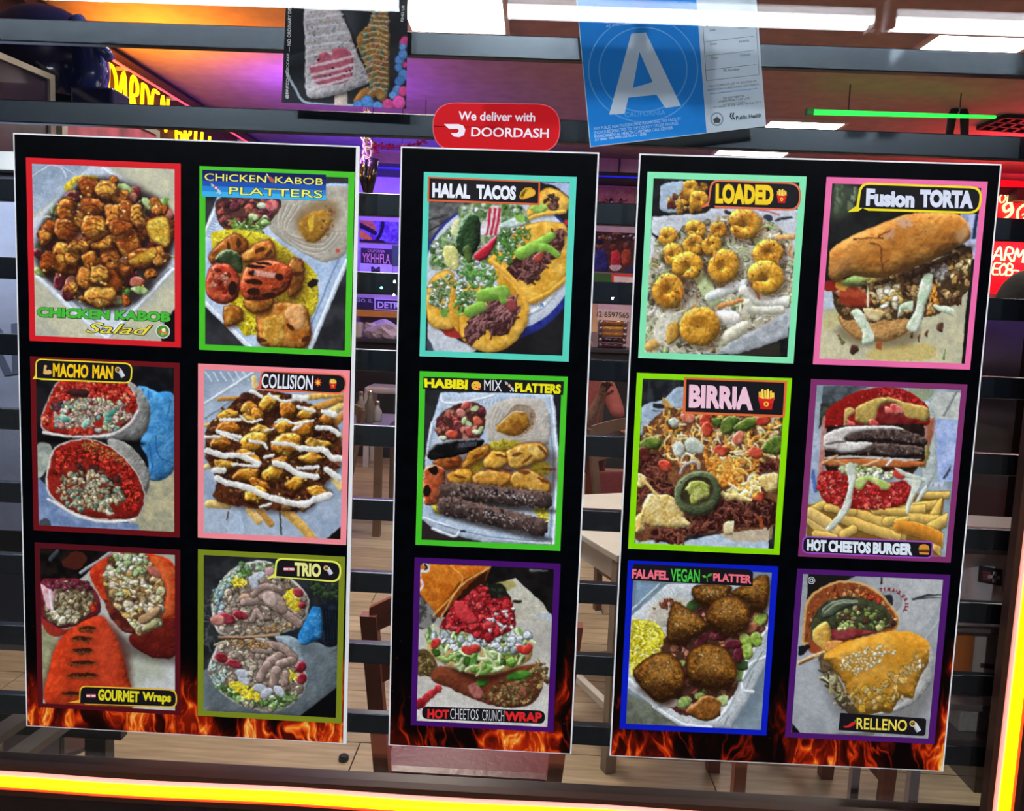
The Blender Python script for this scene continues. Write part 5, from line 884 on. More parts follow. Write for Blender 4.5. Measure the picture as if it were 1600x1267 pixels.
m_far = mat('plank_wood_far', 'a8957a', .45, var=.3, scale=2.5, stretch=(1, 6, 6))
y0_ = .10+26*PW; box('far_planking', XL, XR, y0_, YB, -.006, 0, m_far, FLOOR)
box('near_planking', XL, XR, .06, .10, -.006, 0, m_far, FLOOR)
mesh('ceiling', [(XL-.1, .06, ZC), (XR+.1, .06, ZC), (XR+.1, YB+.1, ZC), (XL-.1, YB+.1, ZC), (XL-.1, .06, ZC+.1), (XR+.1, .06, ZC+.1), (XR+.1, YB+.1, ZC+.1), (XL-.1, YB+.1, ZC+.1)], [(0, 1, 2, 3), (7, 6, 5, 4), (0, 4, 5, 1), (1, 5, 6, 2), (2, 6, 7, 3), (3, 7, 4, 0)], M_ceil, kind='structure')
box('wall_left', XL-.1, XL, .06, YB, 0, ZC, M_wallL, kind='structure')
box('wall_right', XR, XR+.1, .06, YB, 0, ZC, M_wallB, kind='structure')
box('wall_back', XL-.1, XR+.1, YB, YB+.1, 0, ZC, M_wallB, kind='structure')
WX0, WX1, WZ0, WZ1 = -.93, .775, .745, 2.2     # window opening
g = G().box(-6, WX0-.05, 0, .1, 0, 3.6).box(WX1+.09, 6, 0, .1, 0, 3.6).box(WX0-.05, WX1+.09, 0, .1, 0, WZ0-.075).box(WX0-.05, WX1+.09, 0, .1, WZ1+.05, 3.6)
g.make('wall_front', M_facade, kind='structure')
box('ground', -8, 8, -14, 0, -.12, -.02, M_conc, kind='structure', label='concrete pavement in front of the shop')
# window frame and glass
fr = empty('window_1', (0, .03, WZ0-.075), kind='structure')
box('window_sill', WX0-.05, WX1+.09, -.012, .10, WZ0-.075, WZ0-.028, M_frame, fr, b=.004)
box('bottom_rail', WX0-.05, WX1+.05, .006, .062, WZ0-.04, WZ0-.026, M_frame, fr, b=.003)
box('jamb', WX1, WX1+.09, .0, .062, WZ0-.028, WZ1, M_frame, fr, b=.003)
box('jamb', WX0-.05, WX0, .0, .09, WZ0-.028, WZ1, M_frame, fr, b=.003)
box('head_rail', WX0-.05, WX1+.09, .0, .09, WZ1, WZ1+.05, M_frame, fr, b=.003)
for z in (.79, 1.0, 1.22, 1.44): G().tube([(WX1+.075, -.001, z), (WX1+.075, .001, z)], .003, 8).make('screw', mat('screw_steel', '8a8078', .3, metal=.8), fr)
def glass_mat():
    m = bpy.data.materials.new('window_glass'); m.use_nodes = True; nt = m.node_tree; nt.nodes.clear()
    o = nt.nodes.new('ShaderNodeOutputMaterial'); mx = nt.nodes.new('ShaderNodeMixShader'); t = nt.nodes.new('ShaderNodeBsdfTransparent'); gl = nt.nodes.new('ShaderNodeBsdfGlossy'); fn = nt.nodes.new('ShaderNodeFresnel')
    fn.inputs['IOR'].default_value = 1.45; gl.inputs['Roughness'].default_value = 0.0
    t.inputs[0].default_value = (.97, .98, .98, 1); nt.links.new(fn.outputs[0], mx.inputs[0]); nt.links.new(t.outputs[0], mx.inputs[1]); nt.links.new(gl.outputs[0], mx.inputs[2]); nt.links.new(mx.outputs[0], o.inputs[0]); return m
box('glass_pane', WX0, WX1, .0040, .0100, WZ0-.027, WZ1, glass_mat(), fr)
# security bars behind the glass
gr = empty('security_grille', (0, .06, WZ0), 'dark painted security grille of level bars behind the window glass', 'grille')
for i in range(12):
    z = 1.899-.1187*(i-2)
    if z < WZ0+.03: continue
    box('bar', WX0+.001, WX1-.001, .045, .061, z-.0168, z+.0168, M_bar, gr, b=.0016)

# neon tube round the window
M_neon = mat('neon_yellow', 'ffe000', .4, emit=3.2, ehex='ffb400', var=0); M_neon2 = mat('neon_orange_skin', 'ff5a20', .4, emit=.9, ehex='ff3a10', var=0); M_neon3 = mat('neon_clear_lip', 'ffb8a8', .4, emit=.55, ehex='ff9080', var=0)
M_track = mat('neon_track', '3a2018', .4, metal=.4)
nb = pix(320, 1239, -.02)[2]; nx = (pix(1575, 1267, -.02)[0]+pix(1600, 930, -.02)[0])/2
def neon(name, pts, lip, label):
    c = np.mean(pts, 0); r = empty(name, (c[0], c[1], min(p[2] for p in pts)), label, 'neon light')
    d = np.array(lip, float)
    G().tube(pts, .0088, 10).make('glowing_core', M_neon, r)
    G().tube([np.array(p)+d*.0118+[0, .003, 0] for p in pts], .0045, 8).make('clear_lip', M_neon3, r)
    G().tube([np.array(p)-d*.0108+[0, .003, 0] for p in pts], .0050, 8).make('orange_skin', M_neon2, r)
    G().tube([np.array(p)-d*.021+[0, .008, 0] for p in pts], .0016, 6).make('track_edge', M_neon2, r)
    q = np.array(pts); g = G()
    a, b = q[0], q[-1]; g.bar(a+[0, .011, 0], b+[0, .011, 0], .050 if abs(d[2]) < .5 else .018, .018 if abs(d[2]) < .5 else .05, up=(0, 1, 0) if abs(d[2]) < .5 else (0, 0, 1)); g.make('mounting_track', M_track, r)
neon('neon_tube', [(WX0-.03+i*.1, -.02, nb+.0015*math.sin(i*1.3)) for i in range(18)], (0, 0, 1), 'glowing yellow neon tube lying along the window sill')
neon('neon_tube', [(nx, -.02, nb+.03+i*.1) for i in range(14)], (-1, 0, 0), 'glowing yellow neon tube standing along the side jamb nearest the jug shelf')
neon('neon_tube', [(WX0-.02, -.02, nb+.03+i*.1) for i in range(14)], (1, 0, 0), 'glowing yellow neon tube standing along the side jamb nearest the framed jersey')
# canopy outside with fluorescent tubes (they light the boards and mirror in the glass)
M_soff = mat('canopy_soffit', '5a4c4c', .8, bump=.3, scale=60)
box('canopy', -6, 6, -1.85, .0, 2.86, 3.0, M_soff, kind='structure', label='canopy soffit over the pavement')
M_tube = mat('fluorescent_tube', 'ffffff', .5, emit=26, ehex='f4f8ff', var=0); M_fix = mat('lamp_fixture_white', 'd8d8d8', .5)
TY, TZ = -1.42, 2.425
for (x0, x1), tl_ in zip(((-2.15, -.44), (-.15, 1.01), (1.03, 2.25)), ('at the jersey end of the row', 'in the middle of the row', 'at the jug shelf end of the row')):
    r = empty('fluorescent_lamp', ((x0+x1)/2, TY, TZ), 'fluorescent tube lamp under the canopy, '+tl_, 'lamp', 'tube lamps under the canopy')
    box('fixture', x0, x1, TY-.04, TY+.04, TZ+.05, TZ+.085, M_fix, r)
    for x in (x0+.2, x1-.2): G().tube([(x, TY, TZ+.08), (x, TY, 2.86)], .008, 8).make('hanger_rod', M_fix, r)
    for dy in (-.026, .026):
        dz = .011 if x0 < -1 else 0; G().tube([(x0+.02, TY+dy, TZ+.02+dz), (x1-.02, TY+dy, TZ+.02+dz)], .0125, 8).make('tube', M_tube, r)
        for x in (x0, x1-.022): box('socket', x, x+.022, TY+dy-.015, TY+dy+.015, TZ, TZ+.05, M_fix, r)
# ceiling LED panels inside
M_led = mat('led_diffuser', 'ffffff', .5, emit=30, ehex='fff4e4', var=0); M_ledf = mat('led_frame', 'd8d4d0', .5)
LEDL = ['square LED ceiling panel in front of the garland', 'wide LED ceiling panel in front of the green neon tube', 'slim LED ceiling panel behind the green neon tube', 'slim LED ceiling panel closest to the dark beam', 'thin LED ceiling panel behind the hanging chain', 'long LED ceiling panel over the burgundy chair at the window', 'long LED ceiling panel over the dark display case']
def led(x0, x1, y0, y1, lab):
    r = empty('ceiling_light', ((x0+x1)/2, (y0+y1)/2, ZC-.02), lab, 'ceiling light', 'flat LED ceiling panels')
    G().box(x0-.03, x1+.03, y0-.03, y0, ZC-.02, ZC).box(x0-.03, x1+.03, y1, y1+.03, ZC-.02, ZC).box(x0-.03, x0, y0, y1, ZC-.02, ZC).box(x1, x1+.03, y0, y1, ZC-.02, ZC).make('frame', M_ledf, r)
    box('diffuser', x0, x1, y0, y1, ZC-.014, ZC-.004, M_led, r)
for ki_, (x0, x1, y0, y1) in enumerate(((-.86, -.27, 3.55, 4.16), (2.34, 2.94, 3.93, 4.35), (1.97, 2.6, 6.12, 6.36), (1.8, 2.5, 7.3, 7.6), (-.9, -.35, 6.35, 6.55), (-.86, -.27, 1.2, 2.4), (2.34, 2.94, 1.0, 2.2))): led(x0, x1, y0, y1, LEDL[ki_])
# far beam with a blue LED line, bulkhead seam
b0 = pix(600, 262, 7.8)[2]
box('trim_1', XL, XR, 7.7, YB, b0-.05, b0+.03, mat('beam_black', '16141a', .6), kind='structure', label='dark beam across the back wall')
box('led_strip', XL+.05, 2.6, 7.685, 7.7, b0-.028, b0-.014, mat('led_strip_blue', '2a30ff', .5, emit=.45, ehex='2018ff', var=0), label='thin blue LED strip on the dark beam', cat='led strip')
box('trim_2', pix(968, 250, 8.08)[0]-.006, pix(968, 250, 8.08)[0]+.006, 8.085, YB, b0+.03, ZC, mat('seam_dark', '4c3a40', .8), kind='structure')
# pink neon line and moulding along the left wall
box('trim_3', XL, XL+.06, .4, YB, ZC-.10, ZC-.06, mat('moulding_brown', '5c4030', .6), kind='structure')
r = empty('neon_strip', (XL+.07, 5.6, ZC-.14), 'thin pink neon line along the top of the brown side wall', 'neon light')
G().tube([(XL+.075, 4.4, ZC-.135), (XL+.075, 7.6, ZC-.135)], .009, 8).make('tube', mat('neon_pink', 'ff8090', .4, emit=1.2, ehex='ff5060', var=0), r)
for y in (4.8, 5.6, 6.4, 7.2): box('clip', XL, XL+.08, y-.01, y+.01, ZC-.15, ZC-.125, M_ledf, r)
# yellow neon lettering on the left wall
M_yn = mat('neon_letter_yellow', 'ffd820', .4, emit=3.0, ehex='ffb000', var=0)
ns = empty('neon_sign', (XL+.05, 6.0, 2.4), 'yellow neon script sign on the dark brown side wall', 'neon sign')
STROKE = {'D': [[(.1, 0), (.1, 1)], [(.05, 1), (.5, .95), (.8, .55), (.55, .08), (.05, 0)]], 'A': [[(0, 0), (.35, 1), (.7, 0)], [(.12, .36), (.6, .36)]], 'R': [[(.08, 0), (.1, 1), (.55, .92), (.6, .62), (.1, .5)], [(.25, .5), (.7, 0)]],
          'E': [[(.65, 1), (.1, .95), (.1, .05), (.65, 0)], [(.1, .52), (.5, .52)]], 'N': [[(.05, 0), (.1, 1), (.6, 0), (.68, 1)]], 'U': [[(.08, 1), (.1, .2), (.35, 0), (.6, .2), (.64, 1)]], 'L': [[(.1, 1), (.1, .05), (.6, 0)]], '9': [[(.62, .7), (.4, .98), (.12, .75), (.3, .48), (.62, .7), (.6, .35), (.2, 0)]],
          'O': [[(.35, 1), (.05, .6), (.2, .05), (.55, .1), (.68, .6), (.35, 1)]], 'M': [[(0, 0), (.1, 1), (.36, .4), (.64, 1), (.74, 0)]], 'P': [[(.08, 0), (.1, 1), (.55, .92), (.6, .62), (.1, .5)]], 'S': [[(.6, .9), (.25, 1), (.1, .72), (.55, .42), (.5, .08), (.08, .06)]], 'B': [[(.1, 0), (.1, 1), (.5, .92), (.5, .6), (.1, .52), (.6, .42), (.58, .08), (.1, 0)]], 'T': [[(0, 1), (.7, 1)], [(.35, 1), (.35, 0)]], 'I': [[(.3, 0), (.3, 1)]], 'G': [[(.65, .85), (.35, 1), (.08, .6), (.2, .06), (.6, .1), (.62, .45), (.38, .45)]], '-': [[(.05, .5), (.6, .5)]], '2': [[(.08, .75), (.35, 1), (.6, .75), (.1, 0), (.66, .02)]], '.': [[(.3, .0), (.34, .04)]]}
def neon_word(word, org, ux, uz, adv, r, m, parent, name='neon_letter'):
    org = np.array(org, float); ux = np.array(ux, float); uz = np.array(uz, float)
    for i, ch in enumerate(word):
        if ch == ' ': continue
        g = G()
        for s in STROKE[ch]:
            P = spline(s, 4); g.tube([org+ux*(i*adv+p[0])+uz*p[1] for p in P], r, 6)
        g.make(name, m, parent)
neon_word('DARDEN', (XL+.06, 4.53, 2.87), (0, .165, -.0), (0, .03, .26), 1.0, .013, M_yn, ns)
neon_word('GRILL', (XL+.06, 5.62, 2.82), (0, .18, 0), (0, .02, .2), .95, .013, M_yn, ns)
# ------------------------------------------------------------------ the three menu boards on the glass
BH = .92
BOARDS = [(-.5246, 1.2788, -.0010, .5142), (-.0597, 1.2813, .0061, .2890), (.4022, 1.2851, .0083, .5174)]
M_white = mat('white_board_edge', 'e8e8ea', .6, var=.04); M_black = mat('black_print', '030407', .3, var=.5, scale=40, spec=.03)
M_cap = mat('caption_black', '17151a', .45, spec=.08)
def tint(hexc, name=None): return mat('ink_'+hexc, hexc, .45, var=.03, spec=.08)
def brect(b, x0, x1, z0, z1):
    cx, cz, r, w = b; c, s = math.cos(r), math.sin(r)
    return [np.array([cx+c*x-s*z, 0., cz+s*x+c*z]) for x, z in ((x0, z1), (x1, z1), (x1, z0), (x0, z0))]
def blocal(b, p):
    cx, cz, r, w = b; c, s = math.cos(r), math.sin(r); dx, dz = p[0]-cx, p[2]-cz
    return c*dx+s*dz, -s*dx+c*dz
def rect_of(b, quad):                  # straight rectangle on the board that best fits four photo-pixel corners
    L = [blocal(b, pix(x, y, 0.)) for x, y in quad]
    return (L[0][0]+L[3][0])/2, (L[1][0]+L[2][0])/2, (L[2][1]+L[3][1])/2, (L[0][1]+L[1][1])/2
def slab(name, Q, y0, y1, m, parent, **k):
    V = [(p[0], y, p[2]) for y in (y0, y1) for p in Q]
    return mesh(name, V, [(3, 2, 1, 0), (4, 5, 6, 7), (0, 1, 5, 4), (1, 2, 6, 5), (2, 3, 7, 6), (3, 0, 4, 7)], m, parent, **k)
def ring(name, Qo, Qi, y0, y1, m, parent, **k):
    V = [(p[0], y, p[2]) for y in (y0, y1) for Q in (Qo, Qi) for p in Q]; F = []
    for i in range(4):
        j = (i+1) % 4; F += [(i, 4+i, 4+j, j), (8+i, 8+j, 12+j, 12+i), (i, j, 8+j, 8+i), (4+i, 12+i, 12+j, 4+j)]
    return mesh(name, V, F, m, parent, **k)
DETAIL = dict(pic_salad=.55, pic_platter=.22, pic_macho=.12, pic_collision=.35, pic_gourmet=.12, pic_trio=.35, pic_tacos=.14, pic_habibi=.25, pic_crunch=.22, pic_loaded=.3, pic_birria=.5, pic_falafel=.5, pic_torta=.10, pic_burger=.12, pic_relleno=.14, pic_dessert=.3)
def print_grid(name, Q, Y, pitch, paint, parent, crop=(0, 0, 1), seed=3, label=None, finish=True, kind=None):
    W_ = np.linalg.norm(Q[1]-Q[0]); H_ = np.linalg.norm(Q[3]-Q[0]); nx = int(W_*1040/pitch)+2; ny = int(H_*1040/pitch)+2
    u, v = np.meshgrid(np.linspace(0, 1, nx), np.linspace(0, 1, ny)); u = u[..., None]; v = v[..., None]
    P = (Q[0]*(1-u)+Q[1]*u)*(1-v)+(Q[3]*(1-u)+Q[2]*u)*v
    px, py = proj(P); c = Canvas((px-crop[0])*crop[2], (py-crop[1])*crop[2], seed=seed); c.detail = DETAIL.get(paint.__name__, .3); paint(c)
    if finish: c.done()
    P[..., 1] = Y; i = np.arange(ny*nx).reshape(ny, nx)
    F = np.stack([i[:-1, :-1], i[1:, :-1], i[1:, 1:], i[:-1, 1:]], -1).reshape(-1, 4)
    return mesh(name, P.reshape(-1, 3), F, None, parent, ink=c.C.reshape(-1, 3), label=label, kind=kind)
# --- small printed emblems in the captions, drawn in a unit square (x right, y down)
def disc(x, y, r, n=14, e=1): return [(x+r*math.cos(t*6.2832/n), y+r*e*math.sin(t*6.2832/n)) for t in range(n)]
ICONS = {
 'fries': [('c81c1c', [(.14, .42), (.86, .42), (.76, .98), (.24, .98)])]+[(c, [(x, .06+d), (x+.1, .04+d), (x+.12, .5), (x+.01, .5)]) for x, d, c in ((.16, .14, 'f0c040'), (.28, .02, 'fcd860'), (.41, .06, 'f4c848'), (.53, 0, 'fcd860'), (.66, .08, 'f0c040'), (.76, .16, 'f8d050'))]+[('d82828', [(.12, .4), (.3, .5), (.7, .5), (.88, .4), (.82, .7), (.18, .7)]), ('f8c838', disc(.5, .74, .12)), ('d82828', disc(.5, .74, .06))],
 'taco': [('d89020', [(.02, .8), (.1, .45), (.35, .15), (.7, .1), (.95, .3), (.98, .5), (.9, .68), (.3, .95), (.08, .95)]), ('4c8c24', [(.08, .75), (.15, .5), (.38, .25), (.5, .25), (.3, .6), (.2, .85)]), ('7c3818', [(.14, .7), (.3, .4), (.4, .42), (.26, .74)]), ('e8b838', [(.3, .88), (.36, .55), (.6, .25), (.85, .28), (.96, .48), (.85, .64)])],
 'wrap': [('d8dce4', [(.3, .3), (.62, .14), (.98, .72), (.66, .94)]), ('b0b4c0', [(.3, .3), (.4, .24), (.76, .86), (.66, .94)]), ('e8c890', disc(.36, .26, .24)), ('6c3c1c', disc(.36, .26, .16)), ('7ca83c', disc(.33, .22, .06))],
 'arm': [('e8b870', [(.2, .1), (.42, .08), (.46, .26), (.38, .36), (.44, .6), (.62, .5), (.85, .56), (.95, .78), (.75, .94), (.3, .96), (.1, .9), (.14, .5)]), ('c88840', [(.3, .3), (.4, .36), (.36, .6)])],
 'boom': [('e84820', [(.5+.5*(1 if i % 2 == 0 else .5)*math.cos(i*.3927), .5+.5*(1 if i % 2 == 0 else .5)*math.sin(i*.3927)) for i in range(16)]), ('f8d048', [(.5+.3*(1 if i % 2 == 0 else .5)*math.cos(i*.3927), .5+.3*(1 if i % 2 == 0 else .5)*math.sin(i*.3927)) for i in range(16)])],
 'flag': [('c02430', [(0, .25), (1, .2), (1, .8), (0, .85)]), ('e8e8ec', [(0, .4), (1, .35), (1, .65), (0, .7)]), ('2c7c3c', [(.38, .62), (.5, .36), (.62, .62)])],
 'burger': [('d89038', [(.04, .42), (.12, .14), (.4, .02), (.66, .02), (.9, .16), (.96, .42)]), ('5c9c30', [(0, .44), (1, .44), (.94, .56), (.06, .56)]), ('b83020', [(.04, .52), (.96, .52), (.96, .6), (.04, .6)]), ('5c2c18', [(.04, .6), (.96, .6), (.96, .74), (.04, .74)]), ('d89038', [(.06, .78), (.94, .78), (.88, .96), (.12, .96)])],
 'chili': [('d02828', [(0, .82), (.3, .78), (.52, .52), (.7, .34), (.92, .3), (.94, .5), (.7, .78), (.4, .96), (.14, .98)]), ('4c8c2c', [(.8, .34), (.9, .1), (1, .06), (.98, .3)])],
 'sprout': [('58a838', [(.46, .98), (.44, .5), (.52, .5), (.56, .98)]), ('68b840', [(.48, .55), (.2, .6), (0, .4), (.3, .34)]), ('4c9830', [(.5, .5), (.6, .2), (1, .1), (.9, .38)])],
 'face': [('f4b840', disc(.5, .5, .48, 18)), ('402010', disc(.34, .4, .06)), ('402010', [(.58, .38), (.76, .42), (.58, .46)]), ('a04820', disc(.52, .68, .07)), ('d83040', [(.66, .78), (.74, .66), (.82, .72), (.92, .66), (.96, .78), (.8, .96)])],
 'rocket': [('b4b8c4', [(.02, .06), (.3, .12), (.36, .3), (.1, .34)]), ('b46840', [(.3, .3), (.52, .24), (.66, .44), (.5, .62), (.34, .52)]), ('e8d8b8', disc(.48, .42, .1)), ('c4c8d4', [(.56, .6), (.7, .48), (.96, .84), (.84, .98)]), ('c4c8d4', [(.5, .86), (.86, .6), (.92, .66), (.58, .94)])],
 'drum': [('b46030', [(.3, .3), (.6, .36), (.86, .62), (.8, .86), (.5, .8), (.28, .5)]), ('e8dcd0', [(.06, .02), (.2, .08), (.36, .36), (.26, .42), (.1, .18)])],
 'bowl': [('d8d8d8', disc(.5, .5, .5, 18)), ('4c8c34', disc(.5, .5, .42, 14)), ('d85030', disc(.34, .52, .12)), ('e8e4b0', disc(.56, .4, .14)), ('e88040', disc(.7, .6, .12)), ('88b850', disc(.48, .68, .12))],
}
def icon(kind, x0, y0, x1, y1, Y, parent, label=None, rot=0, name='caption_emblem'):
    V = []; F = []; C = []
    for k, (c, P) in enumerate(ICONS[kind]):
        n = len(V)
        for u, v in P:
            p = pix(x0+(x1-x0)*u, y0+(y1-y0)*v+.045*(x1-x0)*(u-.5), 0.); V.append((p[0], Y-.00006*k, p[2])); C.append(col(c))
        a = sum(P[i-1][0]*P[i][1]-P[i][0]*P[i-1][1] for i in range(len(P)))
        f = list(range(n, n+len(P))); F.append(f[::-1] if a > 0 else f)
    return mesh(name, V, F, None, parent, ink=C, label=label)
Y_FR, Y_PR, Y_C0, Y_C1, Y_T, Y_I = -.0006, -.0004, -.0009, -.0011, -.0014, -.0013
class Pic:
    def __init__(s, bi, crop, outer, inner, hexc, fn, seed, name, label):
        s.b = BOARDS[bi]; s.crop = crop; s.bi = bi; s.root = ROOTS[bi]
        z = s.z; o = rect_of(s.b, [z(*p) for p in outer]); i = rect_of(s.b, [z(*p) for p in inner])
        Qo = brect(s.b, *o); Qi = brect(s.b, *i)
        s.p = ring('picture_border', Qo, Qi, Y_FR, .0, tint(hexc), s.root, label=label)
        print_grid('food_print', Qi, Y_PR, 1.15, fn, s.p, crop, seed, label=name)
    def z(s, x, y): return (s.crop[0]+x/s.crop[2], s.crop[1]+y/s.crop[2])
    def plate(s, pts, hexc='17151a', Y=None, name='caption_plate'):
        m = M_cap if hexc == '17151a' else tint(hexc)
        return flat(name, [s.z(*p) for p in pts], Y or Y_C1, m, s.p)
    def bubble(s, tl, tr, br, bl, r, edge, w=8, tail=None, inside='17151a'):
        T = None if not tail else (tail[0], tail[1])
        s.plate(rrect(tl, tr, br, bl, r, tail=T), edge, Y_C0, 'caption_edge')
        s.plate(rrect((tl[0]+w, tl[1]+w), (tr[0]-w, tr[1]+w), (br[0]-w, br[1]-w), (bl[0]+w, bl[1]-w), [max(2, q-w*.7) for q in (r if isinstance(r, (list, tuple)) else [r]*4)]), inside)
    def txt(s, body, q, hexc, bold=.02, outline=None, ohex='050505', space=1., slant=0):
        return lettering('caption_letters', body, [s.z(*p) for p in q], Y_T, tint(hexc), s.p, bold, outline, tint(ohex) if outline else None, space=space, slant=slant)
    def ico(s, kind, x0, y0, x1, y1): a = s.z(x0, y0); b = s.z(x1, y1); return icon(kind, a[0], a[1], b[0], b[1], Y_I, s.p)
def tq(x0, y0, x1, y1, sl=.045):   # frame of a caption line that falls gently to the right
    d = (x1-x0)*sl; return [(x0, y0), (x1, y0+d), (x1, y1+d), (x0, y1)]
ROOTS = []
for bi, (b, lab) in enumerate(zip(BOARDS, ('black menu board of six dishes headed by the chicken kabob salad picture', 'narrow black menu board of three dishes headed by the halal tacos picture', 'black menu board of six dishes headed by the loaded fries picture'))):
    cx, cz, r, w_ = b
    root = empty('menu_board', (cx, .002, cz-BH/2), lab, 'menu board'); ROOTS.append(root)
    slab('backing', brect(b, -w_/2, w_/2, -BH/2, BH/2), .0012, .0034, M_white, root, label='white edge of the board')
    slab('black_sheet', brect(b, -w_/2+.0022, w_/2-(.0056 if bi == 0 else .0024), -BH/2+.0014, BH/2-.0022), .0006, .0013, M_black, root)
    yb = proj(np.array([[cx, 0, cz-BH/2]]))[1][0]
    def fl(c, cx=cx, w_=w_, b=b):
        x, y = c.X, c.Y; xl, xr = c.x0, c.x1
        t = (yb+(x-(xl+xr)/2)*.046-y)/100.
        side = np.exp(-((x-xl)/26)**2)+np.exp(-((xr-x)/26)**2)+(np.exp(-((x-(xl+(xr-xl)*.5))/16)**2)*.55 if w_ > .4 else 0)
        pic_flames(c, 1.22-t*(1.15-.45*np.clip(side, 0, 1)), .42)
    print_grid('flame_print', brect(b, -w_/2+.0026, w_/2-(.006 if bi == 0 else .0028), -BH/2+.0017, -BH/2+.215), .0003, 1.35, fl, root, seed=bi+5, finish=False, label='printed flames along the lower edge')
c_ = 1037/270.; P_ = Pic(0, (30, 230, c_), [(40, 60), (970, 101), (972, 1202), (66, 1162)], [(76, 97), (934, 135), (934, 1168), (100, 1130)], 'd41c26', pic_salad, 3, 'grilled chicken salad in a white foam box', 'red border')
P_.txt('CHICKEN KABOB', [(112, 958), (912, 990), (910, 1050), (108, 1018)], '48b838', .055, .03); P_.txt('Salad', [(425, 1052), (780, 1068), (770, 1128), (420, 1112)], 'e8d848', .005, .03, slant=.12); P_.ico('bowl', 820, 1062, 908, 1148)
P_ = Pic(0, (295, 240, 3.84), [(65, 73), (993, 112), (974, 1218), (63, 1176)], [(100, 108), (955, 147), (940, 1183), (100, 1143)], '48c226', pic_platter, 4, 'grilled chicken and tomato on yellow rice beside hummus', 'green border')
for k_, h_ in enumerate(('0c1454', '14287c', '1c50ac', '2484d0', '3cb0e4')): P_.plate([(83, 98+k_*32), (824, 127+k_*31), (824, 127+(k_+1)*31), (83, 98+(k_+1)*32)], h_, Y_C1-.00001*k_)
P_.txt('CHiCKEN', [(97, 118), (468, 134), (466, 176), (97, 162)], 'f0ec60', .006, .035, '101838'); P_.ico('drum', 462, 118, 522, 184); P_.txt('KABOB', [(520, 138), (808, 150), (806, 190), (518, 178)], 'f0ec60', .006, .035, '101838'); P_.txt('PLATTERS', [(245, 200), (804, 222), (802, 268), (243, 244)], 'f0ec60', .006, .035, '101838'); P_.ico('rocket', 132, 178, 200, 246)
c_ = 1119/265.; P_ = Pic(0, (35, 550, c_), [(52, 26), (1040, 73), (1038, 1222), (75, 1176)], [(92, 60), (1000, 105), (1003, 1187), (107, 1140)], '681016', pic_macho, 5, 'two halves of a cut burrito in a blue glove', 'dark red border')
P_.bubble((88, 42), (730, 72), (722, 208), (90, 180), [40, 50, 44, 4], 'f0d830', 9, (3, [(130, 184), (100, 176), (68, 178), (88, 150)])); P_.ico('arm', 134, 80, 202, 150); P_.txt('MACHO', [(205, 72), (440, 84), (436, 172), (205, 164)], 'f4c818', .04, .02, '803808'); P_.txt('MAN', [(466, 84), (602, 92), (600, 178), (464, 172)], 'f4c818', .04, .02, '803808'); P_.ico('wrap', 605, 96, 682, 176)
P_ = Pic(0, (295, 560, c_), [(62, 33), (1066, 79), (1037, 1228), (60, 1184)], [(102, 70), (1025, 118), (1000, 1190), (97, 1150)], 'f48c94', pic_collision, 6, 'shrimp and beef fries under white sauce', 'pink border')
P_.bubble((474, 78), (1044, 104), (1036, 236), (470, 208), [40, 62, 62, 4], 'e86848', 9, (3, [(500, 212), (480, 200), (440, 206), (462, 180)])); P_.txt('COLLISION', [(484, 98), (824, 114), (818, 208), (480, 194)], 'ececf4', .02, .02, '282830'); P_.ico('boom', 826, 128, 882, 188); P_.ico('fries', 920, 130, 984, 200)
P_ = Pic(0, (35, 840, 1017/265.), [(70, 30), (948, 70), (948, 1055), (98, 1022)], [(107, 67), (915, 98), (916, 1033), (125, 995)], '54101a', pic_gourmet, 7, 'red grilled wraps cut open on a white board', 'maroon border')
P_.bubble((345, 884), (930, 908), (928, 1018), (340, 1000), [40, 50, 40, 4], 'e8b838', 8, (3, [(380, 998), (360, 988), (272, 988), (342, 970)])); P_.ico('flag', 386, 926, 442, 964); P_.txt('GOURMET', [(458, 904), (704, 918), (702, 986), (456, 974)], 'e8dc28', .045, .015, '403008'); P_.txt('Wraps', [(722, 920), (896, 932), (892, 1000), (720, 990)], 'e8dc28', .045, .015, '403008')
P_ = Pic(0, (295, 850, 1049/265.), [(58, 35), (970, 75), (943, 1108), (55, 1060)], [(95, 70), (930, 105), (911, 1073), (90, 1030)], '7e8a20', pic_trio, 8, 'two stacked halves of a stuffed wrap', 'olive border')
P_.bubble((538, 82), (948, 104), (940, 238), (530, 208), [44, 64, 60, 4], 'e8ec58', 11, (3, [(560, 206), (545, 204), (480, 216), (530, 180)])); P_.ico('flag', 588, 132, 654, 172); P_.txt('TRIO', [(656, 110), (820, 120), (818, 204), (656, 196)], 'f0ec90', .05, .01, '605808'); P_.ico('wrap', 826, 130, 896, 196)
P_ = Pic(1, (640, 260, 1069/270.), [(85, 35), (1036, 65), (982, 1208), (65, 1173)], [(118, 70), (990, 100), (945, 1170), (103, 1140)], '58d4bc', pic_tacos, 9, 'soft tacos with green salsa on a blue rimmed plate', 'turquoise border')
P_.plate([(114, 64), (808, 92), (804, 240), (110, 216)], 'd86438', Y_C0, 'caption_edge'); P_.plate([(124, 74), (798, 102), (794, 228), (122, 204)]); P_.txt('HALAL', [(142, 102), (376, 112), (374, 200), (140, 192)], 'eef0f8', .055); P_.txt('TACOS', [(414, 112), (660, 122), (656, 210), (414, 202)], 'eef0f8', .055); P_.ico('taco', 676, 120, 782, 210)
P_ = Pic(1, (640, 570, 1140/270.), [(68, 42), (1044, 77), (994, 1226), (38, 1187)], [(105, 80), (1003, 115), (958, 1187), (78, 1155)], '46c428', pic_habibi, 10, 'kofta skewers and chicken in a white foam tray with hummus', 'bright green border')
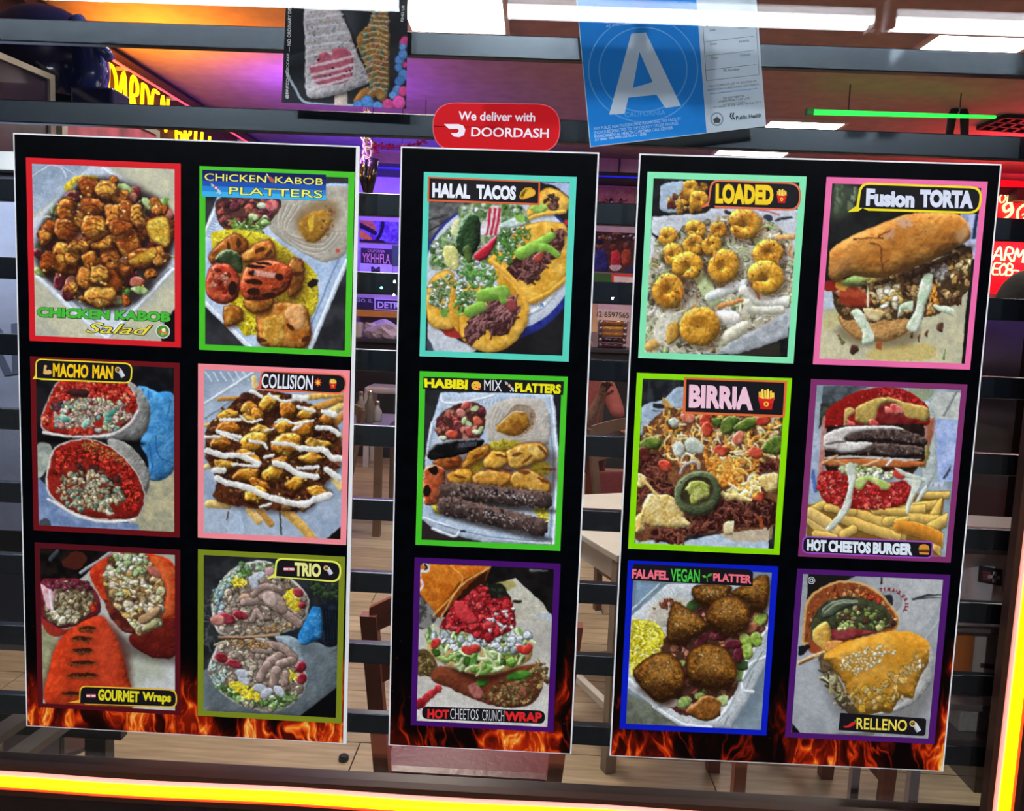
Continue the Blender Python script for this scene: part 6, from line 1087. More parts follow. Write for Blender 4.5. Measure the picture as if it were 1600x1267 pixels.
P_.plate([(92, 78), (1018, 108), (1012, 198), (90, 160)]); P_.txt('HABIBI', [(98, 88), (386, 98), (382, 162), (100, 148)], 'f0e418', .05, .02, '283808'); P_.ico('face', 406, 106, 474, 168); P_.txt('MIX', [(492, 98), (610, 102), (608, 174), (492, 168)], 'ececf0', 0); P_.ico('rocket', 626, 106, 694, 180); P_.txt('PLATTERS', [(696, 116), (1000, 128), (996, 192), (696, 178)], 'f0e418', .05, .02, '283808')
P_ = Pic(1, (600, 860, 3.84), [(184, 42), (1056, 77), (1020, 1085), (160, 1050)], [(222, 78), (1018, 108), (982, 1056), (193, 1022)], '461068', pic_crunch, 11, 'red puffs and lettuce heaped on a tostada beside an orange bag', 'purple border')
P_.plate(rrect((230, 932), (966, 960), (964, 1038), (228, 1008), 36)); P_.txt('HOT', [(262, 948), (392, 952), (392, 1008), (260, 1006)], 'dc2828', .05); P_.txt('CHEETOS', [(398, 946), (568, 950), (566, 1014), (398, 1008)], 'e4e4e8', -.008); P_.txt('CRUNCH', [(590, 952), (722, 956), (720, 1022), (590, 1016)], 'e4e4e8', -.008); P_.txt('WRAP', [(724, 962), (948, 970), (946, 1030), (724, 1020)], 'dc2828', .05)
P_ = Pic(2, (980, 250, 1113/290.), [(125, 70), (1078, 100), (994, 1220), (62, 1187)], [(163, 108), (1035, 138), (957, 1180), (100, 1155)], '84e4ae', pic_loaded, 12, 'curled shrimp on slaw and fries in paper', 'mint border')
P_.bubble((500, 118), (1046, 136), (1036, 306), (478, 284), [50, 80, 70, 4], 'e07050', 11, (3, [(530, 290), (515, 270), (440, 288), (485, 250)])); P_.txt('LOADED', [(530, 142), (876, 150), (874, 272), (528, 262)], 'f4d020', .06, .02, '804008'); P_.ico('fries', 884, 170, 964, 260)
P_ = Pic(2, (970, 570, 1144/280.), [(102, 50), (1092, 85), (1013, 1215), (47, 1170)], [(138, 88), (1050, 120), (977, 1175), (88, 1135)], '8cdc04', pic_birria, 13, 'shredded beef fries with cheese and a jalapeno ring', 'lime border')
P_.plate([(404, 78), (1062, 102), (1046, 336), (392, 312)], 'e06c38', Y_C0, 'caption_edge'); P_.plate([(418, 92), (1044, 114), (1032, 320), (412, 298)]); P_.txt('BIRRIA', [(436, 124), (846, 142), (842, 290), (432, 272)], 'f4c4d4', .055); P_.ico('fries', 856, 146, 996, 286)
P_ = Pic(2, (950, 860, 1014/280.), [(110, 53), (963, 92), (897, 1045), (68, 1008)], [(145, 95), (926, 122), (865, 1013), (102, 980)], '081cbc', pic_falafel, 14, 'falafel balls and yellow rice in a foam tray', 'blue border')
P_.plate([(148, 74), (796, 106), (820, 124), (818, 202), (130, 166), (136, 100)]); P_.txt('FALAFEL', [(136, 102), (344, 114), (342, 166), (134, 156)], 'f07080', .045); P_.txt('VEGAN', [(354, 100), (520, 106), (518, 182), (354, 172)], '48c840', .02); P_.ico('sprout', 530, 120, 590, 176); P_.txt('PLATTER', [(594, 126), (812, 138), (810, 186), (594, 172)], 'f07080', .045)
P_ = Pic(2, (1260, 260, 1075/280.), [(122, 65), (1089, 90), (978, 1220), (36, 1185)], [(155, 105), (1052, 128), (945, 1185), (75, 1150)], 'ec6ca4', pic_torta, 15, 'long bun sandwich spilling meat and lettuce', 'rose pink border')
P_.bubble((318, 96), (1056, 122), (1040, 286), (300, 262), [60, 70, 70, 4], 'f0dc20', 13, (3, [(370, 266), (335, 250), (310, 270), (245, 274), (298, 236)])); P_.txt('Fusion', [(358, 132), (648, 150), (644, 250), (354, 238)], 'dce0f0', .055, .02, '202028'); P_.txt('TORTA', [(680, 138), (1000, 146), (996, 254), (678, 246)], 'dce0f0', .065, .02, '202028')
P_ = Pic(2, (1230, 580, 1185/290.), [(150, 48), (1150, 85), (1042, 1222), (70, 1180)], [(187, 87), (1110, 118), (1008, 1187), (112, 1145)], '803068', pic_burger, 16, 'red crumbed burger with lettuce over french fries', 'plum border')
P_.bubble((96, 1050), (930, 1086), (926, 1196), (90, 1160), [40, 20, 40, 40], '9c4cc0', 9); P_.txt('HOT', [(126, 1070), (250, 1076), (248, 1152), (124, 1144)], 'e4ecf4', .06); P_.txt('CHEETOS', [(262, 1076), (532, 1090), (530, 1164), (260, 1152)], 'e4ecf4', .06); P_.txt('BURGER', [(546, 1090), (798, 1098), (796, 1174), (544, 1164)], 'e4ecf4', .06); P_.ico('burger', 834, 1102, 908, 1170)
P_ = Pic(2, (1210, 870, 1050/290.), [(125, 65), (993, 102), (905, 1060), (62, 1018)], [(160, 97), (953, 128), (870, 1028), (97, 990)], '4e186a', pic_relleno, 17, 'cut burrito with one half under melted cheese', 'violet border')
P_.plate(rrect((372, 880), (858, 912), (852, 1012), (360, 978), [4, 16, 20, 4])); P_.ico('chili', 386, 912, 462, 966); P_.txt('RELLENO', [(464, 906), (750, 920), (746, 984), (462, 972)], 'f4dc58', .015, .02, '403004'); P_.ico('wrap', 752, 922, 830, 996)
def turned(x, y, a, hw=8.5, hh=11):
    r = np.array([math.cos(a), math.sin(a)]); d = np.array([-math.sin(a), math.cos(a)]); c = np.array([x, y]); return [tuple(c-r*hw-d*hh), tuple(c+r*hw-d*hh), tuple(c+r*hw+d*hh), tuple(c-r*hw+d*hh)]
for ch_, x_, y_, a_ in zip("TIMA'SGRILL", (602, 622, 646, 672, 690, 704, 727, 741, 747, 746, 738), (186, 182, 181, 187, 190, 200, 219, 241, 264, 284, 303), (-.12, .0, .1, .3, .4, .6, .95, 1.2, 1.5, 1.65, 1.85)): P_.txt(ch_, turned(x_, y_, a_, 3 if ch_ in "I'" else 8.5, 11 if ch_ != "'" else 4), '94303c', .05)
for r_, h_ in ((25, '101014'), (21, 'c8ccd0'), (17, '101014'), (12, 'c8ccd0'), (6, '101014')): P_.plate(disc(208, 132, r_), h_, Y_C1-.00002*(25-r_), 'print_mark')
# ------------------------------------------------------------------ cards and stickers on the glass
YG = .0112                                   # just behind the glass
M_cardw = mat('card_white', 'ccd8e4', .55, var=.03, spec=.1); M_cardb = mat('card_blue', '1a88dc', .5, var=.03, spec=.08)
def cardq(name, Q, Y, th, m, parent=None, **k): return slab(name, [pix(x, y, Y) for x, y in Q], Y, Y+th, m, parent, **k)
# A grade card: taped inside the glass, tilted
Lx = lambda y: 903+(y-27)*.0936; Rx = lambda y: 1184+(y-25)*.0756
cr = empty('grade_card', tuple(pix(1060, 214, YG)), 'tilted blue and white health grade card with a big letter A', 'card')
def gq(u, v): # card coordinates, u 0..1 across, v 0..1 down
    T = np.array([Lx(-20)+(Rx(-52)-Lx(-20))*u, -20-32*u]); B = np.array([922+(1197-922)*u, 230-33*u]); return tuple(T*(1-v)+B*v)
def gplate(name, pts, dy, m): P = [pix(x, y, YG) for x, y in pts]; return mesh(name, [(p[0], YG-dy, p[2]) for p in P], [list(range(len(P)))[::-1]], m, cr)
cardq('card_sheet', [gq(0, 0), gq(1, 0), gq(1, 1), gq(0, 1)], YG, .0006, M_cardw, cr)
gplate('blue_field', [gq(.004, .004), gq(.666, .004), gq(.662, .996), gq(.004, .996)], .0001, M_cardb)
za = lambda x, y: (880+x/4.324, y/4.324)
M_seal = mat('seal_tint', '4ca4e4', .5, var=.02)
for r_, w_ in ((82, .9), (66, .9)):
    V = []; n = 40; c0 = za(540, 470)
    for k in range(n):
        t = k*6.2832/n
        for rr in (r_-w_, r_+w_): p = pix(c0[0]+rr*math.cos(t)*1.04, c0[1]+rr*math.sin(t), YG); V.append((p[0], YG-.0002, p[2]))
    mesh('seal_ring', V, [[2*k, 2*k+1, (2*k+3) % (2*n), (2*k+2) % (2*n)] for k in range(n)], M_seal, cr)
A_ = [(310, 775), (460, 228), (558, 220), (795, 715), (690, 730), (630, 640), (440, 660), (415, 768)]
gA = [za(*p) for p in A_]; hA = [za(*p) for p in [(470, 595), (515, 350), (605, 555)]]
def gl_(p): q = pix(p[0], p[1], YG); return (q[0], YG-.0003, q[2])
mesh('letter_a', [gl_(p) for p in gA+hA], [(0, 1, 9, 8), (1, 2, 9), (2, 3, 10, 9), (3, 4, 5, 10), (5, 6, 8, 10), (6, 7, 0, 8)], M_cardw, cr)
def gtxt(body, x0, y0, x1, y1, m, bold=0., sl=-.115, name='print_line'):
    a = za(x0, y0); b = za(x1, y1); d = (b[0]-a[0])*sl
    Q = [pix(a[0], a[1], YG), pix(b[0], a[1]+d, YG), pix(b[0]+.4, b[1]+d, YG), pix(a[0]+.4, b[1], YG)]
    for q in Q: q[1] = YG-.0003
    return lettering(name, body, [tuple(q) for q in Q], YG-.0003, m, cr, bold)
M_ink = mat('card_ink_grey', '5c6470', .6, var=.02); M_ink2 = mat('card_ink_dark', '30343c', .6, var=.02); M_lb = mat('card_print_pale', 'b4d4f0', .6, var=.02)
gtxt('REPORT IS AVAILABLE', 280, 138, 590, 158, M_lb, .01); gtxt('AT THIS FACILITY UPON REQUEST', 288, 168, 690, 188, M_lb, .01)
gtxt('ANY PUBLIC HEALTH CONCERNS REGARDING THIS FACILITY', 205, 860, 795, 880, M_lb); gtxt('SHOULD BE DIRECTED TO THE COUNTY OF LOS ANGELES', 207, 888, 775, 908, M_lb); gtxt('ENVIRONMENTAL HEALTH CUSTOMER CALL CENTER', 210, 914, 740, 934, M_lb, .015); gtxt('AT (888) 700-9995 OR SCAN HERE', 212, 938, 562, 958, M_lb, .015)
gtxt('CALIFORNIA', 415, 760, 690, 792, M_seal, .01, -.06)
for (x0, y0, x1, y1) in ((940, 130, 965, 545), (1300, 130, 1322, 505)): a = za(x0, y0); b = za(x1, y1); gplate('form_line', [a, (a[0]+.7, a[1]), (b[0]+.7, b[1]), b], .0003, M_ink)
for (x0, x1, y) in ((965, 1322, 545), (948, 1285, 282), (952, 1290, 378), (958, 1300, 474)): a = za(x0, y); b = za(x1, y-(x1-x0)*.115); gplate('form_line', [a, b, (b[0], b[1]+.6), (a[0], a[1]+.6)], .0003, M_ink)
gtxt('7/12/22', 962, 148, 1160, 188, M_ink2, -.005); gtxt('JU', 1195, 128, 1255, 168, M_ink2)
for (t, x, y, w_) in (('Date', 988, 194, 40), ('Initials', 1182, 180, 66), ('Date', 992, 290, 44), ('Initials', 1188, 272, 66), ('Date', 1000, 384, 44), ('Initials', 1196, 366, 66), ('PE Number', 1082, 470, 112)): gtxt(t, x, y, x+w_, y+17, M_ink)
for (t, x0, y, x1, m_) in (('FOR A COMPLETE LIST OF ROUTINE OR', 980, 578, 1305, M_ink), ('INSPECTION SCORES, PLEASE VISIT WEBSITE', 975, 604, 1322, M_ink), ('www.publichealth.lacounty.gov/eh', 988, 628, 1312, M_cardb), ('DO NOT REMOVE', 1080, 658, 1222, M_ink2), ('UNDER PENALTY OF LAW', 1050, 680, 1258, M_ink2), ('LA COUNTY CODE', 1080, 700, 1228, M_ink), ('11.02.080, 8.04.943, 8.04.752', 980, 724, 1336, M_ink)): gtxt(t, x0, y, x1, y+14, m_)
gtxt('Public Health', 1166, 784, 1338, 812, M_ink2, .03)
for k in range(2): a = za(1128+k*16, 765); gplate('health_mark', [a, (a[0]+3, a[1]-1), (a[0]+1.5, a[1]+5), (a[0]+4.5, a[1]+10), (a[0]+2, a[1]+10), (a[0]-1, a[1]+5)], .0003, M_ink2)
sc_ = za(1038, 805); gplate('county_seal', [(sc_[0]+10.5*math.cos(t*.4), sc_[1]+11*math.sin(t*.4)) for t in range(16)], .0002, mat('seal_grey', '8c98a8', .6)); gplate('county_seal_centre', [(sc_[0]+8*math.cos(t*.4), sc_[1]+8.5*math.sin(t*.4)) for t in range(16)], .0003, M_cardw); gplate('county_seal_ship', [(sc_[0]-6, sc_[1]+1), (sc_[0], sc_[1]-4), (sc_[0]+6, sc_[1]+1), (sc_[0]+4, sc_[1]+6), (sc_[0]-4, sc_[1]+6)], .0004, M_ink2)
# dessert flyer
fq = [(447.5, -12), (637.5, -6), (634.5, 170), (440, 160)]
fe = empty('dessert_flyer', tuple(pix(538, 165, YG)), 'black flyer picturing two frosted cone desserts on sticks', 'flyer')
cardq('flyer_sheet', fq, YG, .0006, mat('flyer_black', '101216', .35), fe)
print_grid('dessert_print', [pix(x, y, YG) for x, y in fq], YG-.0002, 1.1, pic_dessert, fe, (430, 0, 1600/470.), 21)
def ftxt(body, x, y0, y1, w, m):             # text that runs up the side
    Q = [pix(430+x/3.404, y1/3.404, YG), pix(430+(x+6)/3.404, y0/3.404, YG), pix(430+(x+6+w)/3.404, y0/3.404, YG), pix(430+(x+w)/3.404, y1/3.404, YG)]
    for q in Q: q[1] = YG-.0005
    lettering('side_print', body, [tuple(q) for q in Q], 0, m, fe, .02)
M_pr = mat('flyer_print_white', 'dcdce0', .5, var=.02); ftxt('@DRIPZCHEESECCAKE', 55, 285, 525, 18, M_pr); ftxt('— NO ORDINARY DESSERT', 64, -18, 275, 18, M_pr); ftxt('FIND US', 668, 30, 115, 14, M_pr)
# red delivery sticker
M_red = mat('sticker_red', 'c80c18', .45, var=.03, spec=.06); YS = .0030
zs = lambda x, y: (430+x/3.404, y/3.404)
st = empty('delivery_sticker', tuple(pix(776, 236, YS)), 'red rounded delivery sticker with white lettering above the narrow board', 'sticker')
def sflat(name, pts, dy, m): P = [pix(x, y, YS) for x, y in pts]; return mesh(name, [(p[0], YS-dy, p[2]) for p in P], [list(range(len(P)))[::-1]], m, st)
so_ = [zs(*p) for p in rrect((838, 543), (1518, 553), (1514, 812), (836, 800), 128, 10)]
P_s = [pix(x, y, YS) for x, y in so_]; n = len(P_s)
mesh('sticker_sheet', [(p[0], YS+d, p[2]) for d in (0, .0006) for p in P_s], [list(range(n))[::-1], list(range(n, 2*n))]+[[i, (i+1) % n, n+(i+1) % n, n+i] for i in range(n)], mat('sticker_rim', 'e06870', .5, spec=.08), st)
sflat('red_face', [zs(*p) for p in rrect((842, 547), (1514, 557), (1510, 808), (840, 796), 126, 10)], .0001, M_red)
def stxt(body, q, bold):
    Q = [pix(*zs(*p), YS) for p in q]
    for p in Q: p[1] = YS-.0003
    lettering('sticker_letters', body, [tuple(p) for p in Q], 0, mat('sticker_white', 'ecdfe8', .5, var=.02), st, bold)
stxt('We deliver with', [(976, 592), (1384, 600), (1382, 648), (974, 640)], .022); stxt('DOORDASH', [(1044, 676), (1456, 684), (1454, 734), (1042, 726)], .018)
sflat('dash_mark', [zs(*p) for p in [(898, 660), (975, 660), (1000, 668), (1012, 690), (1004, 718), (980, 730), (950, 726), (934, 708), (968, 707), (978, 697), (972, 686), (924, 685)]], .0003, MATS['sticker_white'])
# ------------------------------------------------------------------ furniture seen between the boards
M_wood = mat('chair_wood', '5c4436', .45, var=.2, scale=12, stretch=(1, 1, .2)); M_woodd = mat('chair_wood_dark', '8a4630', .4, var=.2, scale=14); M_vinyl = mat('burgundy_vinyl', '6a2e32', .3, var=.15, bump=.1, scale=60); M_tleg = mat('table_leg_greige', '8a7c6c', .5, var=.15); M_ttop = mat('table_top_white', 'c8c4bc', .35, var=.06); M_gun = mat('gun_metal', '4c4a4c', .35, metal=.6)
def chair(name, c, rz, label, wood, panel, wT=.44, wB=.36, top=.95, seatz=.46, group=None, low=.5):
    r = empty(name, (c[0], c[1], 0), label, 'chair', group); ca, sa = math.cos(rz), math.sin(rz)
    def T(x, y, z): return (c[0]+ca*x-sa*y, c[1]+sa*x+ca*y, z)
    def hexa(P): return G().add([T(*p) for p in P], [(0, 1, 2, 3), (7, 6, 5, 4), (0, 4, 5, 1), (1, 5, 6, 2), (2, 6, 7, 3), (3, 7, 4, 0)])
    for s in (-1, 1):                         # back legs run up into the raked posts
        P = [(s*wB/2, .02, 0), (s*wB/2*1.02, 0, seatz), (s*wT/2, -.085, top)]
        for (a, b) in ((0, 1), (1, 2)):
            A, B = P[a], P[b]; w = .034; d = .034
            hexa([(A[0]-w/2, A[1]-d/2, A[2]), (A[0]+w/2, A[1]-d/2, A[2]), (A[0]+w/2, A[1]+d/2, A[2]), (A[0]-w/2, A[1]+d/2, A[2]), (B[0]-w/2, B[1]-d/2, B[2]), (B[0]+w/2, B[1]-d/2, B[2]), (B[0]+w/2, B[1]+d/2, B[2]), (B[0]-w/2, B[1]+d/2, B[2])]).make('leg' if a == 0 else 'back_post', wood, r)
        x = s*.19; hexa([(x-.02, .38, 0), (x+.02, .38, 0), (x+.02, .42, 0), (x-.02, .42, 0), (x-.022, .36, seatz-.03), (x+.022, .36, seatz-.03), (x+.022, .40, seatz-.03), (x-.022, .40, seatz-.03)]).make('leg', wood, r)
    g = G().box(-.21, .21, 0, .43, seatz-.03, seatz+.035, .02); V = np.concatenate(g.V); mesh('seat', [T(*v) for v in V], g.F, panel, r)
    for z, h in ((top-.015, .06), (top-.15, .045)):   # curved crest rail and slat
        V = []; n = 12; k = (z-seatz)/(top-seatz); hw = (wB*1.02*(1-k)+wT*k)/2; y0 = -.085*k
        for i in range(n+1):
            u = i/n*2-1; yy = y0+.055*(1-u*u); zz = z+.05*(1-u*u)
            for (dy, dz) in ((-.009, -h/2), (.009, -h/2), (.009, h/2), (-.009, h/2)): V.append(T(hw*u, yy+dy, zz+dz))
        F = [[i*4+j, i*4+(j+1) % 4, i*4+4+(j+1) % 4, i*4+4+j] for i in range(n) for j in range(4)]+[[0, 3, 2, 1], [n*4, n*4+1, n*4+2, n*4+3]]
        mesh('back_rail', V, F, wood, r)
    if low:                                   # padded lower back panel
        V = []; n = 8; z0, z1 = seatz+.05, top-.22
        for zz in (z0, z1):
            k = (zz-seatz)/(top-seatz); hw = (wB*1.02*(1-k)+wT*k)/2-.017; y0 = -.085*k
            for dy in (-.008, .014):
                for i in range(n+1): u = i/n*2-1; V.append(T(hw*u, y0+dy+.012*(1-u*u), zz))
        m = n+1; F = []
        for i in range(n): F += [[i, i+1, 2*m+i+1, 2*m+i], [m+i+1, m+i, 3*m+i, 3*m+i+1], [i+1, i, m+i, m+i+1], [2*m+i, 2*m+i+1, 3*m+i+1, 3*m+i]]
        F += [[0, 2*m, 3*m, m], [n, m+n, 3*m+n, 2*m+n]]
        mesh('back_panel', V, F, panel, r, smooth=False, label='burgundy padded panel')
    G().bar(T(-wB/2, .02, .22), T(-.19, .39, .22), .02, .03).bar(T(wB/2, .02, .22), T(.19, .39, .22), .02, .03).make('stretcher', wood, r)
    return r
YCH = .53
c0 = (pix(577, 960, YCH-.085)+pix(898, 975, YCH-.085))/2; wt_ = (pix(898, 975, YCH-.085)-pix(577, 960, YCH-.085))[0]
chair('dining_chair', (c0[0], YCH), 0, 'burgundy padded wooden chair with its back against the window', M_woodd, M_vinyl, wT=wt_, wB=wt_-.06, top=c0[2], seatz=.43, low=0)
tb = empty('dining_table', (.52, 1.75, 0), 'white topped table on greige legs beside the window', 'table')
E1, E2, TA = np.array([-.397, .918]), np.array([.918, .397]), np.array([.299, 1.347])
def tbox(name, a0, a1, b0, b1, z0, z1, m, bev=0):      # box in the turned frame of the table
    g = G().box(a0, a1, b0, b1, z0, z1, bev); V = np.concatenate(g.V); P = TA+V[:, :1]*E2+V[:, 1:2]*E1
    return mesh(name, np.column_stack([P, V[:, 2]]), g.F, m, tb)
tbox('table_top', 0, .85, 0, .85, .728, .752, M_ttop, .004)
for (a0, a1, b0, b1) in ((.02, .83, .02, .04), (.02, .83, .81, .83), (.02, .04, .04, .81), (.81, .83, .04, .81)): tbox('apron', a0, a1, b0, b1, .655, .728, M_ttop)
for a0 in (.005, .805):
    for b0 in (.005, .805): tbox('leg', a0, a0+.04, b0, b0+.04, 0, .728, M_tleg, .003)
tbox('stretcher', .03, .82, .40, .43, .20, .23, M_tleg); tbox('stretcher', .015, .04, .04, .81, .20, .225, M_ttop); tbox('stretcher', .81, .835, .04, .81, .20, .225, M_tleg)
chair('dining_chair', (.86, 1.02), 0, 'dark burgundy chair tucked under the white topped table', M_woodd, M_vinyl, top=.93, wT=.46, wB=.42)
chair('dining_chair', (.55, 3.0), math.pi+.4, 'burgundy chair on the far side of the white topped table', M_wood, M_vinyl, top=.94)
t2 = empty('dining_table', (.75, 3.95, 0), 'dark dining table set with paper and cups where a person sits', 'table')
box('table_top', .2, 1.5, 3.55, 4.3, .72, .75, mat('table_top_dark', '2a2424', .3), t2, b=.004); box('pedestal', .8, .9, 3.88, 3.98, .03, .72, M_gun, t2); box('foot', .6, 1.1, 3.7, 4.16, 0, .03, M_gun, t2, b=.01)
t3 = empty('dining_table', (-1.3, 4.35, 0), 'small dining table holding sauce bottles', 'table')
box('table_top', -1.75, -.95, 4.05, 4.75, .72, .75, mat('table_top_grey', '6c6870', .35), t3, b=.004)
for x in (-1.7, -1.0):
    for y in (4.1, 4.7): box('leg', x-.025, x+.025, y-.025, y+.025, 0, .72, M_wood, t3)
for i, (px_, h, m, lab) in enumerate(((577, .2, '5c5450', 'tall brown sauce bottle with a steel cap on the small table'), (589, .12, '8c8890', 'short glass shaker with a steel cap on the small table'), (563, .17, '786c6c', 'grey squeeze bottle on the small table'))):
    p = pix(px_, 668, 4.2+.1*i); r = empty('condiment_bottle', (p[0], p[1], .75), lab, 'bottle')
    G().lathe([(.028, 0), (.032, .01), (.032, h*.6), (.016, h*.8), (.015, h)], (p[0], p[1], .75), 14).make('body', mat('bottle_'+m, m, .25), r, smooth=True); G().lathe([(.018, 0), (.018, .022), (.012, .028)], (p[0], p[1], .75+h-.006), 14).make('cap', mat('steel_cap', 'c8c8cc', .2, metal=.9), r)
chair('dining_chair', (-1.22, 3.55), 2.6, 'greyish brown wooden chair beside the small dining table', M_wood, mat('grey_seat', '5c5450', .5), top=.92, low=0)
# white stool by the back wall
s1 = empty('bar_stool', (-1.5, 6.7, 0), 'white framed bar stool in front of the back counter', 'stool')
ax, bx_ = pix(572, 606, 6.6)[0], pix(640, 606, 6.6)[0]; tz = pix(600, 604, 6.6)[2]
G().box(ax, bx_, 6.5, 6.9, tz-.06, tz, .02).make('seat', mat('stool_white', 'b8b4c0', .4), s1)
for x in (ax+.03, bx_-.03):
    for y in (6.53, 6.87): box('leg', x-.025, x+.025, y-.025, y+.025, 0, tz-.06, MATS['stool_white'], s1)
G().box(ax+.05, bx_-.05, 6.52, 6.54, .2, .23).make('foot_rest', MATS['stool_white'], s1)
# things on the floor
p = pixz(537, 1188, 0); r = empty('bottle_cap', (p[0], p[1], 0), 'black screw cap lying on the wooden floor', 'bottle cap')
G().lathe([(.015, 0), (.016, .004), (.016, .015), (.013, .019)], (p[0], p[1], 0), 18).make('shell', mat('cap_black', '1c1c20', .35), r); g = G()
for k in range(18): a = k*6.2832/18; g.box(p[0]+.0155*math.cos(a)-.001, p[0]+.0155*math.cos(a)+.001, p[1]+.0155*math.sin(a)-.001, p[1]+.0155*math.sin(a)+.001, .003, .015)
g.make('ridges', MATS['cap_black'], r)
# slatted rack low at the left
sr = empty('slatted_bench', (-1.1, .45, 0), 'dark slatted bench under the framed jersey', 'bench')
M_slat = mat('bench_slat', '6c655c', .5, var=.15); M_slatd = mat('bench_frame', '1c1614', .5)
for i in range(6):
    x = -1.62+i*.105; G().bar((x, .16, .52), (x+.05, .62, .52), .045, .018).make('slat', M_slat, sr)
G().box(-1.70, -.98, .14, .17, .46, .51).box(-1.66, -.94, .60, .63, .46, .51).make('rail', M_slatd, sr)
for x in (-1.66, -1.0):
    for y in (.155, .615): box('leg', x-.025, x+.025, y-.02, y+.02, 0, .46, M_slatd, sr)
# ------------------------------------------------------------------ shelf of jugs behind the right side of the glass
rk = empty('metal_shelf', (.86, .26, 0), 'metal shelf unit beside the window jamb', 'shelf')
M_rk = mat('rack_metal', '7c6c6c', .35, metal=.3); SX0, SX1, SY0, SY1 = .68, 1.10, .13, .38
zsh = [pix(1540, y, .22)[2] for y in (836, 952, 1068, 1137)]
for z in zsh: box('shelf_board', SX0, SX1, SY0, SY1, z-.012, z, M_rk, rk, b=.002)
for x in (SX0+.01, SX1-.01):
    for y in (SY0+.01, SY1-.01): box('post', x-.008, x+.008, y-.008, y+.008, 0, 1.24, M_rk, rk)
M_clear = mat('clear_plastic', 'e4d8dc', .12, trans=.3, var=.03)
def jug(px_, pyb, w, h, lab, name='plastic_jug', square=True, m=None, Y=.22, neck=True):
    p = pix(px_, pyb, Y); z = min(zsh, key=lambda q: abs(q-p[2])); r = empty(name, (p[0], Y, z), lab, 'bottle'); n = 24; V = []; prof = [(0.96, 0), (1, .02), (1, .72), (.9, .84), (.4, .94), (.38, 1.0)] if neck else [(.95, 0), (1, .03), (1, .95), (.96, 1)]
    for s, t in prof:
        for k in range(n):
            a = k*6.2832/n; e = 4 if square and s > .8 else 2
            cx, sy = math.cos(a), math.sin(a); q = (abs(cx)**e+abs(sy)**e)**(-1/e); V.append((p[0]+cx*q*w/2*s, Y+sy*q*w/2*.8*s, z+h*t))
    F = [[i*n+k, i*n+(k+1) % n, (i+1)*n+(k+1) % n, (i+1)*n+k] for i in range(len(prof)-1) for k in range(n)]+[list(range(n))[::-1], [(len(prof)-1)*n+k for k in range(n)]]
    mesh('body', V, F, m or M_clear, r, smooth=True)
    if neck: G().lathe([(w*.22, 0), (w*.22, .016), (w*.18, .02)], (p[0], Y, z+h-.004), 16).make('cap', mat('jug_cap', '5c2024', .4), r)
    return r, p[0], z
r, x_, z_ = jug(1540, 948, .080, .125, 'clear square jug with a black label bearing a white cross', square=True)
yl = .22-.0335
def lab_(name, pts, m, dy=0): return mesh(name, [(p[0], yl-.002-dy, p[2]) for p in [pix(a, b, yl) for a, b in pts]], [list(range(len(pts)))[::-1]], m, r)
zj = lambda x, y: (1480+x/6.33, 820+y/6.33)
lab_('label_patch', [zj(*q) for q in ((310, 398), (545, 440), (530, 602), (298, 555))], mat('label_black', '18101a', .5))
for k in range(3): lab_('label_stripe', [zj(342+k*4, 448+k*36-k*4), zj(430, 462+k*32), zj(428, 488+k*32), zj(338, 474+k*36-k*4)], mat('label_red', '8c2c3c', .5), .0004)
for q in (((445, 458), (480, 462), (472, 568), (436, 562)), ((396, 488), (518, 502), (514, 534), (392, 522))): lab_('label_cross', [zj(*t) for t in q], mat('label_white', 'c8b8bc', .5), .0008)
r, x_, z_ = jug(1538, 1060, .082, .115, 'squat grey plastic tub with a rounded lid on the jug shelf', 'plastic_tub', True, mat('tub_grey', 'b8aca4', .3, trans=.1), neck=False)
bm_ = G().lathe([(.041, .055), (.044, .058), (.044, .064), (.036, .078), (.0, .082)], (x_, .22, z_), 24); 
lab_('barcode_label', [zj(*q) for q in ((358, 1020), (502, 1048), (496, 1086), (354, 1070))], mat('label_pale', '9c9090', .5)); lab_('stamp', [(1480+q[0]/6.33, 960+q[1]/6.33) for q in ((325, 476), (460, 490), (456, 542), (320, 520))], mat('label_dark', '3c3430', .5))
r, x_, z_ = jug(1500, 1055, .036, .13, 'orange sauce bottle beside the grey tub', 'sauce_bottle', False, mat('sauce_orange', 'c06418', .3), Y=.2)
box('storage_box', *sorted((pix(1500, 1120, .2)[0], pix(1560, 1120, .2)[0])), .2, .33, zsh[3], zsh[3]+.055, mat('box_grey', 'a49c94', .7, bump=.3, scale=120), b=.003, label='rough grey box on the lowest shelf', cat='box')
p = pix(1561, 830, .2); G().lathe([(.012, 0), (.018, .004), (.019, .008), (.014, .009), (.011, .003)], (p[0], .2, zsh[0]), 16).make('foil_cup', mat('foil', 'b0a8ac', .2, metal=.9), label='small crumpled foil cup on the top shelf', cat='cup', smooth=True)
p = pix(1512, 830, .2); mesh('paper_slip', [(p[0]-.02, .16, zsh[0]+.001), (p[0]+.03, .17, zsh[0]+.001), (p[0]+.025, .24, zsh[0]+.006), (p[0]-.02, .23, zsh[0]+.012), (p[0]-.02, .16, zsh[0]), (p[0]+.03, .17, zsh[0]), (p[0]+.025, .24, zsh[0]+.005), (p[0]-.02, .23, zsh[0]+.011)], [(0, 1, 2, 3), (7, 6, 5, 4), (0, 4, 5, 1), (1, 5, 6, 2), (2, 6, 7, 3), (3, 7, 4, 0)], mat('paper_red', 'a83438', .6), label='folded red paper slip on the top shelf', cat='paper')
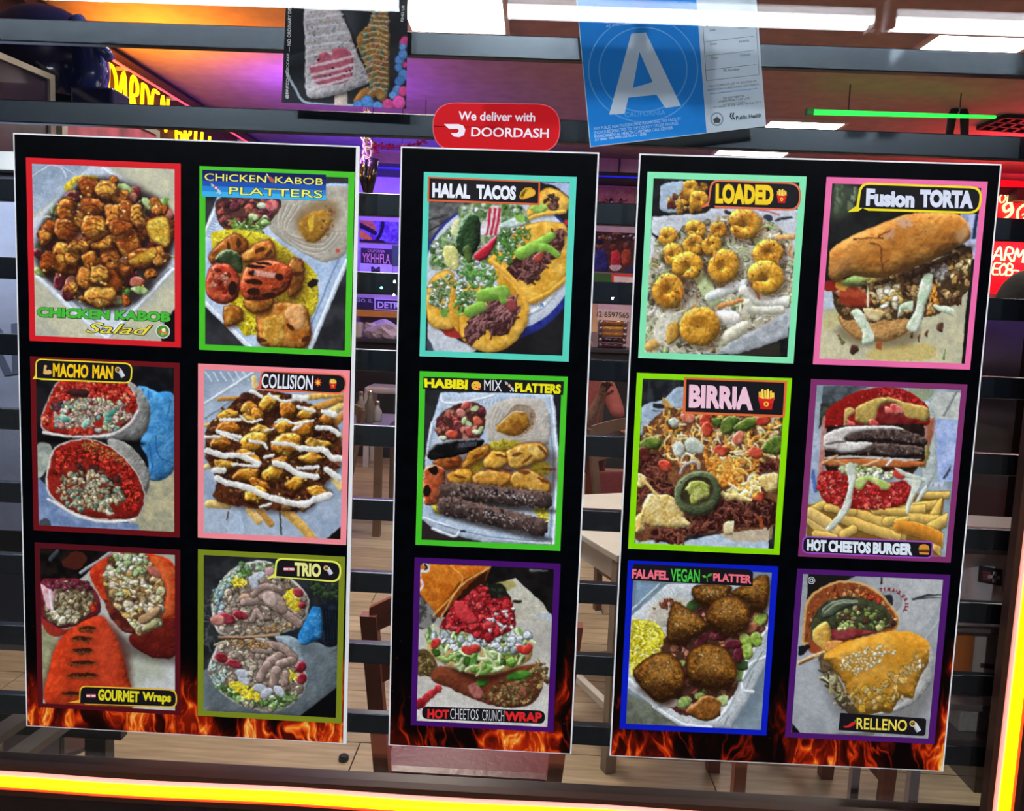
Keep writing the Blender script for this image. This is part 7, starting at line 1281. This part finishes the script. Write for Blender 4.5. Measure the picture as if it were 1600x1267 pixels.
# ------------------------------------------------------------------ left side: framed jersey, frames, helmet
jf = empty('framed_jersey', (-1.3, .66, .6), 'framed pale grey jersey with dark lettering behind the window bars', 'framed jersey')
JX = -1.0
G().box(-1.55, JX, .66, .69, .70, 1.78).make('backing', mat('jersey_back', '3c3c48', .6), jf)
V = []; prof = [(-1.52, 1.70), (-1.36, 1.74), (-1.30, 1.70), (-1.2, 1.74), (JX+.02, 1.68), (JX+.02, .95), (-1.5, .95)]
G().prism(prof, .63, .66).make('jersey', mat('jersey_cloth', 'a4a8bc', .85, var=.12, bump=.6, scale=9), jf)
lettering('jersey_letters', 'YORK', [(-1.42, .628, 1.40), (-1.13, .628, 1.45), (-1.13, .628, 1.33), (-1.42, .628, 1.28)], 0, mat('jersey_ink', '5c6074', .8), jf, .03)
G().box(-1.58, JX+.03, .62, .70, .66, .70).box(-1.58, JX+.03, .62, .70, 1.78, 1.82).box(JX, JX+.03, .62, .70, .7, 1.78).make('frame', mat('frame_silver', '98948c', .35, metal=.3), jf)
def frame_pic(name, Q, lab, inner, w=.03, cat='picture frame', out='948e84'):
    Q = [np.array(q, float) for q in Q]; c = sum(Q)/4; r = empty(name, tuple(min(Q, key=lambda q: q[2])), lab, cat); nrm = np.cross(Q[1]-Q[0], Q[3]-Q[0]); nrm /= np.linalg.norm(nrm); I = [q+(c-q)*w/np.linalg.norm(c-q)*1.35 for q in Q]
    V = [q+nrm*d for d in (0, .03) for X in (Q, I) for q in X]; F = []
    for i in range(4): j = (i+1) % 4; F += [(i, j, 4+j, 4+i), (8+i, 12+i, 12+j, 8+j), (i, 8+i, 8+j, j), (4+i, 4+j, 12+j, 12+i)]
    mesh('frame', V, F, mat('frame_'+out, out, .35, metal=.2), r); [G().tube([(q[0]+nrm[0]*.015, q[1]+nrm[1]*.015, 0), (q[0]+nrm[0]*.015, q[1]+nrm[1]*.015, q[2]+.05)], .009, 6).make('stand_leg', M_gun, r) for q in (Q[2], Q[3])]; mesh('picture', [q+nrm*d for d in (.008, .014) for q in I], [(0, 1, 2, 3), (7, 6, 5, 4), (0, 4, 5, 1), (1, 5, 6, 2), (2, 6, 7, 3), (3, 7, 4, 0)], inner, r); return r
# large framed picture on a stand running into the room
a = pix(-120, 30, .75); b_ = pix(86, 118, 1.25); zb = pix(86, 300, 1.25)[2]
frame_pic('framed_poster', [(a[0], a[1], a[2]), tuple(b_), (b_[0], b_[1], zb), (a[0], a[1], zb-.02)], 'large silver framed dark poster leaning beside the navy helmet', mat('poster_dark', '241c28', .2, var=.9, scale=5), .022)
a = pix(96, 132, 1.75); b_ = pix(250, 205, 2.5); frame_pic('framed_poster', [tuple(a), tuple(b_), (b_[0], b_[1], b_[2]-.5), (a[0], a[1], a[2]-.5)], 'narrow silver framed poster of red and cream figures', mat('poster_crimson', 'a04858', .3, var=.8, scale=6), .03)
# navy helmet on a stand
hp = pix(70, 90, 1.4); HR = .19
hm = empty('football_helmet', (hp[0], hp[1], hp[2]-.15), 'glossy navy blue helmet with a padded jaw and face guard', 'helmet')
V = []; F = []; nu, nv = 28, 16
for j in range(nv+1):
    t = j/nv*2.25
    for i in range(nu): p_ = i*6.2832/nu; V.append((hp[0]+HR*1.0*math.sin(t)*math.cos(p_), hp[1]+HR*.85*math.sin(t)*math.sin(p_), hp[2]-.02+HR*.92*math.cos(t)))
F = [[j*nu+i, j*nu+(i+1) % nu, (j+1)*nu+(i+1) % nu, (j+1)*nu+i] for j in range(nv) for i in range(nu)]
M_navy = mat('helmet_navy', '10143c', .12, coat=.6, var=.15, scale=4)
mesh('shell', V, F, M_navy, hm, smooth=True)
G().tube([pix(x, y, 1.3) for x, y in ((118, 30), (142, 70), (150, 110), (140, 140))], [.025, .032, .032, .025], 10).make('ear_guard', mat('helmet_rim', '2c3878', .2, coat=.4), hm, smooth=True)
G().tube([pix(x, y, 1.28) for x, y in ((135, 62), (158, 72), (172, 92))], [.018, .018, .015], 10).make('brow_pad', MATS['helmet_rim'], hm, smooth=True)
p0, p1 = pix(118, 138, 1.28), pix(184, 164, 1.28); box('jaw_pad', p0[0], p1[0], 1.25, 1.36, p1[2]-.03, p0[2], M_navy, hm, b=.008)
for k in range(0): G().tube([pix(150, 100+k*22, 1.27), pix(176, 96+k*22, 1.24), pix(182, 112+k*22, 1.3)], .006, 8).make('face_bar', M_gun, hm)
G().tube([(hp[0], hp[1], 0), (hp[0], hp[1], hp[2]-.1)], .02, 8).make('stand', M_gun, hm); G().lathe([(.16, 0), (.16, .015), (.03, .03)], (hp[0], hp[1], 0), 20).make('stand_base', M_gun, hm)
# ------------------------------------------------------------------ back wall: plates, pictures, shelves
YW = YB-.03
def wq(x0, y0, x1, y1, Y=YW, sl=.05):
    d = (x1-x0)*sl; return [pix(x0, y0, Y), pix(x1, y0+d, Y), pix(x1, y1+d, Y), pix(x0, y1, Y)]
def plate(name, q, m, lab, cat, texts=(), group=None, th=.02, extra=()):
    r = empty(name, tuple(q[3]), lab, cat, group); Y = q[0][1]; slab('panel', q, Y, Y+th, m, r)
    for body, (u0, v0, u1, v1), tm, bold in texts:
        P = [(q[0]*(1-u)+q[1]*u)*(1-v)+(q[3]*(1-u)+q[2]*u)*v for u, v in ((u0, v0), (u1, v0), (u1, v1), (u0, v1))]
        for p in P: p[1] = Y-.004
        lettering('plate_letters', body, [tuple(p) for p in P], 0, tm, r, bold)
    for nm, pts, m2 in extra:
        P = [(q[0]*(1-u)+q[1]*u)*(1-v)+(q[3]*(1-u)+q[2]*u)*v for u, v in pts]; mesh(nm, [(p[0], Y-.003, p[2]) for p in P], [list(range(len(P)))[::-1]], m2, r)
    return r
mp_ = lambda n, h, **k: mat('wall_'+n, h, .5, **k)
pk = mp_('pink_ink', 'e8b0a0'); dk = mp_('dark_ink', '14142c'); wh = mp_('white_ink', 'dcdcf0')
plate('licence_plate', wq(564, 387, 612, 411), mp_('plate_black', '14101c'), 'black number plate with pink characters on the back wall', 'number plate', [('YKHHFLA', (.05, .34, .95, .95), pk, .01), ('CALIFORNIA', (.22, .08, .78, .26), pk, 0)])
plate('licence_plate', wq(562, 411, 612, 429.5), mp_('plate_white', 'd8d8ec'), 'white number plate with a dark block letter M', 'number plate', [('M', (.36, .24, .64, .9), dk, .05)])
plate('licence_plate', wq(545, 464, 584, 481), mp_('plate_navy', '1c1a38'), 'navy number plate with pale letters at the end of the plate row', 'number plate', [('CHICAGO, IL', (-.4, .1, .95, .45), wh, 0.0)])
plate('licence_plate', wq(585, 466, 652, 484), wh, 'white edged navy plate with bold city lettering', 'number plate', [('DETROIT', (.08, .25, .92, .82), wh, .03)], extra=[('plate_field', ((.03, .1), (.97, .1), (.97, .9), (.03, .9)), mp_('plate_field', '1c2048'))])
plate('wall_panel', wq(613, 383, 640, 415, YW+.02), mp_('panel_green', '2c5c40'), 'green panel beside the black number plate', 'panel')
box('wall_shelf', pix(556, 490, 7.9)[0], pix(700, 490, 7.9)[0], 7.85, YW, pix(600, 496, 7.9)[2], pix(600, 486, 7.9)[2], mp_('shelf_yellow', 'd89a20'), label='yellow wall shelf under the number plates', cat='shelf', b=.004)
def paint_canvas(name, q, lab, painter, cat='picture', seed=2):
    r = empty(name, tuple(q[3]), lab, cat); Y = q[0][1]; slab('board', q, Y, Y+.02, mp_('board_dark', '1c181c'), r); print_grid('print', [p.copy() for p in q], Y-.003, 4.5, painter, r, (0, 0, 4), seed); return r
def p_purple(c):
    c.fill([(c.x0, c.y0), (c.x1, c.y0), (c.x1, c.y1), (c.x0, c.y1)], '8478c0', '5c3c8c', sm=False, s2=20); w_ = c.x1-c.x0; h_ = c.y1-c.y0
    c.fill([(c.x0, c.y0), (c.x0+w_*.3, c.y0), (c.x0+w_*.42, c.y0+h_*.5), (c.x0, c.y0+h_*.25)], 'c87838', jit=4); c.line([(c.x0, c.y0+h_*.2), (c.x0+w_*.4, c.y0+h_*.55)], 14, '1c1020'); c.fill([(c.x0, c.y0+h_*.4), (c.x0+w_*.3, c.y0+h_*.75), (c.x0+w_*.3, c.y0+h_*.95), (c.x0, c.y0+h_*.7)], 'e88c28', jit=3)
    c.line([(c.x0+w_*.6, c.y0), (c.x0+w_*.58, c.y0+h_*.4), (c.x0+w_*.45, c.y0+h_*.9)], 10, '140c24'); c.line([(c.x0, c.y0+h_*.92), (c.x0+w_*.6, c.y0+h_*.95)], 12, '201428')
paint_canvas('wall_picture', wq(562, 344, 622, 377), 'purple and orange abstract picture above the black number plate', p_purple)
def p_people(c):
    w_ = c.x1-c.x0; h_ = c.y1-c.y0; X = lambda u: c.x0+u*w_; Y = lambda v: c.y0+v*h_
    c.fill([(c.x0, c.y0), (c.x1, c.y0), (c.x1, c.y1), (c.x0, c.y1)], '3c2424', '54342c', sm=False, s2=40)
    c.lumps([(X(0), Y(0)), (X(1), Y(0)), (X(1), Y(.3)), (X(0), Y(.25))], 30, 6, 16, ['6c5c7c', 'a89ca8', '4c3438', '84543c'])
    c.fill([(X(.0), Y(.55)), (X(.15), Y(.42)), (X(.3), Y(.48)), (X(.35), Y(.95)), (X(0), Y(1))], '2c2c6c', '3c3c84', k=.3); c.fill(c.ell(X(.17), Y(.35), w_*.09, h_*.1), '8c5440', k=.3); c.fill(c.ell(X(.16), Y(.27), w_*.1, h_*.06), '1c1c38')
    c.fill([(X(.42), Y(.55)), (X(.5), Y(.45)), (X(.62), Y(.5)), (X(.66), Y(.85)), (X(.45), Y(.88))], 'b02c38', 'c83c44', k=.3); c.fill(c.ell(X(.48), Y(.38), w_*.08, h_*.09), '6c3c30', k=.3); c.fill([(X(.4), Y(.82)), (X(.66), Y(.82)), (X(.6), Y(.94)), (X(.45), Y(.94))], 'c8b8b8')
    c.fill([(X(.68), Y(.5)), (X(.8), Y(.42)), (X(.9), Y(.55)), (X(.86), Y(.8)), (X(.7), Y(.8))], 'a04430', k=.3); c.fill(c.ell(X(.78), Y(.35), w_*.07, h_*.08), '744434', k=.3); c.fill([(X(.75), Y(.95)), (X(.9), Y(.8)), (X(1), Y(.9)), (X(1), Y(1))], '343458')
paint_canvas('wall_picture', wq(926, 361, 993, 423), 'dark painting of a seated group on the back wall', p_people, seed=4)
def p_pink(c):
    w_ = c.x1-c.x0; h_ = c.y1-c.y0
    c.fill([(c.x0, c.y0), (c.x1, c.y0), (c.x1, c.y1), (c.x0, c.y1)], 'a06c74', 'b07c84', sm=False, s2=40); c.lumps([(c.x0, c.y0+h_*.5), (c.x0+w_*.25, c.y0+h_*.4), (c.x0+w_*.25, c.y1), (c.x0, c.y1)], 20, 6, 14, ['a83440', '8c2834', 'c87880'])
    for u in (.36, .62): c.fill(c.ell(c.x0+w_*u, c.y0+h_*.75, w_*.06, h_*.25), '2c1c2c', jit=4)
    c.fill(c.ell(c.x0+w_*.37, c.y0+h_*.7, 8, 8), 'e8dce0'); c.line([(c.x0+w_*.55, c.y0+h_*.7), (c.x0+w_*.8, c.y0+h_*.6)], 5, '7c3c48')
paint_canvas('wall_picture', wq(934, 291, 992, 324), 'pale pink picture with small dark figures under the dark beam', p_pink, seed=6)
plate('wall_panel', wq(925, 426, 956, 446), mp_('panel_leaf', '2c641c'), 'leaf green panel under the group painting', 'panel')
plate('licence_plate', wq(955.5, 427, 990, 448), mp_('plate_cream', 'e4d4cc'), 'cream number plate with a red rim and faint characters', 'number plate', [('FIGHT', (.36, .6, .92, .92), mp_('plate_grey', '6c5c5c'), 0)], extra=[('red_rim', ((0, 0), (1, 0), (1, .18), (.1, .18), (.1, 1), (0, 1)), mp_('rim_red', 'd83c28'))])
plate('price_sign', wq(929, 482, 985, 500), mp_('sign_cream', 'd8c8c0'), 'cream strip sign with a row of large digits', 'sign', [('32 6597565', (.02, .22, .96, .7), mp_('sign_ink', '2c2428'), .01)])
box('sign_ledge', pix(929, 503, 7.9)[0], pix(976, 503, 7.9)[0], 7.95, YW, pix(950, 504, 7.95)[2], pix(950, 501, 7.95)[2], mp_('ledge_yellow', 'd8b020'), label='narrow yellow ledge under the strip sign', cat='ledge')
# counter at the back with jars and foil
ct = empty('service_counter', (.2, 7.2, 0), 'long dark service counter along the back wall', 'counter')
ctz = pix(600, 530, 7.0)[2]; box('counter_top', -2.9, 3.4, 7.0, 7.7, ctz-.04, ctz, mp_('counter_top', '2c2a38'), ct, b=.006); box('counter_front', -2.9, 3.4, 7.05, 7.65, 0, ctz-.04, mp_('counter_front', '1a1622'), ct)
for k in range(5):
    z = ctz+.028+k*.058; x0, x1 = pix(938, 520, 7.2)[0], pix(976, 520, 7.2)[0]; r = empty('glass_roll', ((x0+x1)/2, 7.2, z-.026), ['plum', 'dark plum', 'amber', 'honey amber', 'brown amber'][k]+' glass cylinder lying in the stack on the counter, '+['lowest', 'second up', 'third up', 'fourth up', 'topmost'][k], 'bottle', 'stacked glass cylinders')
    G().tube([(x0, 7.2, z), (x1, 7.2, z)], .027, 14).make('barrel', mat('roll_%d' % k, ['4c2838', '2c2028', 'a06c28', 'b88840', '8c5c24'][k], .15, coat=.5), r, smooth=True)
    for x in (x0, x1): G().tube([(x-.02, 7.2, z), (x+.02, 7.2, z)], .029, 14).make('end_cap', mat('roll_steel', 'a8a4a8', .2, metal=.9), r, smooth=True)
for k, (y_, h_) in enumerate(((484, 'c8a090'), (508, 'd8b490'), (530, '8c7c84'))):
    p = pix(926, y_+14, 7.2); w_ = .07; box('carton', p[0]-w_, p[0]+w_*.6, 7.15, 7.27, ctz+(2-k)*.155+.002, ctz+(3-k)*.155, mp_('carton_%d' % k, h_), b=.006, label=['rosy', 'peach', 'grey'][k]+' carton in the stack beside the glass cylinders', cat='carton', group='cartons stacked on the counter')
p = pix(597, 513, 7.15); g = G(); rr = np.random.RandomState(3)
bm = bmesh.new(); bmesh.ops.create_icosphere(bm, subdivisions=3, radius=1)
for v in bm.verts: n_ = v.co.normalized(); k = 1+.35*(vnoise(np.array([n_.x*3+5]), np.array([n_.y*3+n_.z*2+9]))[0]-.5)*2; v.co = Vector((p[0]+n_.x*.2*k, 7.15+n_.y*.12*k, ctz+max(0, .075+n_.z*.11*k)))
g.add([v.co[:] for v in bm.verts], [[v.index for v in f.verts] for f in bm.faces]); bm.free(); g.make('plastic_bag', mat('bag_film', 'c8c0d8', .3, var=.1, bump=.5), label='crumpled pale plastic bag on the counter', cat='bag')
p = pix(556, 512, 7.1); box('ticket_printer', p[0]-.09, p[0]+.07, 7.02, 7.18, ctz, ctz+.16, mat('printer_pale', 'b8b4b0', .5), b=.02, label='pale ticket printer with rounded corners on the counter', cat='printer')
# hanging chain with black prongs, garland, ceiling fittings
p = pix(573, 196, 5.2); hc = empty('hanging_chain', tuple(pix(575, 305, 5.2)), 'chunky bright chain with two black handles hanging from the ceiling', 'chain')
M_chain = mat('chain_brass', 'd8c8a8', .18, metal=.9)
for k in range(14):
    c = pix(573+2*math.sin(k), 190+k*7.0-14, 5.2); c = np.array([c[0], 5.2, c[2]]); P = []
    for t in range(13): a = t*6.2832/12; u, v = .03*math.cos(a), .045*math.sin(a); P.append(c+(np.array([u, u*.3, v]) if k % 2 else np.array([u*.4, u, v])))
    G().tube(P, .011, 6, cap=False).make('link', M_chain, hc, smooth=True)
M_hand = mat('handle_black', '16161c', .2, coat=.4)
for q in (((570, 250), (567, 275), (573, 300)), ((586, 248), (582, 275), (576, 305))): G().tube([pix(x, y, 5.2) for x, y in q], [.03, .034, .026], 10).make('handle', M_hand, hc, smooth=True)
G().tube([(p[0], 5.2, ZC), tuple(pix(573, 180, 5.2))], .006, 6).make('hook_wire', M_gun, hc)
gl = empty('garland', tuple(pix(585, 232, 5.9)), 'dark red tinsel garland strung near the ceiling', 'garland')
g = G(); rr = np.random.RandomState(9); A = pix(582, 226, 5.9); B = pix(628, 231, 5.9); C_ = pix(664, 221, 5.9); D_ = pix(590, 240, 5.9)
for (a, b) in ((A, B), (B, C_), (A, D_)):
    for t in np.linspace(0, 1, 30):
        q = a*(1-t)+b*t; d = rr.randn(3); d /= np.linalg.norm(d); g.bar(q-d*.03, q+d*.03, .006, .006)
for q in (A, B, C_): G().tube([tuple(q), (q[0], q[1], ZC)], .004, 6).make('hanger', M_gun, gl)
g.make('tinsel', mat('tinsel_red', '8c1430', .3, metal=.4), gl, kind='stuff')
G().tube([tuple(A), tuple(B), tuple(C_)], .006, 6).make('string', MATS['tinsel_red'], gl)
a, b = pix(1266, 175, 5.0), pix(1555, 183, 5.2)
r = empty('neon_strip', tuple(a), 'bright green neon tube under the ceiling', 'neon light')
G().tube([tuple(a), tuple(b)], .02, 10, r1=.012).make('tube', mat('neon_green', '30ff60', .4, emit=1.6, ehex='20ff48', var=0), r); G().tube([tuple(a-np.array([.03, 0, 0])), tuple(a+np.array([.02, 0, 0]))], .03, 10).make('end_cap', mat('neon_cap', '48a060', .4), r)
for t in (.2, .8): q = a*(1-t)+b*t; G().tube([tuple(q), (q[0], q[1], ZC)], .005, 6).make('hanger', M_gun, r)
r = empty('ceiling_bracket', tuple(pix(1495, 206, 5.6)), 'black forked bracket hanging from the ceiling beside the red glow', 'bracket')
for q in (((1497, 160), (1488, 180), (1483, 212)), ((1500, 160), (1507, 180), (1507, 212))): G().tube([pix(x, y, 5.6) for x, y in q], [.03, .035, .03], 8).make('prong', mat('bracket_black', '0c0c0e', .6), r, smooth=True)
q = pix(1499, 162, 5.6); G().tube([tuple(q), (q[0], q[1], ZC)], .02, 8).make('stem', MATS['bracket_black'], r)
r = empty('ceiling_grille', tuple(pixz(1560, 200, ZC-.02)), 'black ceiling grille glowing red between its bars', 'grille')
A, B, C_, D_ = [pixz(x, y, ZC-.02) for x, y in ((1528, 200), (1570, 182), (1640, 186), (1600, 206))]
for t in np.linspace(0, 1, 4): G().bar(A*(1-t)+B*t, D_*(1-t)+C_*t, .03, .03).make('bar', MATS['bracket_black'], r)
for t in np.linspace(0, 1, 5): G().bar(A*(1-t)+D_*t, B*(1-t)+C_*t, .03, .03).make('cross_bar', MATS['bracket_black'], r)
# red neon board at the right end of the back wall
rb = empty('neon_sign', tuple(pix(1560, 440, 7.7)), 'red backlit board with cream neon script at the end of the back wall', 'neon sign')
Q = [pix(1515, 278, 7.75), pix(1720, 290, 7.75), pix(1720, 470, 7.75), pix(1510, 455, 7.75)]; slab('panel', Q, 7.75, 7.8, mat('neon_board_red', 'c00c20', .5, emit=.55, ehex='ff0a22', var=.1), rb)
M_cn = mat('neon_cream', 'fff0c0', .4, emit=2.2, ehex='ffd890', var=0)
def rw(word, x, y, h, adv=.85): o = pix(x, y, 7.72); s = h/1270*8.93; neon_word(word, o, (s*.95, 0, -.05*s), (.12*s, 0, s), adv, .011*h/22, M_cn, rb)
rw('OR', 1560, 316, 14); rw('9', 1560, 344, 28); rw('O', 1586, 344, 24); rw('2', 1594, 346, 12); rw('ARMA', 1551, 406, 20, .82); rw('EOB-', 1549, 428, 17, .62)
a_ = pix(1585, 306, 7.6); box('wall_speaker', a_[0]-.0, a_[0]+.35, 7.55, 7.74, a_[2]-.05, a_[2]+.07, MATS['bracket_black'], label='small black speaker box above the red neon board', cat='speaker', b=.006)
# black cap on a ledge
ld = empty('display_case', (1.6, 1.75, 0), 'dark display case carrying the black cap', 'case')
cz_ = pix(1575, 472, 1.6)[2]; box('case_top', pix(1536, 472, 1.6)[0], 2.3, 1.35, 2.0, cz_-.03, cz_, mat('case_top', '5c4444', .4), ld, b=.004); box('case_body', pix(1542, 472, 1.6)[0], 2.28, 1.37, 1.98, 0, cz_-.03, mat('case_body', '140e10', .15, coat=.5), ld)
cp = pix(1585, 470, 1.6); V = []; nu, nv = 24, 10; hc_ = empty('baseball_cap', (cp[0]+.06, 1.6, cz_), 'black rounded cap resting on the dark display case', 'cap')
for j in range(nv+1):
    t = j/nv*1.57
    for i in range(nu): p_ = i*6.2832/nu; V.append((cp[0]+.06+.115*math.sin(t)*math.cos(p_), 1.6+.095*math.sin(t)*math.sin(p_), cz_+.115*math.cos(t)))
mesh('crown', V, [[j*nu+i, j*nu+(i+1) % nu, (j+1)*nu+(i+1) % nu, (j+1)*nu+i] for j in range(nv) for i in range(nu)], mat('cap_cloth', '1c181a', .8, bump=.2, scale=80), hc_, smooth=True)
V = []
for d in (0, .006):
    for i in range(13): a = -math.pi/2-1.1+i*2.2/12; V += [(cp[0]+.06+.113*math.cos(a), 1.6+.093*math.sin(a), cz_+.004+d), (cp[0]+.06+.16*math.cos(a), 1.6+.165*math.sin(a), cz_+.0+d)]
mesh('brim', V, [[2*i, 2*i+1, 2*i+3, 2*i+2] for i in range(12)]+[[26+2*i+2, 26+2*i+3, 26+2*i+1, 26+2*i] for i in range(12)]+[[2*i+1, 27+2*i, 29+2*i, 2*i+3] for i in range(12)], MATS['cap_cloth'], hc_)
# ------------------------------------------------------------------ person at the dark table
M_skin = mat('skin', 'b07860', .55, var=.08); M_shirt = mat('shirt_rust', '8c4440', .8, bump=.2, scale=40); M_tat = mat('tattooed_skin', '7c5c50', .55, var=.55, scale=55)
def skin(name, pts, edges, rad, m, parent, sub=2, root=0):
    org = WO[parent]; me = bpy.data.meshes.new(name); me.from_pydata([tuple(np.array(p)-org) for p in pts], edges, []); o = bpy.data.objects.new(name, me); COL.objects.link(o); o.parent = parent; WO[o] = org
    sm = o.modifiers.new('s', 'SKIN'); me.skin_vertices  # data layer is made with the modifier
    for i, v in enumerate(me.skin_vertices[0].data): v.radius = (rad[i], rad[i]) if not isinstance(rad[i], tuple) else rad[i]; v.use_root = (i == root)
    sb = o.modifiers.new('b', 'SUBSURF'); sb.levels = sub; sb.render_levels = sub
    me.materials.append(m); sm.use_smooth_shade = True; return o
PX_, PY_ = .32, 4.62
pr = empty('person', (PX_, PY_, 0), 'person in a rust shirt sitting at the dark table with a tattooed forearm raised', 'person')
el = pix(918, 668, 4.2); wr = pix(937, 622, 4.12); hd = pix(944, 606, 4.08); el[2] = .80
rw_ = np.array([.62, 4.05, .79]); re_ = np.array([.62, 4.36, .80])
pts = [(PX_, PY_+.05, .62), (PX_, PY_+.04, .78), (PX_, PY_+.0, 1.0), (PX_, PY_-.02, 1.14), (PX_, PY_-.05, 1.22), (PX_-.20, PY_, 1.08), (PX_+.20, PY_, 1.08), (el[0]-.02, el[1]+.16, .86), tuple(re_+np.array([0, .06, .03])), (PX_-.11, PY_, .59), (PX_-.13, PY_-.42, .57), (PX_-.13, PY_-.40, .10), (PX_+.11, PY_, .59), (PX_+.13, PY_-.42, .57), (PX_+.13, PY_-.40, .10)]
edg = [(0, 1), (1, 2), (2, 3), (3, 4), (2, 5), (2, 6), (5, 7), (6, 8), (0, 9), (9, 10), (10, 11), (0, 12), (12, 13), (13, 14)]
skin('body', pts, edg, [.13, .14, .155, .07, .055, .075, .075, .05, .05, .10, .075, .055, .10, .075, .055], M_shirt, pr)
def forearm(name, E, Wp, Hd, m, up):
    E, Wp, Hd = map(np.array, (E, Wp, Hd)); d = (Hd-Wp)/np.linalg.norm(Hd-Wp); s = np.cross(d, up); s /= np.linalg.norm(s); n = np.cross(s, d)
    P = [tuple(E), tuple((E+Wp)/2), tuple(Wp), tuple(Wp+d*.05), tuple(Wp+d*.09)]; ed = [(0, 1), (1, 2), (2, 3), (3, 4)]; R = [.045, .040, .028, (.036, .02), (.036, .018)]
    for k, (o_, L) in enumerate(((-.030, .075), (-.010, .088), (.010, .082), (.028, .062))):
        b = Wp+d*.092+s*o_; P += [tuple(b), tuple(b+d*L*.5+n*.006), tuple(b+d*L*.8+n*.028), tuple(b+d*L*.85+n*.048)]; i = len(P)-4; ed += [(4, i), (i, i+1), (i+1, i+2), (i+2, i+3)]; R += [.010, .0095, .009, .008]
    b = Wp+d*.035+s*.030; P += [tuple(b), tuple(b+s*.025+d*.03+n*.01), tuple(b+s*.028+d*.058+n*.022)]; i = len(P)-3; ed += [(3, i), (i, i+1), (i+1, i+2)]; R += [.013, .011, .009]
    return skin(name, P, ed, R, m, pr, sub=2)
forearm('tattooed_forearm', el, wr, hd, M_tat, np.array([.3, -1, 0])); forearm('forearm', re_, rw_, rw_+np.array([.03, -.1, 0]), M_skin, np.array([0, 0, 1.]))
hx, hy, hz = PX_, PY_-.07, 1.34
bm = bmesh.new(); bmesh.ops.create_icosphere(bm, subdivisions=4, radius=1)
for v in bm.verts:
    n_ = v.co.copy(); x, y, z = n_; k = 1.0
    if y < 0:
        k += .16*math.exp(-((x/.16)**2+((z+.08)/.16)**2))*(1 if y < -.5 else 0)
        k -= .07*(math.exp(-(((x-.36)/.17)**2+((z-.08)/.13)**2))+math.exp(-(((x+.36)/.17)**2+((z-.08)/.13)**2)))
        k += .05*math.exp(-((x/.28)**2+((z+.46)/.08)**2))-.03*math.exp(-((x/.3)**2+((z+.42)/.025)**2))
    v.co = Vector((hx+x*.078*k*(1-.18*max(0, -z)), hy+y*.098*k, hz+z*.118))
G().add([v.co[:] for v in bm.verts], [[v.index for v in f.verts] for f in bm.faces]).make('head', M_skin, pr, smooth=True); bm.free()
for s in (-1, 1): G().lathe([(.001, -.02), (.012, -.012), (.014, .006), (.006, .02)], (hx+s*.08, hy+.01, hz-.005), 10).make('ear', M_skin, pr, smooth=True); G().lathe([(.002, -.008), (.008, 0), (.002, .008)], (hx+s*.029, hy-.086, hz+.01), 10).make('eye', mat('eye_dark', '1c1410', .2), pr, smooth=True)
bm = bmesh.new(); bmesh.ops.create_icosphere(bm, subdivisions=3, radius=1)
for v in bm.verts: x, y, z = v.co; f_ = 1.0 if (z > .25 or y > .1) else .8; v.co = Vector((hx+x*.087*f_, hy+.012+y*.104*f_, hz+.012+max(z, -.25)*.122))
G().add([v.co[:] for v in bm.verts], [[v.index for v in f.verts] for f in bm.faces]).make('hair', mat('hair_dark', '1c1412', .7, bump=.4, scale=60), pr, smooth=True); bm.free()
chair('dining_chair', (PX_, PY_+.25), math.pi, 'wooden chair under the seated person at the dark table', M_wood, M_vinyl, top=.95)
# on that table
cup = pix(985, 650, 4.0); r = empty('paper_cup', (cup[0], 3.85, .75), 'white paper cup with red marking on the dark table', 'cup'); G().lathe([(.03, 0), (.04, .12), (.042, .122), (.038, .12), (.03, .01)], (cup[0], 3.85, .75), 18).make('cup_wall', mat('cup_white', 'c8c0bc', .5), r, smooth=True); G().lathe([(.0352, .05), (.0402, .1)], (cup[0], 3.85, .75), 18).make('red_band', mat('cup_red', 'b02430', .5), r, smooth=True)
p = pix(955, 662, 3.8); mesh('napkin', [(p[0]-.07, 3.72, .751), (p[0]+.09, 3.74, .751), (p[0]+.05, 3.9, .775), (p[0]-.05, 3.88, .757), (p[0]-.07, 3.72, .755), (p[0]+.09, 3.74, .755), (p[0]+.05, 3.9, .78), (p[0]-.05, 3.88, .762)], [(3, 2, 1, 0), (4, 5, 6, 7), (0, 1, 5, 4), (1, 2, 6, 5), (2, 3, 7, 6), (3, 0, 4, 7)], mat('napkin_red', 'b82830', .8), label='red folded napkin on the dark table', cat='napkin')
p = pix(930, 684, 3.6); box('paper_sheet', p[0]-.12, p[0]+.10, 3.57, 3.72, .7505, .7525, mat('paper_cream', 'd8d4b8', .7), label='cream paper sheet at the edge of the dark table', cat='paper')
